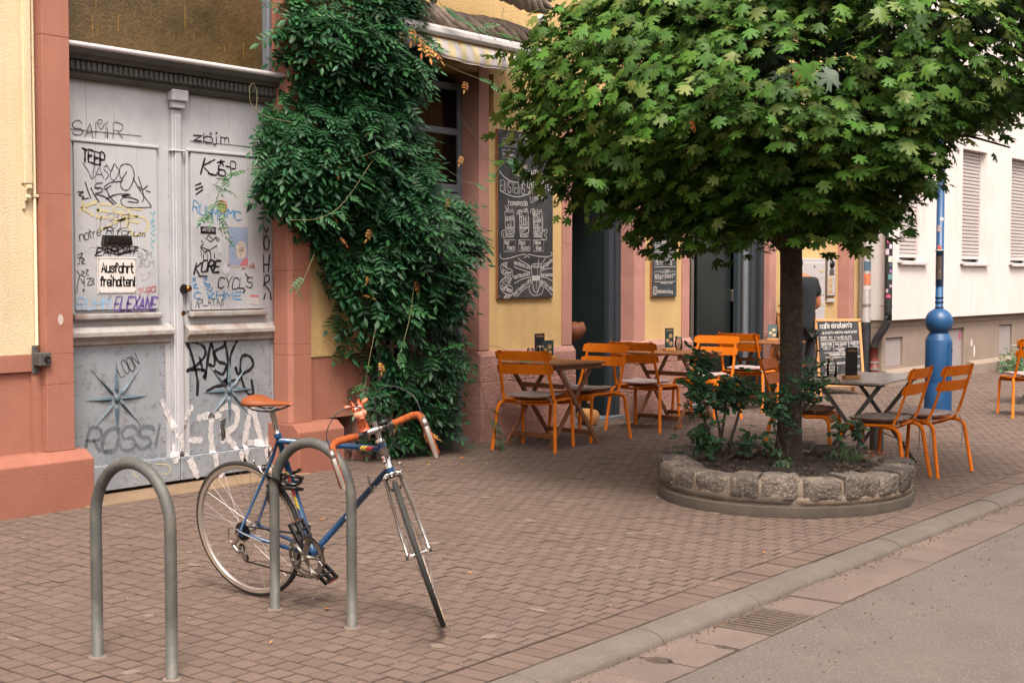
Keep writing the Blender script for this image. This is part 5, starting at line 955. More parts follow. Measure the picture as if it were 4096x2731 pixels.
# ============================================================ white house
wh = thing('white_house', 'white rendered house with closed roller shutters on a grey stone base', 'building', (18.18, 7.5, .08), 0, world_verts=True)
WSL = -.026
def wy(x): return 7.42+WSL*(x-18.18)
WT = Matrix(((1, 0, 0, 0), (WSL, 1, 0, 7.42-WSL*18.18), (0, 0, 1, 0), (0, 0, 0, 1)))   # local y measured back from the street face
def wb(name, mat, x0, x1, y0, y1, z0, z1, parent=None, **k): return MB().box(x0, x1, y0, y1, z0, z1, WT).build(name, mat, parent or wh, **k)
wins = [(18.50, 19.38), (20.78, 21.79), (22.88, 23.9), (25.0, 26.0)]
ZS, ZW = 1.80, 3.50
wb('wall', 'plaster_white', 18.18, 30, 0, .3, .985, ZS); wb('wall', 'plaster_white', 18.18, 30, 0, .3, ZW, 7)
xs_ = [18.18]+[v for w in wins for v in w]+[30]
for a, b in zip(xs_[::2], xs_[1::2]): wb('wall', 'plaster_white', a, b, 0, .3, ZS+.0005, ZW-.0005)
wb('side_wall', 'plaster_white', 18.185, 18.4, .301, 1.0, .985, 7); wb('rear', 'plaster_white', 18.2, 30, 5, 5.2, 0, 7); wb('roof', 'cornice_grey', 18.0, 30, -.4, 5.3, 7, 7.2)
for w0, w1 in wins:
    nm = MB(); nm.box(w0, w1, .17, .2, ZS, ZW, WT); wn = nm.build('window', 'plastic_black', wh)
    wb('side_guide', 'sill', w1-.05, w1-.002, .085, .13, ZS, ZW, wn); wb('side_guide', 'sill', w0+.002, w0+.03, .085, .13, ZS, ZW, wn)
    gap = .05
    z = ZS+gap; wb('bottom_rail', 'sill', w0+.03, w1-.05, .10, .125, z, z+.05, wn, bevel=.003); z += .053; sl_me = None
    while z < ZW:
        mb = MB(); pr = [(.118, z), (.100, z+.012), (.100, z+.040), (.116, z+.052), (.13, z+.052), (.13, z)]
        mb.prism(pr, w0+.03, w1-.05, WT, ax='x'); mb.build('slat', 'shutter', wn); z += .0545
    mb = MB(); mb.prism([(-.055, ZS-.055), (-.055, ZS-.015), (.16, ZS-.001), (.16, ZS-.04), (-.04, ZS-.055)], w0-.02, w1+.03, WT, ax='x'); mb.build('sill', 'sill', wn, bevel=.003)
    MB().box(w0-.07, w0-.0205, -.055, .02, ZS-.03, ZS+.01, WT).build('sill_end', 'sill', wn, bevel=.003)
# stone base
segs_ = [(18.20, 18.32), (18.90, 20.42), (20.42, 20.56), (21.20, 22.55), (22.55, 22.72), (23.32, 25.4), (25.4, 30)]
for a, b in segs_: wb('base_stone', 'concrete_plinth', a+.003, b-.003, .10, .4, .0, .885, bevel=.006)
wb('base_course', 'concrete_plinth', 18.20, 30, .09, .4, .888, .984, bevel=.004)
for a, b, c, d in ((18.323, 18.897, .0, .33), (18.323, 18.897, .735, .885), (20.563, 21.197, 0, .14), (20.563, 21.197, .80, .885), (22.723, 23.317, 0, .30), (22.723, 23.317, .80, .885)): wb('base_stone', 'concrete_plinth', a, b, .10, .4, c, d, bevel=.004)
for a, b, c, d, y in ((18.33, 18.89, .335, .725, .13), (20.57, 21.19, .145, .79, .14), (22.74, 23.3, .31, .79, .13)): wb('hatch', 'hatch', a, b, y, y+.03, c, d, bevel=.003)
wb('hatch_sticker', 'sticker_c', 21.08, 21.15, .136, .1395, .63, .75)
for a, b, zt in ((18.2, 20.5, .30), (21.32, 30, .28)):
    mb = MB(); mb.prism([(.0, 0), (.0, zt-.05), (.05, zt), (.11, zt), (.11, 0)], a, b, WT, ax='x'); mb.build('base_ledge', 'concrete_plinth', wh, bevel=.006)
mb = MB(); mb.prism(disc(21.5, .56, .035, .06, 9, .2)[::-1], .098, .0995, WT); mb.prism(disc(21.62, .42, .03, .09, 9, .3)[::-1], .098, .0995, WT); mb.build('flaked_spot', 'plaster_white', wh)
# ---- rain pipes between the two houses
t = thing('grey_downpipe', 'grey rain pipe with stickers in the corner between the yellow and white houses', 'downpipe', (18.08, 7.72, .08), 0, world_verts=True)
MB().tube([(18.07, 7.70, .95), (18.07, 7.70, 7)], .058, 16).build('pipe', 'pipe_grey', t, smooth=True)
MB().tube([(18.07, 7.70, .08), (18.07, 7.70, .95), (18.07, 7.70, .96)], [.066, .066, .066], 16).build('standpipe', 'pipe_black', t, auto=40)
for z in (1.18, .45, 2.6): MB().tube([(18.07, 7.70, z), (18.07, 7.70, z+.03)], .064, 16).build('pipe_clip', 'pipe_grey', t, auto=40)
def curved_patch(c, r, a0, a1, z0, z1, name, mat, parent, n=6):
    mb = MB(); v = []; f = []
    for k in range(n+1):
        a = a0+(a1-a0)*k/n
        for z in (z0, z1): v.append((c[0]+r*cos(a), c[1]+r*sin(a), z))
    for k in range(n): f.append((2*k, 2*k+2, 2*k+3, 2*k+1))
    return mb.add(v, f).build(name, mat, parent)
ca = radians(218)
for z0, z1, mt in ((1.66, 1.79, 'sticker_b'), (1.47, 1.62, 'sticker_c'), (1.40, 1.455, 'sticker_a')): curved_patch((18.07, 7.70), .0595, ca-.9, ca+.9, z0, z1, 'sticker', mt, t)
mb = MB()
for pl in letters('A', (0, 1.30), (.035, 1.30), .07): ribbon(mb, [Vector(q) for q in pl], .008, lambda p: (18.07+.0596*cos(ca+(p.x-.017)/.0596), 7.70+.0596*sin(ca+(p.x-.017)/.0596), p.y))
mb.build('scribble', 'chalk', t)
t = thing('black_downpipe', 'black rain pipe covered in stickers bending to a rusty red foot', 'downpipe', (18.1, 7.4, .08), 0, world_verts=True)
MB().tube(smooth_poly([(18.10, 7.40, 7), (18.10, 7.40, 1.6), (18.10, 7.40, 1.05), (18.10, 7.43, .92), (18.08, 7.54, .74), (18.08, 7.58, .64), (18.08, 7.58, .60)], 4), .052, 16).build('pipe', 'pipe_black', t, smooth=True)
MB().tube([(18.08, 7.58, .62), (18.08, 7.58, .30)], .056, 16).build('cast_pipe', 'pipe_red', t, smooth=True)
MB().tube(smooth_poly([(18.08, 7.58, .31), (18.08, 7.58, .22), (18.08, 7.62, .15), (18.07, 7.69, .12)], 4), .058, 16).build('bend', 'pipe_red', t, smooth=True)
for z in (.40, .31): MB().tube([(18.08, 7.58, z), (18.08, 7.58, z+.028)], .061, 16).build('pipe_clip', 'pipe_grey', t, auto=40)
MB().tube([(18.10, 7.40, 1.17), (18.10, 7.40, 1.19)], .058, 16).build('pipe_clip', 'pipe_black', t, auto=40)
MB().tube([(18.10, 7.45, 1.18), (18.10, 7.52, 1.19)], .008, 6).build('bracket', 'pipe_grey', t)
for k in range(17):
    z = 1.28+k*.085+R.uniform(-.02, .02); a = ca+R.uniform(-.7, .8); w_ = R.uniform(.25, .6); curved_patch((18.10, 7.40), .0535+.0004*k, a-w_, a+w_, z, z+R.uniform(.03, .08), 'sticker', R.choice(['sticker_a', 'sticker_b', 'sticker_a', 'sticker_c']), t, 4)
# ============================================================ orange garden chairs
def bez(a, b, c, n=6):
    a, b, c = Vector(a), Vector(b), Vector(c); return [a*(1-t)**2+b*2*t*(1-t)+c*t*t for t in [k/n for k in range(n+1)]]
def make_chair():
    t = thing('garden_chair', 'x', 'chair', (0, 0, 0), 0, 'orange metal slat-back cafe chairs')
    r = .0150
    for s in (-1, 1):
        fl = [Vector((.06, s*.215, .425))]+bez((.18, s*.228, .43), (.245, s*.232, .432), (.252, s*.235, .37), 6)+[Vector((.275, s*.243, .0))]
        MB().tube(fl, r, 10).build('leg', 'orange_paint', t, smooth=True)
        rl = [Vector((-.04, s*.17, .418))]+bez((-.12, s*.235, .42), (-.20, s*.262, .425), (-.215, s*.268, .36), 6)+[Vector((-.27, s*.295, 0))]
        MB().tube(rl, r, 10).build('leg', 'orange_paint', t, smooth=True)
        bp = [(-.15, s*.235, .44), (-.19, s*.232, .52), (-.295, s*.215, .84), (-.303, s*.213, .872)]
        MB().tube(bp, [(.010, .015)]*4, 10).build('back_post', 'orange_paint', t, smooth=True)
        MB().tube(bez((-.15, s*.235, .446), (-.17, s*.236, .435), (-.08, s*.228, .432), 4)+[Vector((.08, s*.218, .428))], .011, 8).build('seat_rail', 'orange_paint', t, smooth=True)
    MB().tube([(-.10-.0*abs(k), k*.0258, .412-.012*(1-(k/9)**2)) for k in range(-9, 10)], .010, 8).build('cross_rail', 'orange_paint', t, smooth=True)
    def slat(z0, z1, xa, xb, name):
        mb = MB(); n = 12; v = []
        for k in range(n+1):
            y = -.262+.524*k/n; c = -.030*(1-(y/.262)**2)
            rd = .012 if k in (0, n) else 0
            for z, xo in ((z0+rd, xa), (z1-rd, xb)):
                v += [(xo+c+.014, y, z), (xo+c+.018, y, z)]
        f = []
        for k in range(n):
            a, b = k*4, (k+1)*4
            f += [(a, a+2, b+2, b), (a+1, b+1, b+3, a+3), (a+2, a+3, b+3, b+2), (a, b, b+1, a+1)]
        f += [(0, 1, 3, 2), (n*4, n*4+2, n*4+3, n*4+1)]
        return mb.add(v, f).build(name, 'orange_paint', t, bevel=.0015)
    slat(.785, .868, -.276, -.300, 'back_slat'); slat(.665, .750, -.237, -.264, 'back_slat')
    # seat sheet, dished across and rolled down at the front
    mb = MB(); pr = [(-.165, .447), (-.10, .44), (.0, .438), (.10, .442), (.19, .445), (.225, .44), (.245, .42), (.25, .385)]; n = 12; v = []; f = []
    for k in range(n+1):
        y = -.225+.45*k/n; d = -.016*(1-(y/.225)**2)
        for x, z in pr: v.append((x, y, z+d))
    m = len(pr)
    for k in range(n):
        for j in range(m-1): f.append((k*m+j, (k+1)*m+j, (k+1)*m+j+1, k*m+j+1)[::-1])
    o = mb.add(v, f).build('seat', 'orange_paint', t, smooth=True); s = o.modifiers.new('s', 'SOLIDIFY'); s.thickness = .004
    return t
chair0 = make_chair()
def cushion_mesh(seed, lift=0):
    n = 20; mb = MB(); v = []; f = []; rr = random.Random(seed)
    for sgn in (1, -1):
        for i in range(n+1):
            for j in range(n+1):
                u = i/n*2-1; w = j/n*2-1; e = (1-abs(u)**6)*(1-abs(w)**6)
                x = u*.20*(1-.03*w*w); y = w*.20*(1-.03*u*u)
                th = .019*max(0, e)**.5
                q = max(0, 1-min((u-a)**2+(w-b)**2 for a in (-.4, .4) for b in (-.4, .4))*28)*.012
                wr = .006*noise.noise(Vector((u*2.2+seed, w*2.2, sgn*.3)))+.003*noise.noise(Vector((u*6, w*6+seed, sgn)))
                d = -.014*(1-w*w)*.8+.013
                z = .022+sgn*(th-(q if sgn > 0 else 0))+(wr if abs(u) < 1 else wr)+d
                if lift: k = max(0, (u*.5+w*lift)-.55); z += k*k*.5; x -= k*.03
                z = max(z, .004+d*.5) if sgn < 0 else z
                v.append((x, y, z))
    N = (n+1)*(n+1)
    for i in range(n):
        for j in range(n):
            a = i*(n+1)+j; f.append((a, a+n+1, a+n+2, a+1)); f.append((N+a, N+a+1, N+a+n+2, N+a+n+1))
    for i in range(n):
        for a, b in ((i, i+1), (n*(n+1)+i+1, n*(n+1)+i)): f.append((a, b, N+b, N+a))
        for a, b in (((i+1)*(n+1), i*(n+1)), (i*(n+1)+n, (i+1)*(n+1)+n)): f.append((a, b, N+b, N+a))
    return mb.add(v, f)
def add_cushion(x, y, rz, mat, label, seed, lift=0, dz=0, ties=(1, 1)):
    t = thing('seat_cushion', label, 'cushion', (x, y, pz(y)+.442+dz), rz, 'quilted cushions on the cafe chairs')
    cushion_mesh(seed, lift).build('pad', mat, t, smooth=True)
    for s, on in ((-1, ties[0]), (1, ties[1])):
        if on: MB().tube(smooth_poly([(-.19, s*.19, .02), (-.215, s*.235, .01), (-.225, s*.262, -.08), (-.22, s*.268, -.24), (-.215, s*.262, -.27)], 4), .0045, 5).build('tie', mat, t, smooth=True)
    return t
CH = [
 (9.76, 7.185, radians(13), 'orange chair seen from behind at the left end of the nearest wooden table', 'cushion', 'thin grey cushion on the leftmost orange chair, its ties hanging down', 1, 0, (1, 1)),
 (10.66, 7.25, radians(177), 'orange chair with a crumpled cushion at the right end of the nearest wooden table', 'cushion', 'crumpled grey cushion with one corner pushed up, on the second chair', 2, -.9, (1, 0)),
 (11.66, 7.25, radians(5), 'orange chair seen from behind between the first and second wooden tables', 'cushion_light', 'pale cushion on the chair between the two wooden tables', 3, 0, (1, 0)),
 (12.88, 7.27, radians(183), 'orange chair with its back before the glazed doorway, right of the second wooden table', 'cushion_light', 'pale thick quilted cushion on the chair before the glazed doorway', 4, 0, (0, 1)),
 (14.10, 7.40, radians(3), 'orange chair seen from behind beside the folded doors, left of the farthest wooden table', 'cushion_light', 'pale cushion on the chair beside the folded doors', 5, 0, (1, 0)),
 (15.28, 7.55, radians(186), 'orange chair partly hidden behind the maple trunk at the farthest wooden table', 'cushion_light', 'pale cushion behind the tree trunk at the farthest table', 6, 0, (0, 0)),
 (10.44, 4.98, radians(-76), 'orange chair behind the planter, its back just left of the maple trunk', 'cushion_brown', 'brown rumpled cushion on the chair behind the tree trunk', 7, 0, (0, 1)),
 (10.27, 4.22, radians(93), 'orange chair nearest the planter on the road side of the grey table', 'cushion', 'dark grey cushion with a white care tag on the chair nearest the planter', 8, 0, (1, 1)),
 (10.84, 4.12, radians(84), 'orange chair in front of the blue lamp post, right of its twin', 'cushion_light', 'pale cushion on the orange chair in front of the blue lamp post', 9, 0, (1, 1)),
 (15.776, 4.80, radians(40), 'orange chair cut off by the right edge of the photo near the white house', 'cushion_light', 'pale cushion on the chair cut off at the right edge', 10, 0, (0, 0)),
]
for i, (x, y, rz, lab, cm, clab, sd_, lift, ties) in enumerate(CH):
    if i == 0: ch = chair0; ch.location = (x, y, pz(y)); ch.rotation_euler = (0, 0, rz); ch['label'] = lab
    else: ch = copy_tree(chair0, (x, y, pz(y)), rz, lab)
    add_cushion(x+.03*cos(rz), y+.03*sin(rz), rz+R.uniform(-.06, .06), cm, clab, sd_, lift, 0, ties)
# ============================================================ wooden folding tables
def make_wood_table(w=.68, d=.70):
    t = thing('folding_table', 'x', 'table', (0, 0, 0), 0, 'slatted wooden folding tables along the cafe wall')
    n = 10
    for k in range(n):
        a = -w/2+w*k/n; MB().box(a+.003, a+w/n-.003, -d/2, d/2, .722, .742).build('slat', 'wood_table', t, bevel=.003)
    for y in (-d/2+.05, d/2-.05): MB().box(-w/2+.012, w/2-.012, y-.012, y+.012, .682, .7215).build('rail', 'wood_table', t, bevel=.003)
    for y0, ya in ((-d/2+.075, -.016), (d/2-.075, .016)):
        for s in (-1, 1):
            yy = y0+(ya if s > 0 else -ya)*.7
            a = Vector((-s*.235, yy, .70)); b = Vector((s*.31, yy, .0)); u = (b-a).normalized(); L_ = (b-a).length
            T_ = Matrix.Translation(a) @ u.to_track_quat('X', 'Y').to_matrix().to_4x4()
            ang = atan2(-(b.z-a.z), b.x-a.x); T_ = Matrix.Translation(a) @ Matrix.Rotation(ang, 4, 'Y')
            MB().box(0, L_, -.010, .010, -.020, .020, T_).build('leg', 'wood_leg', t, bevel=.003)
    for x, z in ((-.245, .10), (.245, .10), (-.13, .53)): MB().box(x-.018, x+.018, -d/2+.09, d/2-.09, z-.02, z+.02).build('crossbar', 'wood_leg', t, bevel=.003)
    mb = MB()
    for y0 in (-d/2+.06, d/2-.06): mb.sphere((.035, y0, .35), (.006, .02, .006), 8, 5)
    mb.build('bolt', 'alu', t)
    return t
tb = make_wood_table()
for i, (x, y, rz, lab) in enumerate([(10.13, 7.28, -7, 'nearest slatted wooden folding table, beside the tall chalkboard'), (12.20, 7.24, -7, 'second slatted wooden folding table, under the narrow chalkboard'), (14.72, 7.52, -4, 'farthest slatted wooden folding table, partly behind the maple trunk')]):
    if i == 0: q = tb; q.location = (x, y, pz(y)); q.rotation_euler = (0, 0, radians(rz)); q['label'] = lab
    else: q = copy_tree(tb, (x, y, pz(y)), radians(rz), lab)
# ============================================================ grey slatted table
def make_grey_table(w, d, loc, rz, lab):
    t = thing('grey_table', lab, 'table', loc, rz, 'grey slatted terrace tables')
    n = 5
    for k in range(n):
        a = -d/2+d*k/n; MB().box(-w/2, w/2, a+.003, a+d/n-.003, .71, .728).build('slat', 'table_grey', t, bevel=.003)
    for x in (-w/2+.2, w/2-.2):
        MB().box(x-.02, x+.02, -d/2+.03, d/2-.03, .685, .7095).build('rail', 'metal_grey', t, bevel=.002)
        for s in (-1, 1):
            a = Vector((x+s*.015, -s*(d/2-.07), .69)); b = Vector((x+s*.015, s*(d/2-.02), 0)); mid = a.lerp(b, .5)
            ang = atan2(b.z-a.z, b.y-a.y); T_ = Matrix.Translation(a) @ Matrix.Rotation(ang, 4, 'X')
            MB().box(-.006, .006, 0, (b-a).length, -.017, .017, T_).build('leg', 'metal_grey', t, bevel=.002)
    MB().tube([(-w/2+.2, 0, .35), (w/2-.2, 0, .35)], .007, 6).build('crossbar', 'metal_grey', t)
    MB().tube([(-w/2+.2, .20, .16), (0, 0, .34), (w/2-.2, -.20, .16)], .005, 6).build('brace', 'metal_grey', t)
    return t
gt = make_grey_table(1.22, .62, (10.83, 4.60, pz(4.6)), radians(4), 'grey slatted terrace table beside the stone planter')
make_grey_table(.9, .7, (17.33, 5.03, pz(5.0)), radians(2), 'grey terrace table just reaching in at the right edge of the photo')
# ============================================================ small things on the tables
def jar(x, y, z, lab, h_=.13, r=.038, lid=True):
    t = thing('glass_jar', lab, 'glass jar', (x, y, z), 0, 'glass jars on the tables')
    mb = MB(); mb.lathe([(0, .004), (r*.9, .004), (r, .015), (r, h_*.72), (r*.82, h_*.86), (r*.8, h_), (r*.76, h_), (r*.76, h_*.86), (r*.93, h_*.72), (r*.93, .018), (0, .010)], 20); mb.build('glass', 'jar_glass', t, smooth=True)
    MB().tube(smooth_poly([(r, 0, h_*.7), (r+.028, 0, h_*.66), (r+.028, 0, h_*.3), (r, 0, h_*.22)], 5), .005, 6, Matrix.Rotation(-.7, 4, 'Z')).build('handle', 'jar_glass', t, smooth=True)
    if lid: MB().lathe([(0, h_+.014), (r*.86, h_+.014), (r*.9, h_+.010), (r*.9, h_-.006), (r*.86, h_-.006)], 20).build('lid', 'alu', t, auto=40)
    return t
def card(x, y, z, rz, w, h_, mat, lab, name='menu_card', tilt=0, title=None, pics=True, block='wood_block'):
    t = thing(name, lab, 'menu card', (x, y, z), rz, 'menu cards in wooden holders')
    MB().box(-w*.62, w*.62, -.028, .028, 0, .028).build('holder', block, t, bevel=.003)
    T_ = Matrix.Translation((0, 0, .02)) @ Matrix.Rotation(tilt, 4, 'X')
    MB().box(-w/2, w/2, -.0015, .0015, 0, h_, T_).build('card', mat, t)
    if title:
        mb = MB()
        for pl in letters(title, (-w*.32, h_*.86), (w*.36, h_*.86), h_*.06, jit=0): ribbon(mb, [Vector(p) for p in pl], .0022, lambda p: T_ @ Vector((p.x, -.0022, p.y)))
        mb.build('lettering', 'wood_pale', t)
    if pics:
        for a, b, r in ((.15*w, .62*h_, .022), (-.2*w, .40*h_, .020), (.18*w, .25*h_, .022)): MB().prism([(a+r*cos(2*pi*k/14), b+r*sin(2*pi*k/14)) for k in range(14)][::-1], -.0028, -.0018, T_).build('picture', 'menu_print', t)
    return t
zt = .742
jar(10.12, 7.40, pz(7.4)+zt, 'glass jar with a metal lid on the nearest wooden table', .12, .036)
jar(10.05, 7.46, pz(7.46)+zt, 'glass mug half behind the lidded jar on the nearest wooden table', .11, .036, False)
card(10.33, 7.47, pz(7.47)+zt, radians(-18), .13, .15, 'menu_teal', 'dark green menu card with rounded corner on the nearest wooden table')
card(10.30, 7.54, pz(7.54)+zt, radians(-12), .12, .21, 'card_black', 'black beer card standing behind the green menu card', title='Fürstenberg', pics=False)
card(12.30, 7.36, pz(7.36)+zt, radians(-25), .105, .21, 'menu_teal', 'tall green menu card on the second wooden table', title='EINSTEINS')
jar(12.42, 7.32, pz(7.32)+zt, 'glass mug beside the tall green menu card', .13, .04, True)
card(14.93, 7.52, pz(7.52)+zt, radians(-60), .11, .21, 'menu_teal', 'tilted green menu card on the farthest wooden table', tilt=radians(-38))
jar(14.98, 7.45, pz(7.45)+zt, 'glass mug on the farthest wooden table', .12, .04, False)
zg = .728
jar(10.50, 4.76, pz(4.76)+zg, 'glass jar left of the black card on the grey table', .15, .042, True)
card(10.56, 4.62, pz(4.62)+zg, radians(-32), .115, .235, 'card_black', 'black card in a pale wooden block on the grey table', title='Fürstenberg', pics=False)
t = tag(MB().lathe([(0, 0), (.062, 0), (.062, .25), (.058, .255), (.052, .25), (.052, .02), (0, .02)], 20).build('ground_sleeve', 'metal_grey', None, off=(0, 0, 0), auto=40), 'short dark metal sleeve standing on the paving under the grey table', 'metal sleeve'); t.location = (11.5, 4.79, pz(4.79))
# ============================================================ A-boards
def aboard(name, loc, rz, w, h_, lab, lines, arch=False, fr=.035, frame='wood_pale', tilt=12):
    t = thing(name, lab, 'A-board', loc, rz, 'folding chalkboards on the pavement')
    Tf = Matrix.Rotation(radians(-tilt), 4, 'X')
    Tb = Matrix.Translation((0, .40*h_+.0, 0)) @ Matrix.Rotation(radians(tilt), 4, 'X')
    for s in (-1, 1): MB().box(s*w/2-(fr if s > 0 else 0), s*w/2+(fr if s < 0 else 0), -.012, .012, 0, h_, Tf).build('stile', frame, t, bevel=.003)
    if arch:
        mb = MB(); pts = [(-w/2+fr+.0005, h_-.10), (w/2-fr-.0005, h_-.10)]+[((w/2-fr)*cos(pi*k/10)*.995, h_-.03+.05*sin(pi*k/10)) for k in range(11)]; mb.prism(pts[::-1], -.011, .011, Tf); mb.build('top_rail', frame, t, bevel=.003); zt_ = h_-.10
    else: MB().box(-w/2+fr, w/2-fr, -.0118, .0118, h_-fr, h_, Tf).build('top_rail', frame, t, bevel=.003); zt_ = h_-fr
    MB().box(-w/2+fr, w/2-fr, -.0118, .0118, .10, .10+fr, Tf).build('bottom_rail', frame, t, bevel=.003)
    MB().box(-w/2+fr, w/2-fr, -.004, .004, .10+fr, zt_, Tf).build('board', 'blackboard', t)
    mb = MB()
    for s in (-1, 1): mb.box(s*w/2-(fr if s > 0 else 0), s*w/2+(fr if s < 0 else 0), -.012, .012, 0, h_-.02, Tb)
    mb.box(-w/2+fr, w/2-fr, -.008, .008, .08, h_-.06, Tb); mb.build('rear_panel', 'board_edge', t)
    mb = MB()
    for it in lines:
        if it[0] == 'l': ribbon(mb, [Vector(it[1]), Vector(it[2])], .005, lambda p: Tf @ Vector((p.x, -.0055, p.y)))
        else:
            tx, x0, z0, x1, z1, hh, ww = it
            for pl in letters(tx, (x0, z0), (x1, z1), hh): ribbon(mb, [Vector(p) for p in pl], ww, lambda p: Tf @ Vector((p.x, -.0055, p.y)))
    mb.build('chalk_writing', 'chalk', t)
    return t
W = .62
def ln(tx, u0, v0, u1, v1, hh, ww): return (tx, -W/2+u0*W, .07+v0*.93, -W/2+u1*W, .07+v1*.93, hh, ww*.8)
L1 = [ln('cafe einstein\'s', .12, .845, .80, .86, .07, .011), ln('einstein\'s matcha experience', .15, .765, .90, .785, .035, .005), ln('BERRY ZEN', .12, .70, .36, .705, .028, .005), ln('ERDBEER MATCHA', .11, .672, .40, .675, .014, .0035), ln('MANGO BLISS', .46, .705, .78, .715, .028, .005), ln('MIT MANGO-MATCHA MIX', .47, .678, .79, .685, .014, .0035),
 ('l', (-W/2+.11*W, .07+.645*.93), (-W/2+.92*W, .07+.665*.93)), ('l', (-W/2+.42*W, .07+.67*.93), (-W/2+.42*W, .07+.735*.93)), ln('GOLDEN COW', .12, .605, .34, .61, .028, .005), ln('PINK DRAGON', .42, .61, .66, .615, .026, .005), ln('MANGO-ZEN', .74, .62, .94, .63, .026, .005), ln('FIZZ', .48, .583, .58, .585, .018, .004), ln('FIZZ', .80, .592, .90, .595, .022, .0045), ln('MIT SOFT MINT', .12, .575, .36, .58, .014, .0035), ln('CREMA', .16, .55, .30, .552, .016, .0035), ln('DRACHENFRUCHT-LIMO', .42, .553, .70, .56, .015, .0035), ln('CREME', .47, .53, .60, .532, .018, .004), ln('MINT KOKOS', .74, .567, .93, .575, .015, .0035), ln('CREME', .78, .545, .90, .55, .018, .004),
 ('l', (-W/2+.38*W, .07+.535*.93), (-W/2+.385*W, .07+.64*.93)), ('l', (-W/2+.71*W, .07+.545*.93), (-W/2+.70*W, .07+.65*.93)), ('l', (-W/2+.18*W, .07+.505*.93), (-W/2+.90*W, .07+.525*.93)), ln('STRAWBERRY MATCHA MARTINI', .28, .465, .84, .475, .030, .0055), ln('*WODKA *ERDBEEREN *MATCHA *PROSECCO', .18, .43, .93, .445, .016, .0035), ln('DRY*', .24, .40, .33, .403, .016, .0035), ln('einstein\'s coconut cream', .14, .34, .78, .36, .030, .0055), ln('PINK COCO', .19, .29, .43, .295, .028, .005), ln('MANGO COCO', .60, .295, .90, .305, .028, .005), ln('PARADISE', .22, .25, .43, .255, .024, .005), ln('CRUSH', .66, .258, .80, .262, .026, .005), ln('*ERDBEER *KOKOS', .16, .218, .40, .222, .013, .003), ln('*MANGO *KOKOS *MARACUJA', .58, .225, .95, .233, .013, .003), ln('*SODA', .14, .19, .27, .192, .014, .003)]
aboard('pavement_board', (16.60, 7.38, pz(7.3)), radians(-45), W, .98, 'wooden A-board reading cafe einstein\'s beside the rain pipes', L1)
L2 = [('cafe einstein', -.20, .80, .20, .80, .06, .008), ('HEUTE KUCHEN', -.14, .66, .16, .66, .03, .005), ('QUICHE', -.1, .50, .12, .50, .035, .006), ('SALAT', -.1, .40, .12, .40, .035, .006)]
aboard('pavement_board', (15.34, 7.32, pz(7.3)), radians(-40), .50, 1.10, 'wooden A-board with arched top half hidden behind the maple trunk', L2, arch=True, frame='wood_block')
# ============================================================ bicycle stands
def hoop(x, y0, y1, h_, rz, lab):
    yc = (y0+y1)/2; t = thing('bike_stand', lab, 'bicycle stand', (x, yc, pz(yc)), rz, 'galvanised steel bicycle hoops')
    hw = (y1-y0)/2; r = hw; pts = [(0, -hw, -.03), (0, -hw, .25), (0, -hw, h_-r)]+[(0, -hw*cos(a), h_-r+r*sin(a)*1.0) for a in [pi*k/24 for k in range(1, 24)]]+[(0, hw, h_-r), (0, hw, .25), (0, hw, -.03)]
    MB().tube(pts, .0235, 20).build('hoop', 'galvanised', t, smooth=True)
    for s in (-1, 1): MB().lathe([(.0235, .0025), (.034, .002), (.038, -.004)], 18, Matrix.Translation((0, s*hw, .002+s*hw*.02))).build('mortar_collar', 'smear', t)
    return t
hoop(3.437, 4.277, 4.745, .815, 0, 'empty steel bicycle hoop in the left foreground')
hoop(4.437, 4.279, 4.772, .80, 0, 'steel bicycle hoop with the blue racing bicycle locked to it')
# ============================================================ blue lamp post
lp = thing('lamp_post', 'blue lamp post with a ball joint and stickers behind the orange chairs', 'lamp post', (15.25, 5.64, pz(5.64)), 0)
MB().lathe([(.150, 0), (.150, .30), (.142, .34), (.142, .36), (.146, .38), (.146, .82), (.140, .835), (.118, .885), (.112, .90)], 32).build('base', 'pole_blue', lp, auto=30)
MB().lathe([(.10, .885)]+[(.152*sin(a), 1.03-.152*cos(a)) for a in [pi*k/18 for k in range(4, 17)]]+[(.045, 1.18)], 32).build('ball', 'pole_blue', lp, smooth=True)
MB().tube([(0, 0, 1.16), (0, 0, 5.2)], .043, 20).build('pole', 'pole_blue', lp, smooth=True)
for z in (1.185, 1.245, 1.295): MB().tube([(0, 0, z), (0, 0, z+.010)], .049, 20).build('ring', 'plastic_black', lp, auto=40)
ca2 = radians(200)
def curved_plate(a0, a1, z0, z1, r, mat, name, par):
    mb = MB(); v = []; f = []; n = 8
    for k in range(n+1):
        a = a0+(a1-a0)*k/n
        for rr in (r, r+.004):
            for z in (z0, z1): v.append((rr*cos(a), rr*sin(a), z))
    for k in range(n): a = k*4; b = a+4; f += [(a+2, b+2, b+3, a+3), (a+1, a+3, b+3, b+1), (a, b, b+2, a+2)]
    f += [(0, 2, 3, 1), (n*4, n*4+1, n*4+3, n*4+2)]
    return mb.add(v, f).build(name, mat, par)
cam_a = atan2(-5.64, -15.25)
curved_plate(cam_a+.72, cam_a+1.35, .30, .80, .1465, 'pole_blue', 'service_door', lp); MB().sphere((.15*cos(cam_a+1.2), .15*sin(cam_a+1.2), .72), .012, 8, 6).build('lock', 'plastic_black', lp)
for a, z0, z1, mt in ((-.2, 1.83, 1.88, 'sticker_c'), (-.3, 2.03, 2.10, 'sticker_a'), (.35, 2.15, 2.19, 'chalk')): curved_patch((0, 0), .0445, cam_a+a-.5, cam_a+a+.5, z0, z1, 'sticker', mt, lp)
mb = MB(); v = []; f = []; n = 10
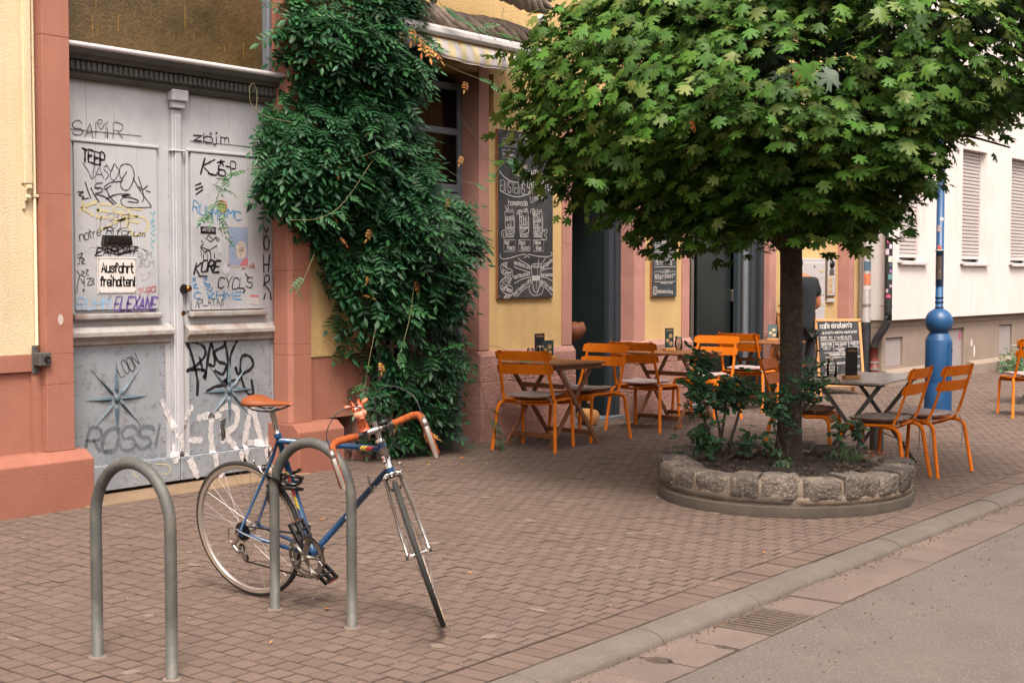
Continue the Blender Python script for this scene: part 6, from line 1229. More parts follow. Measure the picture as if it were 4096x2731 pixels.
for k in range(n+1):
    a = cam_a-1.3+2.3*k/n
    for j in range(6):
        z = 1.44+.38*j/5; rr = .052+.006*noise.noise(Vector((k*.6, j*.7, 2)))+.004*(j == 0); v.append((rr*cos(a), rr*sin(a), z))
for k in range(n):
    for j in range(5): a = k*6+j; f.append((a, a+6, a+7, a+1))
mb.add(v, f).build('plastic_sleeve', 'plastic_sleeve', lp, smooth=True)
curved_patch((0, 0), .0485, cam_a-.9, cam_a+.5, 1.50, 1.76, 'paper_notice', 'paper', lp); MB().tube([(0, 0, 1.82), (0, 0, 1.832)], .054, 18).build('tape', 'sticker_a', lp, auto=40)
# ============================================================ person at the letter boxes
def skinmesh(name, joints, edges, mat, parent, sub=2):
    me = bpy.data.meshes.new(name); me.from_pydata([j[0] for j in joints], edges, []); o = bpy.data.objects.new(name, me); COL.objects.link(o)
    sk = o.modifiers.new('skin', 'SKIN'); sk.use_smooth_shade = True
    if not me.skin_vertices: bpy.context.view_layer.objects.active = o; me.attributes.new('x', 'FLOAT', 'POINT')
    for i, j in enumerate(joints):
        sv = me.skin_vertices[0].data[i]; r = j[1]; sv.radius = r if isinstance(r, tuple) else (r, r)
    me.skin_vertices[0].data[0].use_root = True
    ss = o.modifiers.new('s', 'SUBSURF'); ss.levels = sub; ss.render_levels = sub
    me.materials.append(MATS[mat]); o.parent = parent; return o
pr = thing('person', 'person in a black T-shirt standing behind the tree trunk by the letter boxes', 'person', (15.36, 7.33, pz(7.3)), radians(-10))
# local +Y: the way the person faces
J = [((0, 0, .95), .07), ((0, 0, 1.12), .08), ((0, .02, 1.30), .135), ((0, .01, 1.45), .09), ((0, .06, 1.51), .055), ((0, .12, 1.56), .06), ((0, .17, 1.62), .095), ((0, .18, 1.70), .07),
 ((.19, 0, 1.43), .062), ((.25, -.03, 1.15), .046), ((.19, .14, 1.10), .036), ((.11, .22, 1.14), .026), ((.06, .26, 1.16), .03),
 ((-.19, 0, 1.43), .062), ((-.25, -.03, 1.15), .046), ((-.19, .14, 1.10), .036), ((-.11, .22, 1.14), .026), ((-.06, .26, 1.16), .03),
 ((.095, 0, .86), .06), ((.10, .02, .50), .062), ((.10, -.01, .10), .042), ((.10, .12, .04), .035), ((-.095, 0, .86), .06), ((-.10, .02, .50), .062), ((-.10, -.01, .10), .042), ((-.10, .12, .04), .035)]
E_ = [(0, 1), (1, 2), (2, 3), (3, 4), (4, 5), (5, 6), (6, 7), (3, 8), (8, 9), (9, 10), (10, 11), (11, 12), (3, 13), (13, 14), (14, 15), (15, 16), (16, 17), (0, 18), (18, 19), (19, 20), (20, 21), (0, 22), (22, 23), (23, 24), (24, 25)]
skinmesh('body', J, E_, 'skin', pr)
for s in (1, -1):                                       # fingers
    for k in range(4):
        b = Vector((s*(.06+.012*k-.018), .265, 1.165-.004*k)); MB().tube([b, b+Vector((-s*.004, .03, .004)), b+Vector((-s*.008, .052, -.006)), b+Vector((-s*.01, .062-.004*abs(k-1.5), -.02))], [.009, .0085, .008, .006], 8).build('finger', 'skin', pr, smooth=True)
    MB().tube([(s*.045, .255, 1.17), (s*.02, .275, 1.18), (s*.012, .30, 1.178)], [.011, .010, .007], 8).build('thumb', 'skin', pr, smooth=True)
S = [((0, 0, .80), (.17, .125)), ((0, 0, 1.10), (.17, .125)), ((0, .01, 1.30), (.185, .14)), ((0, 0, 1.44), (.13, .10)), ((0, .01, 1.485), (.07, .07)), ((.17, 0, 1.43), .085), ((.235, -.02, 1.25), .078), ((-.17, 0, 1.43), .085), ((-.235, -.02, 1.25), .078)]
skinmesh('t_shirt', S, [(0, 1), (1, 2), (2, 3), (3, 4), (3, 5), (5, 6), (3, 7), (7, 8)], 'shirt_black', pr)
Q = [((0, 0, .92), (.165, .13)), ((.09, 0, .82), .12), ((.10, .02, .50), .082), ((.10, 0, .10), .068), ((-.09, 0, .82), .115), ((-.10, .02, .50), .082), ((-.10, 0, .10), .068)]
skinmesh('trousers', Q, [(0, 1), (1, 2), (2, 3), (0, 4), (4, 5), (5, 6)], 'trousers', pr)
for s in (1, -1): MB().sphere((s*.10, .05, .045), (.05, .14, .05), 14, 8).build('shoe', 'plastic_black', pr, smooth=True)
hb = MB(); hb.sphere((0, .14, 1.665), (.092, .105, .108), 16, 12); hb.build('hair', 'hair', pr, smooth=True)
for s in (1, -1): MB().sphere((s*.088, .17, 1.62), (.012, .02, .03), 8, 6).build('ear', 'skin', pr, smooth=True)
# ============================================================ stone planter
PX, PY, PA, PB = 9.05, 4.45, .99, .87
pl = thing('stone_planter', 'oval planter of rough mortared stones on a concrete ring round the maple', 'planter', (PX, PY, pz(PY)), 0, world_verts=True)
def ell(a, k=0): return Vector((PX+(PA-k)*cos(a), PY+(PB-k)*sin(a)))
def ringseg(a0, a1, k0, k1, z0, z1, n=3, rough=.0, seed=0, chn=0):
    """a block of the ring between two angles, set back k0..k1 from the outline"""
    mb = MB(); nu, nr, nz = n, 3, 4; v = []
    # closed lump: outer face, top face, inner face built as a swept strip
    prof = [(k0+.006, z0), (k0+.0, z0+.15*(z1-z0)), (k0-.003, z0+.6*(z1-z0)), (k0+.0, z1-.008), (k0+.010, z1), ((k0+k1)/2, z1+.006), (k1-.03, z1), (k1, z1-.02), (k1, z0)]
    m = len(prof)
    for i in range(nu+1):
        a = a0+(a1-a0)*i/nu; e = 1 if i in (0, nu) else 0
        for j, (k, z) in enumerate(prof):
            kk = k+(.007*e if j < 5 else 0); p = ell(a, kk); zz = z+pz(p.y)-(.006*e if 2 < j < 8 else 0)
            nn = noise.noise(Vector((p.x*9+seed*3, p.y*9, zz*11))); n2 = noise.noise(Vector((p.x*26+seed, p.y*26, zz*26)))
            d = rough*(nn+.5*n2); c = (p-Vector((PX, PY))).normalized()
            v.append((p.x+c.x*d*(j < 5), p.y+c.y*d*(j < 5), zz+rough*(nn*.8+n2*.5)*(j > 2)))
    f = []
    for i in range(nu):
        for j in range(m-1): f.append((i*m+j, (i+1)*m+j, (i+1)*m+j+1, i*m+j+1))
    f += [tuple(range(m))[::-1], tuple(range(nu*m, nu*m+m))]
    return mb.add(v, f)
ringseg(0, 2*pi, .0, .26, -.03, .075, 72).build('concrete_ring', 'planter_concrete', pl, auto=40)
ringseg(radians(-146), radians(60), .006, .25, .088, .14, 60, .006).build('mortar_ring', 'planter_mortar', pl, auto=50)
ringseg(radians(60), radians(214), .010, .25, .086, .135, 50, .006, 3).build('mortar_ring', 'planter_concrete', pl, auto=50)
ringseg(0, 2*pi, .012, .24, .077, .240, 90, .006).build('mortar_core', 'planter_mortar', pl, auto=60)
a = 0; k = 0
while a < 2*pi-.02:
    w = R.uniform(.22, .34); w = min(w, 2*pi-a)
    if 2*pi-(a+w) < .15: w = 2*pi-a
    zt_ = R.uniform(.24, .285)
    mb = ringseg(a+.012, a+w-.014, R.uniform(-.012, .008), R.uniform(.20, .25), R.uniform(.118, .135), zt_, 9, .017, k)
    o = mb.build('stone', 'planter_stone', pl, auto=60)
    a += w; k += 1
mb = MB(); v = [(PX, PY, pz(PY)+.225)]; f = []; nr, na = 14, 60
for i in range(1, nr+1):
    for j in range(na):
        a = 2*pi*j/na; p = Vector((PX, PY)).lerp(ell(a, .20), i/nr); v.append((p.x, p.y, pz(p.y)+.205+.02*(1-i/nr)+.022*noise.noise(Vector((p.x*7, p.y*7, 0)))+.012*noise.noise(Vector((p.x*30, p.y*30, 3)))))
for j in range(na): f.append((0, 1+j, 1+(j+1) % na))
for i in range(nr-1):
    for j in range(na): a = 1+i*na+j; b = 1+i*na+(j+1) % na; f.append((a, a+na, b+na, b))
mb.add(v, f).build('soil', 'soil', pl, smooth=True)
def soilz(x, y): return pz(y)+.215
mb = MB()
for k in range(420):
    a = R.uniform(0, 2*pi); r = sqrt(R.random())*.95; p = Vector((PX, PY)).lerp(ell(a, .22), r); s = R.uniform(.006, .02)
    T_ = Matrix.Translation((p.x, p.y, soilz(p.x, p.y)+.004)) @ Euler((R.uniform(-.6, .6), R.uniform(-.6, .6), R.uniform(0, 6))).to_matrix().to_4x4()
    if k % 3: mb.box(-s, s, -s*.7, s*.7, -s*.5, s*.5, T_)
    else: mb.box(-s*2.4, s*2.4, -.002, .002, -.002, .002, T_)
o = mb.build('bark_chips', 'bark', pl); o['kind'] = 'stuff'

# ============================================================ leaves
def fast_mesh(name, base_v, base_f, mats_, mat, parent):
    """one mesh out of many placed copies of a small leaf"""
    import numpy as np
    bv = np.array(base_v, dtype=np.float32); nb = len(bv); M_ = np.array([[list(r) for r in m] for m in mats_], dtype=np.float32)
    V = np.einsum('nij,kj->nki', M_[:, :3, :3], bv)+M_[:, None, :3, 3]
    V = V.reshape(-1, 3); n = len(mats_)
    fv = np.array([i for f in base_f for i in f], dtype=np.int32); fl = np.array([len(f) for f in base_f], dtype=np.int32)
    L = (fv[None, :]+(np.arange(n, dtype=np.int32)*nb)[:, None]).ravel(); T = np.tile(fl, n); st = np.concatenate([[0], np.cumsum(T)[:-1]]).astype(np.int32)
    me = bpy.data.meshes.new(name); me.vertices.add(len(V)); me.vertices.foreach_set('co', V.ravel()); me.loops.add(len(L)); me.loops.foreach_set('vertex_index', L)
    me.polygons.add(len(T)); me.polygons.foreach_set('loop_start', st); me.update(calc_edges=True); me.validate()
    me.materials.append(MATS[mat]); o = bpy.data.objects.new(name, me); COL.objects.link(o); o.parent = parent; return o
half = [(1.02, 0), (.86, .06), (.87, .21), (.70, .15), (.55, .18), (.63, .32), (.84, .54), (.64, .49), (.60, .69), (.45, .46), (.31, .33), (.28, .48), (.24, .76), (.14, .56), (.0, .60), (.03, .39), (-.06, .27), (-.15, .11)]
def maple_leaf(curl=.25, droop=.25):
    out = half+[(x, -y) for x, y in half[1:]][::-1]
    P = [(.28, 0)]+out; v = []
    for x, y in P: v.append((x, y, -droop*x*x*.6-curl*abs(y)**1.6*.6+.04*(1-abs(y)*3) if abs(y) < .3 else -droop*x*x*.6-curl*abs(y)**1.6*.6))
    n = len(out); f = [(0, 1+i, 1+(i+1) % n) for i in range(n)]
    f = [t[::-1] for t in f]
    # petiole
    b = len(v); v += [(-.13, -.012, 0), (-.13, .012, 0), (-.75, .0, .12)]; f.append((b, b+1, b+2))
    return v, f
LEAVES = [maple_leaf(.25, .25), maple_leaf(.5, .45), maple_leaf(.05, .1)]
def orient(pos, nrm, tip, s):
    z = nrm.normalized(); x = (tip-z*tip.dot(z)); x = x.normalized() if x.length > 1e-4 else z.orthogonal().normalized(); y = z.cross(x)
    return Matrix(((x.x*s, y.x*s, z.x*s, pos.x), (x.y*s, y.y*s, z.y*s, pos.y), (x.z*s, y.z*s, z.z*s, pos.z), (0, 0, 0, 1)))
def rv(s=1): return Vector((R.gauss(0, s), R.gauss(0, s), R.gauss(0, s)))
# ============================================================ maple
TB = Vector((9.33, 4.56, soilz(9.33, 4.56)-.03))
maple = thing('maple_tree', 'round-crowned maple tree growing out of the stone planter before the cafe', 'tree', tuple(TB), 0, world_verts=True)
def rings(pts, rad, n=20, seed=0, amp=.06):
    mb = MB(); mb.tube(pts, rad, n)
    for i, p in enumerate(mb.v):
        p = Vector(p); k = i//n; c = Vector(pts[min(k, len(pts)-1)]); d = p-c; q = 1+amp*noise.noise(Vector((p.x*14+seed, p.y*14, p.z*3)))+amp*.7*noise.noise(Vector((p.x*40, p.y*40, p.z*9+seed)))
        mb.v[i] = tuple(c+d*q)
    return mb
tp = [TB+Vector((0, 0, z)) for z in [0, .04, .1, .2, .3, .45, .6, .8, 1.0, 1.2, 1.4, 1.6, 1.8]]
tp = [p+Vector((.012*sin(p.z*3), .012*cos(p.z*2.4), 0)) for p in tp]
rings(tp, [.135, .115, .100, .092, .088, .085, .084, .083, .082, .081, .080, .080, .082], 28).build('trunk', 'bark', maple, smooth=True)
CC = Vector((9.33, 4.56, 3.25)); RH, RUP, RDN = 2.02, 1.75, 1.31
top = tp[-1]
mb = MB()
for k in range(16):
    a = 2*pi*k/16+R.uniform(-.2, .2); e = R.uniform(.15, 1.0); d = Vector((cos(a)*cos(e), sin(a)*cos(e), sin(e)))
    L_ = R.uniform(1.2, 1.6); p1 = top+d*L_*.4+Vector((0, 0, .15)); p2 = top+d*L_*.75+Vector((0, 0, .3)); p3 = top+d*L_+Vector((0, 0, .35))
    pts = smooth_poly([top-Vector((0, 0, .25)), p1, p2, p3], 4); mb.tube(pts, [.05*(1-i/len(pts))+.008 for i in range(len(pts))], 8)
    for q in range(5):
        i = R.randrange(4, len(pts)); b = pts[i]; dd = (d+rv(.5)).normalized(); mb.tube(smooth_poly([b, b+dd*.3, b+dd*.6+Vector((0, 0, -.05))], 3), [.014, .012, .010, .009, .008, .007, .006], 6)
mb.build('branches', 'bark', maple, smooth=True)
rt_ = Vector((sin(AZ), -cos(AZ), 0))
def crown_r(d):
    rz_ = RUP if d.z > 0 else RDN
    if d.z < 0: base = ((sqrt(d.x*d.x+d.y*d.y)/RH)**3.2+abs(d.z/RDN)**3.2)**(-1/3.2)
    else: base = 1/sqrt((d.x*d.x+d.y*d.y)/(RH*RH)+(d.z/RUP)**2)
    l_ = d.dot(rt_)
    if l_ > .25 and d.z < -.02: base *= 1-.62*min(1, (l_-.25)*1.5)*min(1, max(0, -d.z-.12)*2.6)
    if l_ > .3 and d.z > -.25: base *= 1+.14*min(1, (l_-.3)*3)
    if l_ < -.3: base *= 1-.12*min(1, (-l_-.3)*2.5)*min(1, max(0, .8+d.z*2))
    if l_ < -.4 and d.z > .05: base *= 1-.26*min(1, (-l_-.4)*3)*min(1, d.z*3)
    return base*(1+.13*noise.noise(d*2.6)+.09*noise.noise(d*5.5+Vector((4, 1, 2)))-.0)
leafm = []; dark = []
def spray(c, d, n, s0=.082, spread=.115, store=None, updir=.75):
    tilt = (Vector((d.x, d.y, max(d.z, -.1)))*.62+Vector((0, 0, updir))+rv(.16)).normalized(); out = Vector((d.x, d.y, -.55+R.uniform(-.25, .25))).normalized()
    for k in range(n):
        p = c+Vector((R.gauss(0, spread), R.gauss(0, spread), R.gauss(0, spread*.55)))
        store.append(orient(p, tilt+rv(.28), out+rv(.38), s0*R.uniform(.6, 1.22)))
for k in range(3700):
    d = rv().normalized()
    if d.z > .55 and R.random() < .6: continue
    if d.dot(Vector((fw.x, fw.y, 0))) > .3 and R.random() < .55: continue
    r = crown_r(d)*(1-abs(R.gauss(0, .085))); c = CC+d*r
    spray(c, d, R.randint(6, 10), store=leafm)
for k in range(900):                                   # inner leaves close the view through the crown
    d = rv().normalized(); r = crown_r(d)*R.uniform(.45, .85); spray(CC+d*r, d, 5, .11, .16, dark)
rt_ = Vector((sin(AZ), -cos(AZ), 0))
for k in range(80):                                    # ragged sprays hanging under the crown
    a = R.uniform(0, 2*pi); d = Vector((cos(a), sin(a), -R.uniform(.45, 1.6))).normalized(); spray(CC+d*crown_r(d)*R.uniform(1.0, 1.07)-Vector((0, 0, R.uniform(.0, .12))), d, 4, .085, .06, leafm)
for k in range(26):                                    # twigs hanging out at the sides
    d = (rt_*R.choice((-1, -1, 1))*R.uniform(.8, 1)+Vector((fw.x, fw.y, 0))*R.uniform(-.7, .1)+Vector((0, 0, R.uniform(-.35, .2)))).normalized()
    spray(CC+d*(crown_r(d)*1.05), d, 5, .088, .08, leafm)
for k in range(26):                                    # the long branch on the right edge of the picture
    z = R.choice((3.3, 3.15, 3.0, 2.75, 2.55, 2.35))+R.uniform(-.08, .08); c = CC+rt_*R.uniform(1.80, 2.1)-Vector((fw.x, fw.y, 0))*R.uniform(.2, .6); c.z = z
    if z > 2.9: spray(c, rt_, 6, .09, .12, leafm)
depth = lambda m: (Vector((m[0][3], m[1][3], m[2][3]))-cam.location).dot(fw)
def infr(m):
    s = scr((m[0][3], m[1][3], m[2][3])); return s and abs(s[0]) < TX and abs(s[1]) < TY
leafm.sort(key=depth)
front = [m for m in leafm if infr(m)]
near = front[:900]; R.shuffle(near); near = near[:300]; ids = set(id(m) for m in near)
lme = []
for q, mt in ((0, 'leaf_maple'), (1, 'leaf_maple'), (2, 'leaf_maple'), (0, 'leaf_maple_light')):
    me = bpy.data.meshes.new('leaf'); me.from_pydata(LEAVES[q][0], [], LEAVES[q][1]); me.materials.append(MATS[mt]); lme.append(me)
off_ = Vector(maple['_o'])
for m in near:
    o = bpy.data.objects.new('leaf', lme[3] if R.random() < .22 else lme[R.randrange(3)]); COL.objects.link(o); o.parent = maple; mm = m.copy(); mm.translation = mm.translation-off_; o.matrix_local = mm
def shift(ms):
    out = []
    for m in ms: mm = m.copy(); mm.translation = mm.translation-off_; out.append(mm)
    return out
rest = [m for m in leafm if id(m) not in ids]
gr = [[], [], [], []]
for m in rest:
    up_ = m[2][2]; p = Vector((m[0][3], m[1][3], m[2][3]))
    lightness = noise.noise(p*1.3+Vector((9, 2, 5)))
    if R.random() < .10+.25*max(0, lightness): gr[3].append(m)
    else: gr[R.randrange(3)].append(m)
for q in range(4):
    v, f = LEAVES[q % 3]; o = fast_mesh('foliage', v, f, shift(gr[q]), 'leaf_maple_light' if q == 3 else 'leaf_maple', maple); o['kind'] = 'stuff'
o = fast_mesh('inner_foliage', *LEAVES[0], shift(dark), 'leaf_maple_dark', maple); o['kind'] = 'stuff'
rust = []
for (rx, z, dd) in ((-.35, 2.80, 1.95), (-.30, 2.78, 1.95), (-.33, 2.72, 1.93), (-.95, 2.50, 1.8)):
    c = CC+rt_*rx-Vector((fw.x, fw.y, 0))*dd; c.z = z; rust.append(orient(c, Vector((-.5, -.6, .2))+rv(.4), Vector((0, 0, -1))+rv(.3), .07))
fast_mesh('withered_leaves', *LEAVES[1], shift(rust), 'leaf_rust', maple)
# ============================================================ climbing vine
vine = thing('climbing_vine', 'tall dark green climbing vine with feathery leaves between the gate and the shop window', 'climbing plant', (8.5, 7.75, .09), 0, world_verts=True)
def leaflet(n=9, L_=.2, s=.066, w=.43):
    v = []; f = []
    def one(c, ang, sc, dz):
        u = Vector((cos(ang), sin(ang), dz)); wv = Vector((-sin(ang), cos(ang), 0)); b = len(v)
        for t, ww, zz in ((0, .0, 0), (.3, w*.5, .03), (.62, w*.42, .0), (1, 0, -.10)):
            p = c+u*t*sc; v.append(tuple(p+Vector((0, 0, zz*sc))))
            if ww: v.append(tuple(p+wv*ww*sc+Vector((0, 0, -.06*sc)))); v.append(tuple(p-wv*ww*sc+Vector((0, 0, -.06*sc))))
        # idx: 0, 1,2,3, 4,5,6, 7
        for q in ((0, 2, 1), (0, 1, 3), (1, 2, 5, 4), (1, 4, 6, 3), (4, 5, 7), (4, 7, 6)): f.append(tuple(b+i for i in q)[::-1])
    pairs = (n-1)//2
    for k in range(pairs):
        t = .22+.78*k/pairs; c = Vector((L_*t, 0, -.25*L_*t*t)); sc = s*(.8+.3*sin(pi*t))
        one(c, 1.05, sc, -.15); one(c, -1.05, sc, -.15)
    one(Vector((L_, 0, -.25*L_)), 0, s*1.1, -.35)
    b = len(v)
    for k in range(4): t = k/3; v.append((L_*t, -.0012, -.25*L_*t*t)); v.append((L_*t, .0012, -.25*L_*t*t))
    for k in range(3): f.append((b+2*k, b+2*k+1, b+2*k+3, b+2*k+2))
    return v, f
WL = [leaflet(9), leaflet(7, .17, .074), leaflet(9, .22, .064)]
OUT = [(7.48, 3.95), (7.24, 3.55), (7.18, 3.30), (7.42, 3.06), (7.03, 2.70), (6.93, 2.413), (7.08, 2.12), (7.50, 1.96), (7.66, 1.78), (7.78, 1.359), (7.90, 1.019), (8.02, .668), (8.06, .311), (8.40, .10), (9.05, .06), (9.22, .185), (9.26, .643), (9.28, 1.139), (9.26, 1.559), (9.42, 1.865), (9.22, 2.20), (8.90, 2.40), (8.76, 2.696), (8.68, 2.98), (8.70, 3.215), (8.62, 3.486), (8.50, 3.7), (8.62, 3.9), (8.70, 4.3), (7.377, 4.3)]
def inpoly(x, y, P):
    c = False
    for (x1, y1), (x2, y2) in zip(P, P[1:]+P[:1]):
        if (y1 > y) != (y2 > y) and x < (x2-x1)*(y-y1)/(y2-y1)+x1: c = not c
    return c
def edged(x, z):
    d = 9
    for (x1, y1), (x2, y2) in zip(OUT, OUT[1:]+OUT[:1]):
        L2 = (x2-x1)**2+(y2-y1)**2; t = max(0, min(1, ((x-x1)*(x2-x1)+(z-y1)*(y2-y1))/L2)); d = min(d, sqrt((x-x1-t*(x2-x1))**2+(z-y1-t*(y2-y1))**2))
    return d
vm = []; vlight = []; vdark = []
def vput(p, d, s=1, st=None):
    n_ = Vector((-.15, -.5, 1))+rv(.32); (vm if st is None else st).append(orient(p, n_, d, s))
cnt = 0
while cnt < 3700:
    x = R.uniform(6.85, 9.6); z = R.uniform(.05, 4.1)
    if not inpoly(x, z, OUT): continue
    e = edged(x, z); lo = z < 1.25
    if lo and R.random() < .45*(1.25-z)/1.0+.12: continue
    if lo and noise.noise(Vector((x*3.2, z*3.2, 1))) < .02 and R.random() < .85: continue
    if not lo and noise.noise(Vector((x*3.5, z*4.5, 11))) < -.3 and R.random() < .6: continue
    cl = noise.noise(Vector((x*2.1, z*2.6, 3)))+.5*noise.noise(Vector((x*5, z*6, 7)))
    th = .08+.40*min(1, e/.4)*(1.0 if not lo else .6)+.26*cl
    y = 7.76-max(.03, th)*(1-R.random()**2.2*.9)
    if z > 3.3 and x > 8.3: y = min(y, 7.42+.1*R.random())
    dirx = R.gauss(0, .8)+(.5 if x > 8.6 else (-.7 if x < 7.4 else 0)); p = Vector((x, y, z))
    d = Vector((dirx, -.75+R.gauss(0, .25), -.30+R.gauss(0, .22))).normalized()
    vput(p-d*.1, d, R.uniform(.75, 1.15), vlight if (R.random() < .08+.12*(z > 2.9)+.1*(x < 7.4)) else None); cnt += 1
def tendril(pts, leaves=6, s=.8, light=True, r=.0022, mat='vine_stem'):
    P = smooth_poly(pts, 6); MB().tube(P, r, 5).build('tendril', mat, vine, smooth=True)
    for k in range(leaves):
        i = int(len(P)*(.25+.75*(k+.5)/max(1, leaves))); i = min(i, len(P)-1); b = P[i]; t = (P[min(i+1, len(P)-1)]-P[max(0, i-1)]).normalized()
        d = (t*.6+rv(.35)+Vector((0, -.35, -.35))).normalized(); vput(b, d, s*R.uniform(.7, 1.1), vlight if light else None)
tendril([(8.7, 7.45, 3.35), (9.0, 7.42, 3.28), (9.30, 7.38, 3.22), (9.6, 7.35, 3.10), (9.85, 7.35, 2.97), (10.05, 7.35, 2.88), (10.3, 7.4, 2.62)], 11, .8)
tendril([(9.62, 7.35, 3.08), (9.70, 7.35, 3.22), (9.76, 7.35, 3.25), (9.80, 7.36, 3.12)], 1, .5)
tendril([(8.9, 7.45, 2.45), (9.15, 7.42, 2.36), (9.4, 7.42, 2.42), (9.62, 7.45, 2.55), (9.75, 7.46, 2.60)], 7, .6)
tendril([(9.0, 7.45, 2.95), (9.25, 7.45, 2.75), (9.4, 7.45, 2.60), (9.6, 7.47, 2.56), (9.85, 7.5, 2.48), (9.92, 7.5, 2.44)], 1, .5)
tendril([(7.1, 7.6, 2.38), (6.92, 7.62, 2.36), (6.72, 7.66, 2.30), (6.60, 7.70, 2.22)], 6, .75); tendril([(6.75, 7.66, 2.31), (6.66, 7.70, 2.18), (6.62, 7.72, 2.06), (6.56, 7.74, 1.98)], 6, .7); tendril([(6.66, 7.7, 2.1), (6.67, 7.72, 1.97), (6.72, 7.74, 1.86)], 3, .6)
tendril([(7.2, 7.5, 2.70), (6.98, 7.55, 2.73), (6.88, 7.6, 2.80), (6.86, 7.6, 2.92), (6.90, 7.6, 2.96), (6.93, 7.6, 2.88), (6.9, 7.58, 2.78)], 0)
tendril([(7.6, 7.3, 2.45), (7.75, 7.2, 2.52), (7.85, 7.2, 2.60)], 6, .9); tendril([(7.0, 7.35, 1.98), (7.25, 7.3, 2.0), (7.45, 7.25, 2.12), (7.72, 7.2, 2.45)], 9, .65)
tendril([(7.85, 7.3, 1.2), (7.74, 7.28, .9), (7.68, 7.27, .72), (7.58, 7.25, .62)], 4, .6); tendril([(8.3, 7.3, 1.55), (8.18, 7.25, 1.25), (8.05, 7.22, 1.02), (7.98, 7.2, .95)], 4, .6)
tendril([(9.3, 7.45, 1.0), (9.6, 7.42, .95), (9.78, 7.4, .83), (9.98, 7.42, .80), (10.05, 7.42, .66)], 6, .55); tendril([(9.3, 7.45, .7), (9.42, 7.42, .35), (9.5, 7.4, .15)], 5, .6, False)
tendril([(7.3, 7.6, 3.5), (7.05, 7.62, 3.62), (6.95, 7.62, 3.9)], 5, .7); tendril([(7.4, 7.5, 1.75), (7.28, 7.5, 1.55), (7.2, 7.5, 1.45)], 2, .6)
tendril([(8.6, 7.4, 3.9), (8.75, 7.36, 3.75), (9.1, 7.33, 3.66), (9.45, 7.32, 3.62)], 12, .7); tendril([(9.2, 7.32, 3.66), (9.4, 7.3, 3.7), (9.45, 7.3, 3.85)], 1, .5)
for a in range(14): tendril([(8.25+R.uniform(0, 1.1), 7.75, 1.7), (8.25+a*.08, 7.72, 1.0), (8.3+a*.07, 7.7, .12)], 1, .8, False, .004, 'rose_stem')
vfr = sorted(vm, key=lambda m: m[1][3]); near = vfr[:1100]; R.shuffle(near); near = near[:300]; ids = set(id(m) for m in near)
wme = []
for q in range(3):
    me = bpy.data.meshes.new('leaf'); me.from_pydata(WL[q][0], [], WL[q][1]); me.materials.append(MATS['leaf_vine']); wme.append(me)
off_ = Vector(vine['_o'])
for m in near:
    o = bpy.data.objects.new('leaf', wme[R.randrange(3)]); COL.objects.link(o); o.parent = vine; mm = m.copy(); mm.translation = mm.translation-off_; o.matrix_local = mm
rest = [m for m in vm if id(m) not in ids]
for q in range(3): o = fast_mesh('foliage', *WL[q], shift(rest[q::3]), 'leaf_vine', vine); o['kind'] = 'stuff'
o = fast_mesh('young_foliage', *WL[0], shift(vlight), 'leaf_vine_light', vine); o['kind'] = 'stuff'
dl = [orient(Vector((R.uniform(7.5, 9.2), 7.36+R.uniform(0, .15), R.uniform(.3, 3.6))), Vector((0, -1, .6))+rv(.4), Vector((R.uniform(-1, 1), -.3, -1)), R.uniform(.35, .6)) for k in range(26)]
fast_mesh('dead_leaves', *WL[1], shift(dl), 'leaf_dry', vine)
yl = [orient(Vector((8.34+.05*k, 7.34, 3.53-.03*k+R.uniform(-.02, .02))), Vector((0, -1, .4))+rv(.3), Vector((0, -.2, -1))+rv(.3), .75) for k in range(5)]+[orient(Vector((8.32, 7.3, 1.55)), Vector((0, -1, .4)), Vector((0, 0, -1)), .5)]
fast_mesh('yellowed_leaves', *WL[1], shift(yl), 'leaf_dry', vine)
# woody stems: on the wall, along the awning and under the eaves
mb = MB()
for k in range(6):
    x0 = 8.35+k*.11; pts = smooth_poly([(x0, 7.74, .08), (x0+R.uniform(-.1, .1), 7.70, .8), (x0+R.uniform(-.2, .1), 7.70, 1.8), (x0+R.uniform(-.3, .1), 7.70, 2.8), (x0+R.uniform(-.3, .2), 7.68, 3.9)], 5); mb.tube(pts, [.022+.008*sin(i) for i in range(len(pts))], 7)
mb.build('stem', 'vine_wood', vine, smooth=True)
def twisted(x0, x1, y, z0, z1, r, nstr=5, tw=3, seed=0):
    mb = MB()
    for s in range(nstr):
        pts = []; n = 46
        for k in range(n+1):
            t = k/n; a = 2*pi*(s/nstr+t*tw)+.8*noise.noise(Vector((t*5, s, seed))); rr = r*(1+.25*noise.noise(Vector((t*9, s*3, seed)))); x = x0+(x1-x0)*t; z = z0+(z1-z0)*t+.015*sin(t*9+seed)
            pts.append((x, y+cos(a)*rr*.6, z+sin(a)*rr))
        mb.tube(pts, [r*.75*(1-.55*(k/n)**6) for k in range(n+1)], 7)
    return mb
twisted(8.3, 10.3, 7.56, 3.735, 3.72, .055, 6, 2.2, 1).build('trunk', 'vine_wood', vine, smooth=True)
twisted(8.9, 10.25, 7.42, 4.10, 4.02, .07, 6, 1.6, 4).build('trunk', 'vine_wood', vine, smooth=True)
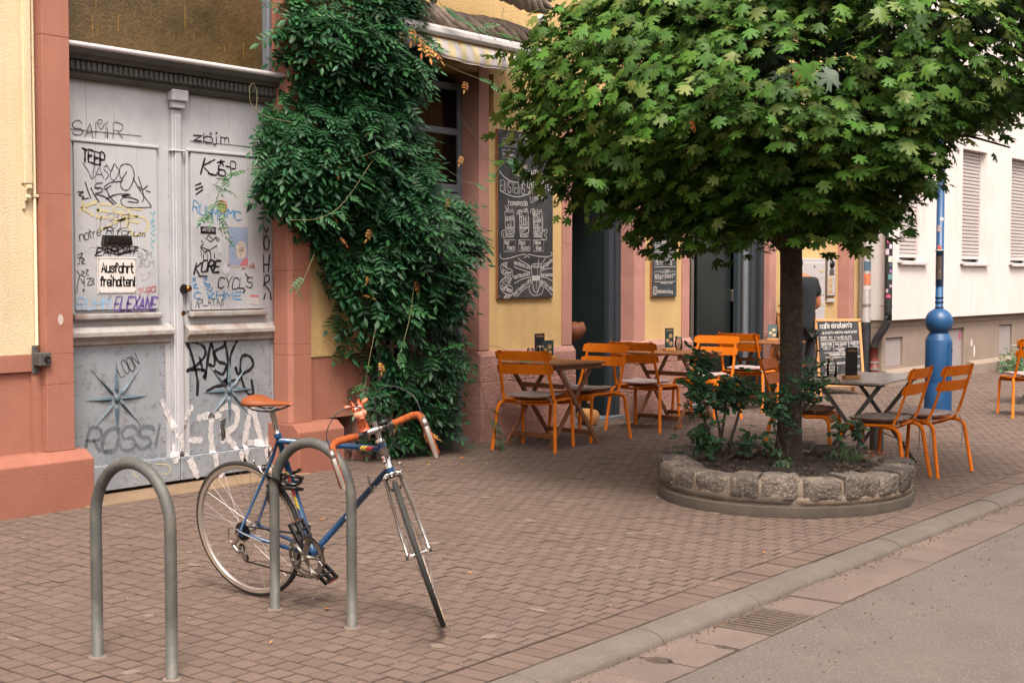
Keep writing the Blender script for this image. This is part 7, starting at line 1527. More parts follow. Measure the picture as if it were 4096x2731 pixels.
# ============================================================ roses and weeds in the planter
def roundleaf():
    v = [(0, 0, 0)]; o_ = [(.15, .16), (.4, .30), (.7, .28), (.92, .12), (1.02, 0), (.92, -.12), (.7, -.28), (.4, -.30), (.15, -.16)]
    v += [(x, y, -.12*x*x+.10*abs(y)) for x, y in o_]; v += [(.5, 0, -.05)]; n = len(o_)
    f = [(0, n+1, 1), (0, n, n+1)]+[(n+1, 1+i+1, 1+i)[::-1] for i in range(n-1)]
    return v, [t_ for t_ in f]
RL = roundleaf()
def bush(name, lab, base, stems, nleaf, box_, leafs=.05, mat='leaf_rose', cat='rose bush', group=None, spread=.05, blossoms=()):
    t = thing(name, lab, cat, base, 0, group, world_verts=True); ms = []; off = Vector(base); S_ = []
    for pts, r in stems:
        P = smooth_poly(pts, 5); MB().tube(P, [r*(1-.6*i/len(P)) for i in range(len(P))], 7).build('stem', 'rose_stem', t, smooth=True); S_.append(P)
    for k in range(nleaf):
        if box_ and R.random() < .75:
            c, rad = R.choice(box_); p = Vector(c)+Vector((R.gauss(0, rad[0]*.5), R.gauss(0, rad[1]*.5), R.gauss(0, rad[2]*.5)))
        else:
            P = R.choice(S_); p = P[R.randrange(len(P)//2, len(P))]+rv(spread*.6)
        d = Vector((R.gauss(0, 1), R.gauss(0, 1), R.gauss(-.2, .4))).normalized(); n_ = Vector((0, 0, 1))+Vector((-.3, -.4, 0))+rv(.35); s = leafs*R.uniform(.7, 1.15)
        for q, ang in ((0, 0), (.55, .9), (.55, -.9), (1.1, .9), (1.1, -.9))[:R.choice((3, 5))]:
            dd = Matrix.Rotation(ang, 3, 'Z') @ d; m = orient(p-d*s*q, n_+rv(.12), dd, s); m.translation = m.translation-off; ms.append(m)
    o = fast_mesh('leaves', *RL, ms, mat, t); o['kind'] = 'stuff'
    return t
b1 = (8.91, 4.90, .235)
P_ = lambda *a: tuple(Vector(b1)+Vector(a))
bush('rose_bush', 'leafy rose bush with bare woody lower stems at the left end of the planter', b1,
 [([P_(0, 0, 0), P_(-.03, .05, .15), P_(-.07, .10, .33), P_(-.10, .14, .55), P_(-.09, .12, .85)], .014), ([P_(0, 0, 0), P_(.0, .0, .2), P_(-.02, .03, .4), P_(0, 0, .6)], .013), ([P_(.02, -.02, 0), P_(.05, -.06, .16), P_(.08, -.10, .33), P_(.10, -.13, .5)], .015), ([P_(.02, -.02, .0), P_(.09, -.12, .10), P_(.13, -.16, .19)], .018), ([P_(0, 0, 0), P_(-.05, .06, .12), P_(-.10, .13, .22)], .008), ([P_(0, 0, .1), P_(.03, -.02, .35), P_(.02, -.04, .58)], .011)],
 240, [(P_(-.08, .10, .50), (.12, .14, .20)), (P_(.03, -.03, .52), (.16, .18, .15)), (P_(.10, -.14, .50), (.10, .12, .12)), (P_(-.09, .12, .70), (.07, .08, .2)), (P_(-.09, .11, .16), (.12, .10, .13))], .056, group='rose bushes in the stone planter')
b2 = (8.94, 4.395, .235)
P_ = lambda *a: tuple(Vector(b2)+Vector(a))
bush('rose_bush', 'lanky rose bush climbing beside the maple trunk', b2,
 [([P_(0, 0, 0), P_(.02, -.02, .2), P_(.05, -.06, .38), P_(.09, -.12, .60), P_(.13, -.17, .80), P_(.11, -.15, 1.03)], .010), ([P_(0, 0, 0), P_(-.03, .05, .2), P_(-.06, .09, .38), P_(-.08, .11, .52)], .008), ([P_(-.02, .03, 0), P_(-.05, .06, .1), P_(-.10, .13, .19)], .016), ([P_(.05, -.06, .35), P_(.09, -.12, .45), P_(.12, -.17, .58)], .012), ([P_(0, 0, 0), P_(.02, -.02, .25), P_(.0, .0, .50)], .007)],
 135, [(P_(.10, -.14, .60), (.10, .10, .16)), (P_(-.02, .03, .47), (.14, .12, .12)), (P_(.10, -.13, .55), (.14, .14, .12)), (P_(-.04, .06, .40), (.1, .1, .10))], .050, group='rose bushes in the stone planter')
b3 = (9.54, 4.235, .235); P_ = lambda *a: tuple(Vector(b3)+Vector(a))
bush('rose_shoot', 'low thin rose shoot in the planter in front of the grey table', b3, [([P_(0, 0, 0), P_(-.01, .02, .12), P_(-.02, .03, .24)], .005), ([P_(.02, -.03, 0), P_(.07, -.09, .13), P_(.07, -.08, .28)], .005)], 36, [(P_(-.02, .03, .2), (.06, .06, .1)), (P_(.08, -.09, .22), (.07, .07, .1))], .042, group=None, cat='rose shoot')
bush('sprout', 'small pale green sprout at the foot of the climbing rose', (8.924, 4.40, .235), [([(8.92, 4.40, .22), (8.92, 4.40, .30)], .005)], 5, [((8.93, 4.38, .28), (.05, .05, .02))], .06, 'leaf_weed', 'sprout')
mb = MB()
for k in range(70):
    x = 9.50+R.gauss(0, .06); y = 4.18+R.gauss(0, .07); z = soilz(x, y); h_ = R.uniform(.05, .14); dx, dy = R.gauss(0, .03), R.gauss(0, .03)
    mb.add([(x-.002, y, z), (x+.002, y, z), (x+dx*.4, y+dy*.4, z+h_*.6), (x+dx, y+dy, z+h_)], [(0, 1, 2), (1, 3, 2)])
o = mb.build('grass_tuft', 'leaf_weed', None, off=(9.50, 4.18, .23)); tag(o, 'tuft of thin grass in the planter soil below the rose shoot', 'grass tuft', kind='stuff')
mb_ms = []
for k in range(60):
    x = 9.78+R.gauss(0, .07); y = 4.07+R.gauss(0, .06); mb_ms.append(orient(Vector((x-9.78, y-4.07, R.uniform(0, .05))), Vector((0, 0, 1))+rv(.6), rv(), R.uniform(.015, .03)))
w = thing('dry_weed', 'reddish withered weed at the right end of the planter soil', 'weed', (9.78, 4.07, .245)); fast_mesh('leaves', *RL, mb_ms, 'leaf_rust', w)
for (x, y, n, lab) in ((22.5, 7.1, 170, 'green weeds at the foot of the white house, left clump'), (23.3, 7.05, 90, 'smaller green weeds at the foot of the white house by the right edge')):
    ms = [orient(Vector((R.gauss(0, .28), R.gauss(0, .08), abs(R.gauss(.1, .1)))), Vector((-.4, -.5, 1))+rv(.5), rv(), R.uniform(.05, .10)) for k in range(n)]
    w = thing('weed', lab, 'weed', (x, y, pz(y)), 0, 'weeds along the white house'); o = fast_mesh('leaves', *RL, ms, 'leaf_weed', w)
# ============================================================ litter and fallen leaves
def floorpt(x, y): return Vector((x, y, pz(y)+.006))
for k, (x, y) in enumerate([(8.2, 7.25), (8.35, 7.2), (8.5, 7.3), (8.62, 7.18), (8.8, 7.25), (8.9, 7.1), (9.1, 7.2), (9.2, 7.05), (7.6, 7.0), (7.9, 7.15), (7.45, 7.3), (8.0, 6.9), (8.55, 7.0), (9.3, 7.25), (6.2, 6.2), (9.9, 6.6), (10.4, 6.3), (8.75, 6.95), (8.45, 7.08), (5.0, 6.9), (4.6, 4.6), (9.0, 5.9)]):
    me = bpy.data.meshes.get('fallen_leaf')
    if not me:
        me = bpy.data.meshes.new('fallen_leaf'); me.from_pydata([(p[0], p[1], abs(p[2])*1.6) for p in RL[0]], [], RL[1]); me.materials.append(MATS['leaf_dry'])
    o = bpy.data.objects.new('fallen_leaf', me); COL.objects.link(o); o.location = floorpt(x, y); s = R.uniform(.03, .06); o.scale = (s, s, s); o.rotation_euler = (R.uniform(-.2, .2), R.uniform(-.2, .2), R.uniform(0, 6))
    tag(o, 'dry yellow brown leaf among others at the foot of the climbing vine' if (x > 7.3 and x < 9.5 and y > 6.8) else {14: 'small dry leaf on the paving between the bicycle and the gate pier', 15: 'dry leaf on the paving in front of the nearest cafe chair', 16: 'dry leaf on the paving before the second orange chair', 19: 'dry leaf on the paving near the left gate pier', 20: 'dry leaf between the two steel hoops', 21: 'dry leaf left of the stone planter'}.get(k, 'dry leaf on the open paving'), 'leaf', 'fallen leaves on the paving')
for k, (x, y, rz, mt, lab) in enumerate([(8.266, 5.035, .4, 'litter', 'white cigarette butt beside the left end of the planter'), (7.1, 3.62, .8, 'wood_pale', 'orange cigarette butt on the paving in front of the planter'), (5.6, 4.55, 1.2, 'wood_pale', 'tan cigarette butt on the paving right of the front wheel'), (4.02, 4.35, .5, 'wood_pale', 'orange cigarette butt between the two bicycle hoops')]):
    mb = MB(); mb.tube([(-.014, 0, .004), (.014, 0, .004)], .004, 8, Matrix.Rotation(rz, 4, 'Z')); o = mb.build('cigarette_butt', mt, None, off=(0, 0, 0)); o.location = floorpt(x, y); tag(o, lab, 'cigarette butt', 'cigarette butts on the paving')
mb = MB()
for k in range(420):
    x = R.uniform(4, 14); y = R.uniform(3.55, 7.7); s = R.uniform(.002, .006); mb.add([(x-s, y-s, pz(y)+.003), (x+s, y-s*.5, pz(y)+.003), (x+s*.3, y+s, pz(y)+.005)], [(0, 1, 2)])
o = mb.build('crumbs', 'litter', pavement); o['kind'] = 'stuff'
# ============================================================ racing bicycle
uB = Vector((.0884, -.9961, 0)).normalized(); upB = Vector((-.1594, -.01414, .98711)).normalized(); lB = upB.cross(uB).normalized()
BO = Vector((4.552, 5.045, pz(5.045)))
bike = thing('bicycle', 'blue racing bicycle with orange bar tape leaning against the right steel hoop', 'bicycle')
BM = Matrix(((uB.x, lB.x, upB.x, BO.x), (uB.y, lB.y, upB.y, BO.y), (uB.z, lB.z, upB.z, BO.z), (0, 0, 0, 1))); bike.matrix_world = BM
def b(mb, name, mat, par=None, **k): return mb.build(name, mat, par or bike, **k)
BB = Vector((.413, 0, .262)); SCt = Vector((.284, 0, .80)); HT = Vector((.879, 0, .82)); HB = Vector((.918, 0, .689)); RHb = Vector((.02, 0, .338))
b(MB().tube([SCt+Vector((0, 0, -.008)), HT+Vector((.006, 0, -.028))], .0145, 16), 'top_tube', 'bike_blue', smooth=True)
b(MB().tube([BB, HB+Vector((-.004, 0, .022))], .0150, 16), 'down_tube', 'bike_blue', smooth=True)
b(MB().tube([BB, SCt+Vector((-.004, 0, .018))], .0145, 16), 'seat_tube', 'bike_blue', smooth=True)
b(MB().tube([BB+Vector((0, -.034, 0)), BB+Vector((0, .034, 0))], .021, 20), 'bottom_bracket', 'bike_blue', auto=40)
for s in (-1, 1):
    b(MB().tube([SCt+Vector((.0, s*.014, -.01)), SCt+Vector((-.03, s*.03, -.09)), RHb+Vector((.012, s*.062, .02))], [.0075, .0075, .006], 10), 'seat_stay', 'bike_blue', smooth=True)
    b(MB().tube([BB+Vector((-.01, s*.018, 0)), BB+Vector((-.10, s*.033, .018)), RHb+Vector((.02, s*.062, -.002))], [.011, .010, .007], 10), 'chain_stay', 'bike_blue', smooth=True)
    b(MB().box(RHb.x-.012, RHb.x+.022, s*.062-.003, s*.062+.003, RHb.z-.018, RHb.z+.022), 'dropout', 'bike_blue', bevel=.002)
ax_ = (HT-HB).normalized()
b(MB().tube([HB+ax_*.012, HT-ax_*.012], .0185, 20), 'head_tube', 'chrome', smooth=True)
for c, d in ((HB, 1), (HT, -1)): b(MB().tube([c, c+ax_*d*.022], .0200, 20), 'head_lug', 'bike_blue', auto=40)
b(MB().tube([HB-ax_*.014, HB-ax_*.006, HB], [.016, .024, .021], 20), 'headset', 'chrome', auto=40); b(MB().tube([HT, HT+ax_*.008, HT+ax_*.020], [.021, .024, .015], 20), 'headset', 'chrome', auto=40)
b(MB().tube([SCt, SCt+Vector((-.010, 0, .05)), Vector((.258, 0, .948))], .0130, 16), 'seat_post', 'chrome', smooth=True)
b(MB().tube([SCt+Vector((-.004, 0, .008)), SCt+Vector((-.008, 0, .026))], .0180, 16), 'seat_clamp', 'bike_blue', auto=40)
# decals
def decal(p0, p1, t0, t1, r, mat, side=-1, span=.9, slant=.5):
    A, B_ = Vector(p0), Vector(p1); d = (B_-A).normalized(); sdv = Vector((0, side, 0)); w = d.cross(sdv); mb = MB(); v = []; f = []; n = 8
    for k in range(n+1):
        a = -span+2*span*k/n
        for t in (t0, t1): q = A+d*(t+slant*.02*abs(a)); v.append(q+sdv*r*cos(a)+w*r*sin(a))
    for k in range(n): f.append((2*k, 2*k+2, 2*k+3, 2*k+1))
    mb.add(v, f); return b(mb, 'decal', mat)
for k, mt in enumerate(['decal_red', 'decal_red', 'decal_yellow', 'decal_yellow']): decal(HT+Vector((.006, 0, -.028)), SCt+Vector((0, 0, -.008)), .055+k*.017, .067+k*.017, .0150, mt, slant=-.9)
for k in range(9): decal(SCt, BB, .15+k*.02, .165+k*.02, .0150, ['decal_yellow', 'decal_red', 'decal_red', 'decal_red', 'decal_red', 'decal_red', 'decal_yellow', 'decal_yellow', 'decal_yellow'][k], span=.7, slant=1.2)
decal(HB, HT, .045, .085, .0190, 'plastic_black', span=.62, slant=0); decal(HB, HT, .052, .080, .0193, 'decal_white', span=.45, slant=0); decal(HB, HT, .060, .072, .0196, 'decal_red', span=.25, slant=0)
decal(BB, HB, .30, .335, .0156, 'decal_white', span=.8, slant=0)
mb = MB()
dd = (HB-BB).normalized(); wv = Vector((0, -1, 0)).cross(dd)*-1
for pl in letters('VELO', (0, 0), (.0, .001), .01) if 0 else []: pass
# wheels
def ring(R_, r0, r1, n=72, m=10, T=None, mb=None):
    mb = mb or MB(); v = []; f = []
    for i in range(n):
        a = 2*pi*i/n
        for j in range(m): q = 2*pi*j/m; rr = R_+r0*cos(q); v.append((rr*cos(a), r1*sin(q), rr*sin(a)))
    for i in range(n):
        for j in range(m): i2 = (i+1) % n; j2 = (j+1) % m; f.append((i*m+j, i*m+j2, i2*m+j2, i2*m+j))
    return mb.add(v, f, T)
def wheel(T, front):
    w = thing('x', 'x', 'x'); bpy.data.objects.remove(w)
    tyre = ring(.3235, .0125, .0125, 80, 12, T)
    wh_ = b(MB().tube([(0, -.045 if front else -.055, 0), (0, .045 if front else .055, 0)], .0045, 10, T), 'front_wheel' if front else 'rear_wheel', 'alu', auto=40)
    b(tyre, 'tyre', 'rubber', wh_, smooth=True)
    mb = MB()
    for s in (-1, 1): ring(.3155, .0016, .0016, 80, 6, T @ Matrix.Translation((0, s*.0112, 0)), mb)
    b(mb, 'sidewall', 'sidewall', wh_, smooth=True)
    mb = MB(); v = []; f = []; n = 80; pr = [(.3135, .0105), (.3135, -.0105), (.300, -.0095), (.2965, -.004), (.2965, .004), (.300, .0095)]; m = len(pr)
    for i in range(n):
        a = 2*pi*i/n
        for r, y in pr: v.append((r*cos(a), y, r*sin(a)))
    for i in range(n):
        for j in range(m): i2 = (i+1) % n; j2 = (j+1) % m; f.append((i*m+j, i*m+j2, i2*m+j2, i2*m+j))
    b(mb.add(v, f, T), 'rim', 'rim_alu', wh_, auto=40)
    hb_ = MB(); fl = .034 if front else .030
    hb_.tube([(0, -fl, 0), (0, 0, 0), (0, fl, 0)], [.012, .0105, .012] if front else [.02, .018, .02], 16, T)
    for s in (-1, 1): hb_.tube([(0, s*fl-.002, 0), (0, s*fl+.002, 0)], .022, 18, T)
    b(hb_, 'hub', 'chrome', wh_, auto=40)
    for k in range(32):
        s = 1 if k % 2 else -1; a = 2*pi*k/32; off = (.62 if (k//2) % 2 else -.62)*1.05; a2 = a+off
        MB().tube([(.020*cos(a2), s*fl, .020*sin(a2)), (.2965*cos(a), s*.002, .2965*sin(a))], .0011, 4, T).build('spoke', 'chrome', wh_)
    for s in (-1, 1): b(MB().tube([(0, s*(.049 if front else .068), 0), (0, s*(.060 if front else .078), 0)], .009, 10, T), 'axle_nut', 'plastic_black' if front else 'chrome', wh_, auto=40)
    return wh_
rw = wheel(Matrix.Translation(RHb), False)
ST = radians(-50)
FK = Matrix.Translation(HB) @ Matrix.Rotation(radians(-16.6), 4, 'Y') @ Matrix.Rotation(ST, 4, 'Z')
HUBZ = -.373
fwh = wheel(FK @ Matrix.Translation((.045, 0, HUBZ)), True)
# fork
for s in (-1, 1):
    b(MB().tube(smooth_poly([(0, s*.034, -.018), (0, s*.040, -.12), (.005, s*.046, -.24), (.020, s*.049, -.32), (.045, s*.050, HUBZ)], 4), [(.0115, .0085)]*6+[(.010, .008)]*6+[(.007, .006)]*5, 12, FK), 'fork_blade', 'chrome', smooth=True)
b(MB().tube([(0, -.036, -.020), (0, -.02, -.012), (0, 0, -.008), (0, .02, -.012), (0, .036, -.020)], [.012, .015, .018, .015, .012], 12, FK), 'fork_crown', 'chrome', smooth=True)
# quill stem and handlebar
b(MB().tube([(0, 0, .150), (0, 0, .235)], .0112, 14, FK), 'stem', 'chrome', auto=40)
stm = b(MB().tube([(0, 0, .196), (.045, 0, .199), (.092, 0, .202)], [.0125, .0115, .015], 14, FK), 'stem', 'chrome', smooth=True)
bc = Vector((.094, 0, .203))
hbp = b(MB().tube([bc+Vector((0, -.075, 0)), bc+Vector((0, 0, 0)), bc+Vector((0, .075, 0))], [.0125, .014, .0125], 14, FK), 'handlebar', 'chrome', smooth=True)
for s in (-1, 1):
    pts = smooth_poly([bc+Vector(p) for p in [(0, s*.075, 0), (.002, s*.13, .004), (.012, s*.172, .006), (.045, s*.198, -.004), (.088, s*.203, -.03), (.108, s*.206, -.075), (.102, s*.208, -.125), (.078, s*.210, -.165), (.056, s*.211, -.178)]], 8)
    b(MB().tube(pts, [.0152+.0009*sin(i*1.35) for i in range(len(pts))], 14, FK), 'bar_tape', 'bar_tape', hbp, smooth=True)
    b(MB().tube([bc+Vector((0, s*.058, 0)), bc+Vector((0, s*.080, 0))], .0158, 14, FK), 'tape_end', 'plastic_black', hbp, auto=40)
    b(MB().tube(smooth_poly([bc+Vector(p) for p in [(.098, s*.205, -.022), (.122, s*.206, -.020), (.136, s*.206, -.034), (.124, s*.206, -.066), (.110, s*.206, -.085)]], 4), [(.011, .013)]*17, 12, FK), 'lever_hood', 'alu', hbp, smooth=True)
    lv = smooth_poly([bc+Vector(p) for p in [(.134, s*.206, -.028), (.141, s*.206, -.07), (.139, s*.206, -.12), (.131, s*.206, -.165), (.126, s*.206, -.190)]], 5)
    b(MB().tube(lv, [(.0045, .0095)]*(len(lv)-3)+[(.005, .0085), (.006, .008), (.004, .005)], 12, FK), 'brake_lever', 'rim_alu', hbp, smooth=True)
    mb = MB()
    for i in range(4, len(lv)-5):
        for q in (-.003, .003): mb.sphere(lv[i]+Vector((.0042, q, 0)), (.0012, .0014, .0018), 6, 4, FK)
    b(mb, 'drill_hole', 'plastic_black', hbp)
cab = [[(.125, -.206, -.018), (.118, -.20, .06), (.10, -.13, .125), (.07, -.04, .12), (.04, .05, .05), (.035, .065, -.05), (.03, .02, -.10)], [(.125, .206, -.018), (.10, .198, .085), (.055, .13, .155), (.03, .055, .15), (.01, .02, .06), (.02, .012, -.05), (.045, .0, -.16)]]
for c in cab: b(MB().tube(smooth_poly([bc+Vector(p) for p in c], 8), .0026, 6, FK), 'brake_cable', 'plastic_black', smooth=True)
b(MB().tube(smooth_poly([HT+Vector((.01, .02, .02)), HT+Vector((-.1, .018, .0)), Vector((.55, .016, .795)), Vector((.34, .016, .80)), Vector((.24, .012, .755)), Vector((.195, 0, .70))], 6), .0022, 6), 'brake_cable', 'plastic_black', smooth=True)
T_ = FK @ Matrix.Translation(bc+Vector((.0, -.0, .0)))
b(MB().lathe([(0, .030), (.019, .030), (.022, .026), (.022, .016), (.012, .012)], 20, T_ @ Matrix.Translation((.0, .038, 0))), 'bicycle_bell', 'plastic_black', auto=40); b(MB().tube([(0, .030, 0), (0, .046, 0)], .0165, 12, T_), 'bell_clamp', 'plastic_black', auto=40)
# brake calipers
def caliper(T, name):
    mb = MB()
    for s in (-1, 1): mb.tube(smooth_poly([(.004, 0, .012), (.010, s*.018, .020), (.012, s*.036, .012), (.010, s*.040, -.012), (.006, s*.028, -.040), (.002, s*.018, -.052)], 4), [(.005, .006)]*21, 8, T)
    mb.tube([(-.01, 0, .012), (.018, 0, .012)], .006, 10, T); mb.tube([(.012, .034, .012), (.014, .055, .022), (.014, .05, .048)], .0035, 8, T); mb.sphere((.014, .05, .05), .006, 8, 6, T)
    o = b(mb, name, 'chrome', smooth=True); mb = MB()
    for s in (-1, 1): mb.box(-.018, .018, s*.0185-.004, s*.0185+.004, -.058, -.047, T)
    b(mb, 'brake_pad', 'plastic_black', o); return o
caliper(FK @ Matrix.Translation((.026, 0, -.022)), 'front_brake')
caliper(Matrix.Translation((.192, 0, .66)) @ Matrix.Rotation(pi, 4, 'Z') @ Matrix.Rotation(radians(28), 4, 'Y'), 'rear_brake')
# saddle
secs = [(.112, .030, .955, .99, .6), (.122, .060, .948, 1.0, 1), (.150, .072, .945, 1.003, 1), (.185, .070, .947, .998, 1), (.215, .054, .950, .990, 1), (.250, .036, .952, .985, 1), (.300, .024, .956, .983, 1), (.350, .019, .960, .982, 1), (.385, .014, .962, .979, 1), (.397, .006, .966, .975, 1)]
v = []; f = []; m = 16
for x, hw_, z0, z1, _ in secs:
    for j in range(m):
        a = 2*pi*j/m; y = hw_*cos(a); t = sin(a)
        if t >= 0: z = z0+(z1-z0)*(.55+.45*t**.6)-(.006 if abs(y) < hw_*.25 and .14 < x < .33 else 0)-.004*(abs(y)/hw_)**2
        else: z = z0+(z1-z0)*(.55+.55*t*(1 if abs(cos(a)) > .5 else .6))
        v.append((x, y, z))
n = len(secs)
for i in range(n-1):
    for j in range(m): f.append((i*m+j, i*m+(j+1) % m, (i+1)*m+(j+1) % m, (i+1)*m+j))
f += [tuple(range(m))[::-1], tuple(range((n-1)*m, n*m))]
sad = b(MB().add(v, f), 'saddle', 'leather_tan', smooth=True); ss = sad.modifiers.new('s', 'SUBSURF'); ss.levels = 1; ss.render_levels = 1
for s in (-1, 1): b(MB().tube(smooth_poly([(.13, s*.024, .955), (.17, s*.024, .938), (.25, s*.022, .934), (.31, s*.016, .942), (.37, s*.006, .962)], 4), .0038, 8), 'rail', 'plastic_black', sad, smooth=True)
b(MB().box(.235, .275, -.024, .024, .928, .948), 'saddle_clamp', 'chrome', sad, bevel=.005, bseg=2)
# cranks, rings, pedals
def cring(y, r_out, r_in, teeth, name, par, mat, th=.0018):
    mb = MB(); n = teeth*2; v = []; f = []
    for i in range(n):
        a = 2*pi*i/n; ro = r_out+(.0022 if i % 2 else -.0022)
        for r, yy in ((ro, y-th), (ro, y+th), (r_in, y+th), (r_in, y-th)): v.append((BB.x+r*cos(a), yy, BB.z+r*sin(a)))
    for i in range(n):
        for j in range(4): i2 = (i+1) % n; j2 = (j+1) % 4; f.append((i*4+j, i*4+j2, i2*4+j2, i2*4+j))
    return b(mb.add(v, f), name, mat, par)
ca0 = atan2(.169, .065)
crk = b(MB().tube([BB+Vector((0, -.062, 0)), BB+Vector((0, -.075, 0))], .017, 18), 'crankset', 'alu', auto=40)
cring(-.050, .104, .090, 52, 'chainring', crk, 'alu'); cring(-.0485, .1055, .1035, 52, 'tooth_ring', crk, 'plastic_black', .0012); cring(-.044, .086, .074, 42, 'chainring', crk, 'alu')
for k in range(5):
    a = ca0+2*pi*k/5; mb = MB(); e = Vector((cos(a), 0, sin(a))); w = Vector((-sin(a), 0, cos(a)))
    for s in (-1, 1): mb.tube(smooth_poly([BB+Vector((0, -.050, 0))+e*.055+w*s*.004, BB+Vector((0, -.050, 0))+e*.076+w*s*.012, BB+Vector((0, -.050, 0))+e*.093+w*s*.030], 4), [(.003, .0045)]*9, 8)
    mb.tube([BB+Vector((0, -.058, 0))+e*.012, BB+Vector((0, -.053, 0))+e*.04, BB+Vector((0, -.049, 0))+e*.082], [.011, .009, .006], 8); mb.sphere(BB+Vector((0, -.053, 0))+e*.072, .005, 8, 5)
    b(mb, 'spider_arm', 'alu', crk, smooth=True)
def crank(side, ang):
    e = Vector((cos(ang), 0, sin(ang))); p = BB+Vector((0, side*.066, 0)); end = p+e*.172+Vector((0, side*.010, 0))
    b(MB().tube([p-e*.008, p+e*.03, p+e*.09+Vector((0, side*.004, 0)), end-e*.01, end+e*.008], [(.008, .015), (.008, .014), (.007, .0115), (.007, .012), (.006, .008)], 12), 'crank_arm', 'alu', crk, smooth=True)
    b(MB().sphere(p+Vector((0, side*.010, 0)), (.008, .003, .008), 10, 6), 'crank_bolt', 'chrome', crk, smooth=True)
    c = end+Vector((0, side*.062, 0)); T = Matrix.Translation(c) @ Matrix.Rotation(radians(62 if side < 0 else 40), 4, 'Y'); mb = MB()
    mb.tube([(0, -side*.055, 0), (0, side*.045, 0)], [.008, .006], 10, T)
    for s in (-1, 1): mb.box(s*.040-.006, s*.040+.006, -.045, .045, -.012, .012, T, cham=.003)
    for s in (-1, 1): mb.box(-.040, .040, s*.042-.005, s*.042+.005, -.010, .010, T, cham=.003)
    mb.box(-.034, .034, -.008, .008, -.009, .009, T, cham=.003)
    b(mb, 'pedal', 'plastic_gloss', crk)
    mb = MB()
    for s in (-1, 1): mb.box(s*.0465-.001, s*.0465+.001, -.02, .02, -.006, .006, T)
    b(mb, 'reflector', 'decal_red' if side > 0 else 'toy_orange', crk)
crank(-1, ca0); crank(1, ca0+pi)
# cassette, chain, rear mech
mb = MB()
for k, r in enumerate((.046, .042, .038, .034, .030, .026)):
    n = 44; v = []; f = []; y = -.038-.0045*k
    for i in range(n):
        a = 2*pi*i/n; ro = r+(.0022 if i % 2 else -.0015)
        v += [(RHb.x+ro*cos(a), y, RHb.z+ro*sin(a)), (RHb.x+ro*cos(a), y-.0018, RHb.z+ro*sin(a))]
    v += [(RHb.x, y, RHb.z), (RHb.x, y-.0018, RHb.z)]
    for i in range(n): i2 = (i+1) % n; f += [(2*i, 2*i2, 2*i2+1, 2*i+1), (2*i, 2*n, 2*i2), (2*i+1, 2*i2+1, 2*n+1)]
    mb.add(v, f)
b(mb, 'cassette', 'steel_dark', rw)
P1, P2 = Vector((.010, -.050, .262)), Vector((.030, -.050, .212))
def links(pts, mb):
    pts = [Vector(p) for p in pts]; d = 0; segs = []
    for a, c in zip(pts, pts[1:]):
        L_ = (c-a).length; u = (c-a)/L_; n = max(1, int(L_/.0063))
        for k in range(n):
            p = a+u*(k+.5)*L_/n; ang = atan2(-u.z, u.x); T = Matrix.Translation(p) @ Matrix.Rotation(ang, 4, 'Y'); w = .0032 if (k % 2) else .0022
            mb.box(-.0036, .0036, -w, w, -.0036 if k % 2 else -.0024, .0036 if k % 2 else .0024, T)
chn = MB(); cy = -.050
def arc(c, r, a0, a1, n=12): return [Vector((c.x+r*cos(a0+(a1-a0)*k/n), cy, c.z+r*sin(a0+(a1-a0)*k/n))) for k in range(n+1)]
links([Vector((RHb.x, cy, RHb.z+.034)), Vector((BB.x-.01, cy, BB.z+.104))], chn)
links(arc(BB, .1045, pi/2+.08, -pi/2-.2, 40), chn); links([Vector((BB.x-.02, cy, BB.z-.104)), Vector((P2.x, cy, P2.z-.018))], chn)
links(arc(P2, .018, -pi/2, -pi/2-pi*.8, 8), chn); links([P2+Vector((-.012, 0, .014)), P1+Vector((.016, 0, -.008))], chn); links(arc(P1, .017, 0, pi*.6, 6), chn); links(arc(RHb, .034, pi*1.35, pi*.5, 14), chn)
b(chn, 'chain', 'plastic_black')
rd = b(MB().tube(smooth_poly([RHb+Vector((0, -.066, -.012)), RHb+Vector((-.018, -.075, -.04)), RHb+Vector((-.035, -.078, -.055)), RHb+Vector((-.010, -.078, -.085)), P1+Vector((0, -.02, -.02))], 4), [(.010, .012)]*17, 10), 'rear_derailleur', 'chrome', smooth=True)
b(MB().prism([(P1.x-.012, P1.z+.012), (P1.x+.014, P1.z+.008), (P2.x+.012, P2.z-.008), (P2.x-.010, P2.z-.012)], -.060, -.057), 'cage', 'alu', rd, bevel=.002)
for P in (P1, P2): b(MB().tube([P+Vector((0, -.004, 0)), P+Vector((0, .004, 0))], .0165, 14), 'jockey_wheel', 'plastic_black', rd, auto=40)
b(MB().tube(smooth_poly([RHb+Vector((.14, -.055, -.035)), RHb+Vector((.05, -.075, .0)), RHb+Vector((-.01, -.078, .025)), RHb+Vector((-.05, -.078, .02)), RHb+Vector((-.055, -.078, -.03)), RHb+Vector((-.035, -.078, -.05))], 6), .0028, 6), 'gear_cable', 'alu', smooth=True)
for t_ in (.62, .66): p = BB.lerp(HB, t_+.18); b(MB().tube([p+Vector((0, -.014, .0)), p+Vector((0, -.026, .0))], .009, 12), 'shifter_boss', 'chrome', auto=40)
p = BB.lerp(HB, .80); b(MB().tube(smooth_poly([p+Vector((0, -.022, 0)), p+Vector((-.005, -.024, .025)), p+Vector((-.012, -.022, .065))], 4), [.0035, .0035, .0035, .0035, .004, .005, .0055, .005, .004], 8), 'shift_lever', 'alu', smooth=True)
for t_ in (.28, .40): q = BB.lerp(HB, t_)+Vector((-.012, 0, .013)); b(MB().sphere(q, .0045, 8, 5), 'bottle_boss', 'chrome', smooth=True)
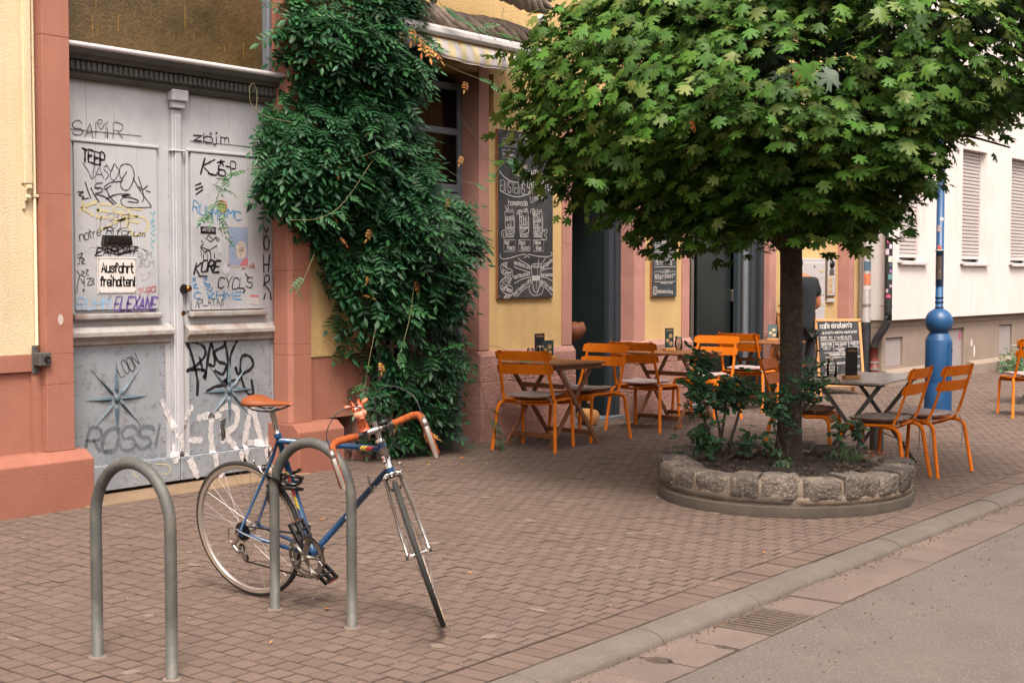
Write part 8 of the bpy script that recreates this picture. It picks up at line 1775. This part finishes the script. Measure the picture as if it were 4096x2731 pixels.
# ---- coiled cable lock round the hoop and the seat tube
lock = thing('cable_lock', 'black coiled cable lock round the right steel hoop and the bicycle seat tube', 'bicycle lock', (4.46, 4.75, .6))
def w2(p): return BM @ Vector(p)
lo = Vector(lock.location); pts = []
hp = Vector((4.437, 4.772, .63))
for k in range(15): a = 2*pi*k/14; pts.append(hp+Vector((.038*cos(a), .034*sin(a), -.035*cos(a+.3)+.0)))
MB().tube([p-lo for p in pts], .0085, 10).build('loop', 'plastic_gloss', lock, smooth=True)
pts = []; c0 = w2((.335, -.02, .60)); 
for k in range(90):
    t = k/89; a = 2*pi*4.5*t; pts.append(w2((.325+.055*cos(a)+.012*sin(7*t), .0+.040*sin(a), .60+.09*(.5-t)+.012*cos(a*1.3))))
MB().tube([p-lo for p in pts], .0075, 8).build('coil', 'plastic_gloss', lock, smooth=True)
MB().tube([p-lo for p in smooth_poly([w2((.22, .0, .58)), w2((.20, -.03, .54)), w2((.23, -.05, .50)), hp+Vector((0, .035, -.06)), hp+Vector((.02, .02, .0))], 5)], .0085, 8).build('strand', 'plastic_gloss', lock, smooth=True)
MB().tube([w2((.195, -.01, .575))-lo, w2((.225, -.03, .545))-lo], .014, 12).build('lock_head', 'plastic_black', lock, auto=40)
# ---- rubber giraffe on the handlebar
gir = thing('toy_giraffe', 'orange rubber giraffe head with black tipped horns on the handlebar', 'toy giraffe'); GT = BM @ FK @ Matrix.Translation(bc+Vector((.0, -.048, .016))) @ Matrix.Rotation(radians(16), 4, 'Y') @ Matrix.Rotation(radians(8), 4, 'Z') @ Matrix.Scale(1.2, 4); gir.matrix_world = GT
mb = MB(); prof_ = [((-.002, 0, 0), (.020, .021)), ((-.002, 0, .012), (.018, .019)), ((.0, .001, .035), (.014, .0145)), ((.004, .002, .055), (.0135, .014)), ((.006, .002, .068), (.016, .018)), ((.006, .002, .082), (.020, .0225)), ((.005, .002, .096), (.0185, .021)), ((.004, .002, .104), (.010, .012)), ((.004, .002, .107), (.002, .002))]
mb.tube([p for p, r in prof_], [r for p, r in prof_], 18); b_ = mb.build('head', 'toy_orange', gir, smooth=True)
mb = MB(); mb.sphere((.024, .002, .066), (.016, .021, .0155), 18, 12); mb.sphere((.026, -.011, .070), (.012, .012, .013), 12, 8); mb.sphere((.026, .015, .070), (.012, .012, .013), 12, 8); mb.sphere((.030, .002, .056), (.011, .011, .010), 12, 8); mb.build('muzzle', 'toy_pink', gir, smooth=True)
mb = MB()
mb.sphere((.0385, -.009, .073), (.002, .002, .0015), 6, 4); mb.sphere((.0385, .013, .073), (.002, .002, .0015), 6, 4); mb.build('nostril', 'toy_brown', gir)
MB().sphere((.0395, .002, .0545), (.003, .006, .004), 10, 6).build('mouth', 'toy_red', gir, smooth=True)
for s in (-1, 1):
    MB().sphere((.021, .002+s*.0075, .0905), (.006, .0062, .008), 12, 8).build('eye', 'toy_white', gir, smooth=True); MB().sphere((.0262, .002+s*.006, .090), (.002, .0028, .0042), 8, 6).build('pupil', 'toy_black', gir, smooth=True)
    mb = MB(); T_ = Matrix.Translation((.002, .002+s*.020, .097)) @ Matrix.Rotation(s*radians(20), 4, 'X'); mb.sphere((0, s*.013, 0), (.005, .016, .0085), 14, 8, T_); mb.build('ear', 'toy_orange', gir, smooth=True)
    MB().sphere((.0035, s*.013, 0), (.003, .011, .0052), 12, 6, T_).build('inner_ear', 'toy_pink', gir, smooth=True)
    T2 = (.002, .002+s*.010, .103); e2 = (.0, .002+s*.0165, .124); MB().tube([T2, e2], [.0045, .0038], 10).build('horn', 'toy_orange', gir, smooth=True); MB().sphere(e2, .0058, 10, 8).build('horn_tip', 'toy_black', gir, smooth=True)
MB().sphere((.014, .002, .104), (.007, .0065, .008), 12, 8).build('tuft', 'toy_black', gir, smooth=True)
mb = MB(); rr_ = random.Random(3)
for k in range(16):
    z = rr_.uniform(.008, .05) if k < 11 else rr_.uniform(.092, .1); a = rr_.uniform(-1.6, 1.6); r = .0185-.0045*min(1, z/.035) if z < .06 else .02; mb.sphere((r*cos(a), r*sin(a), z), (.0018, .003, .004), 6, 4)
mb.build('spot', 'toy_brown', gir)
MB().tube([(0, -.0, -.02), (0, 0, .002)], .016, 14).build('mount', 'plastic_black', gir, auto=40)

# ============================================================ houses across the street (seen mirrored in the panes)
opp = thing('opposite_house', 'plastered house on the far side of the street behind the viewer, mirrored in the panes', 'building', (10, -9, 0), 0, world_verts=True)
MB().box(-6, 34, -10, -9, ZR, 6.6).build('wall', 'facade_opposite', opp); MB().box(-6.2, 34.2, -12, -8.7, 6.6, 6.8).build('roof', 'cornice_grey', opp)
for k in range(12):
    for z in (1.2, 4.2):
        x = -4+k*3.1; w_ = MB().box(x, x+1.1, -9.0, -8.97, z, z+1.6).build('window', 'plastic_gloss', opp)
        MB().box(x-.08, x+1.18, -8.969, -8.90, z-.1, z).build('sill', 'sandstone_pink', w_)
# tidy helper properties
for o in COL.objects:
    if '_o' in o: del o['_o']
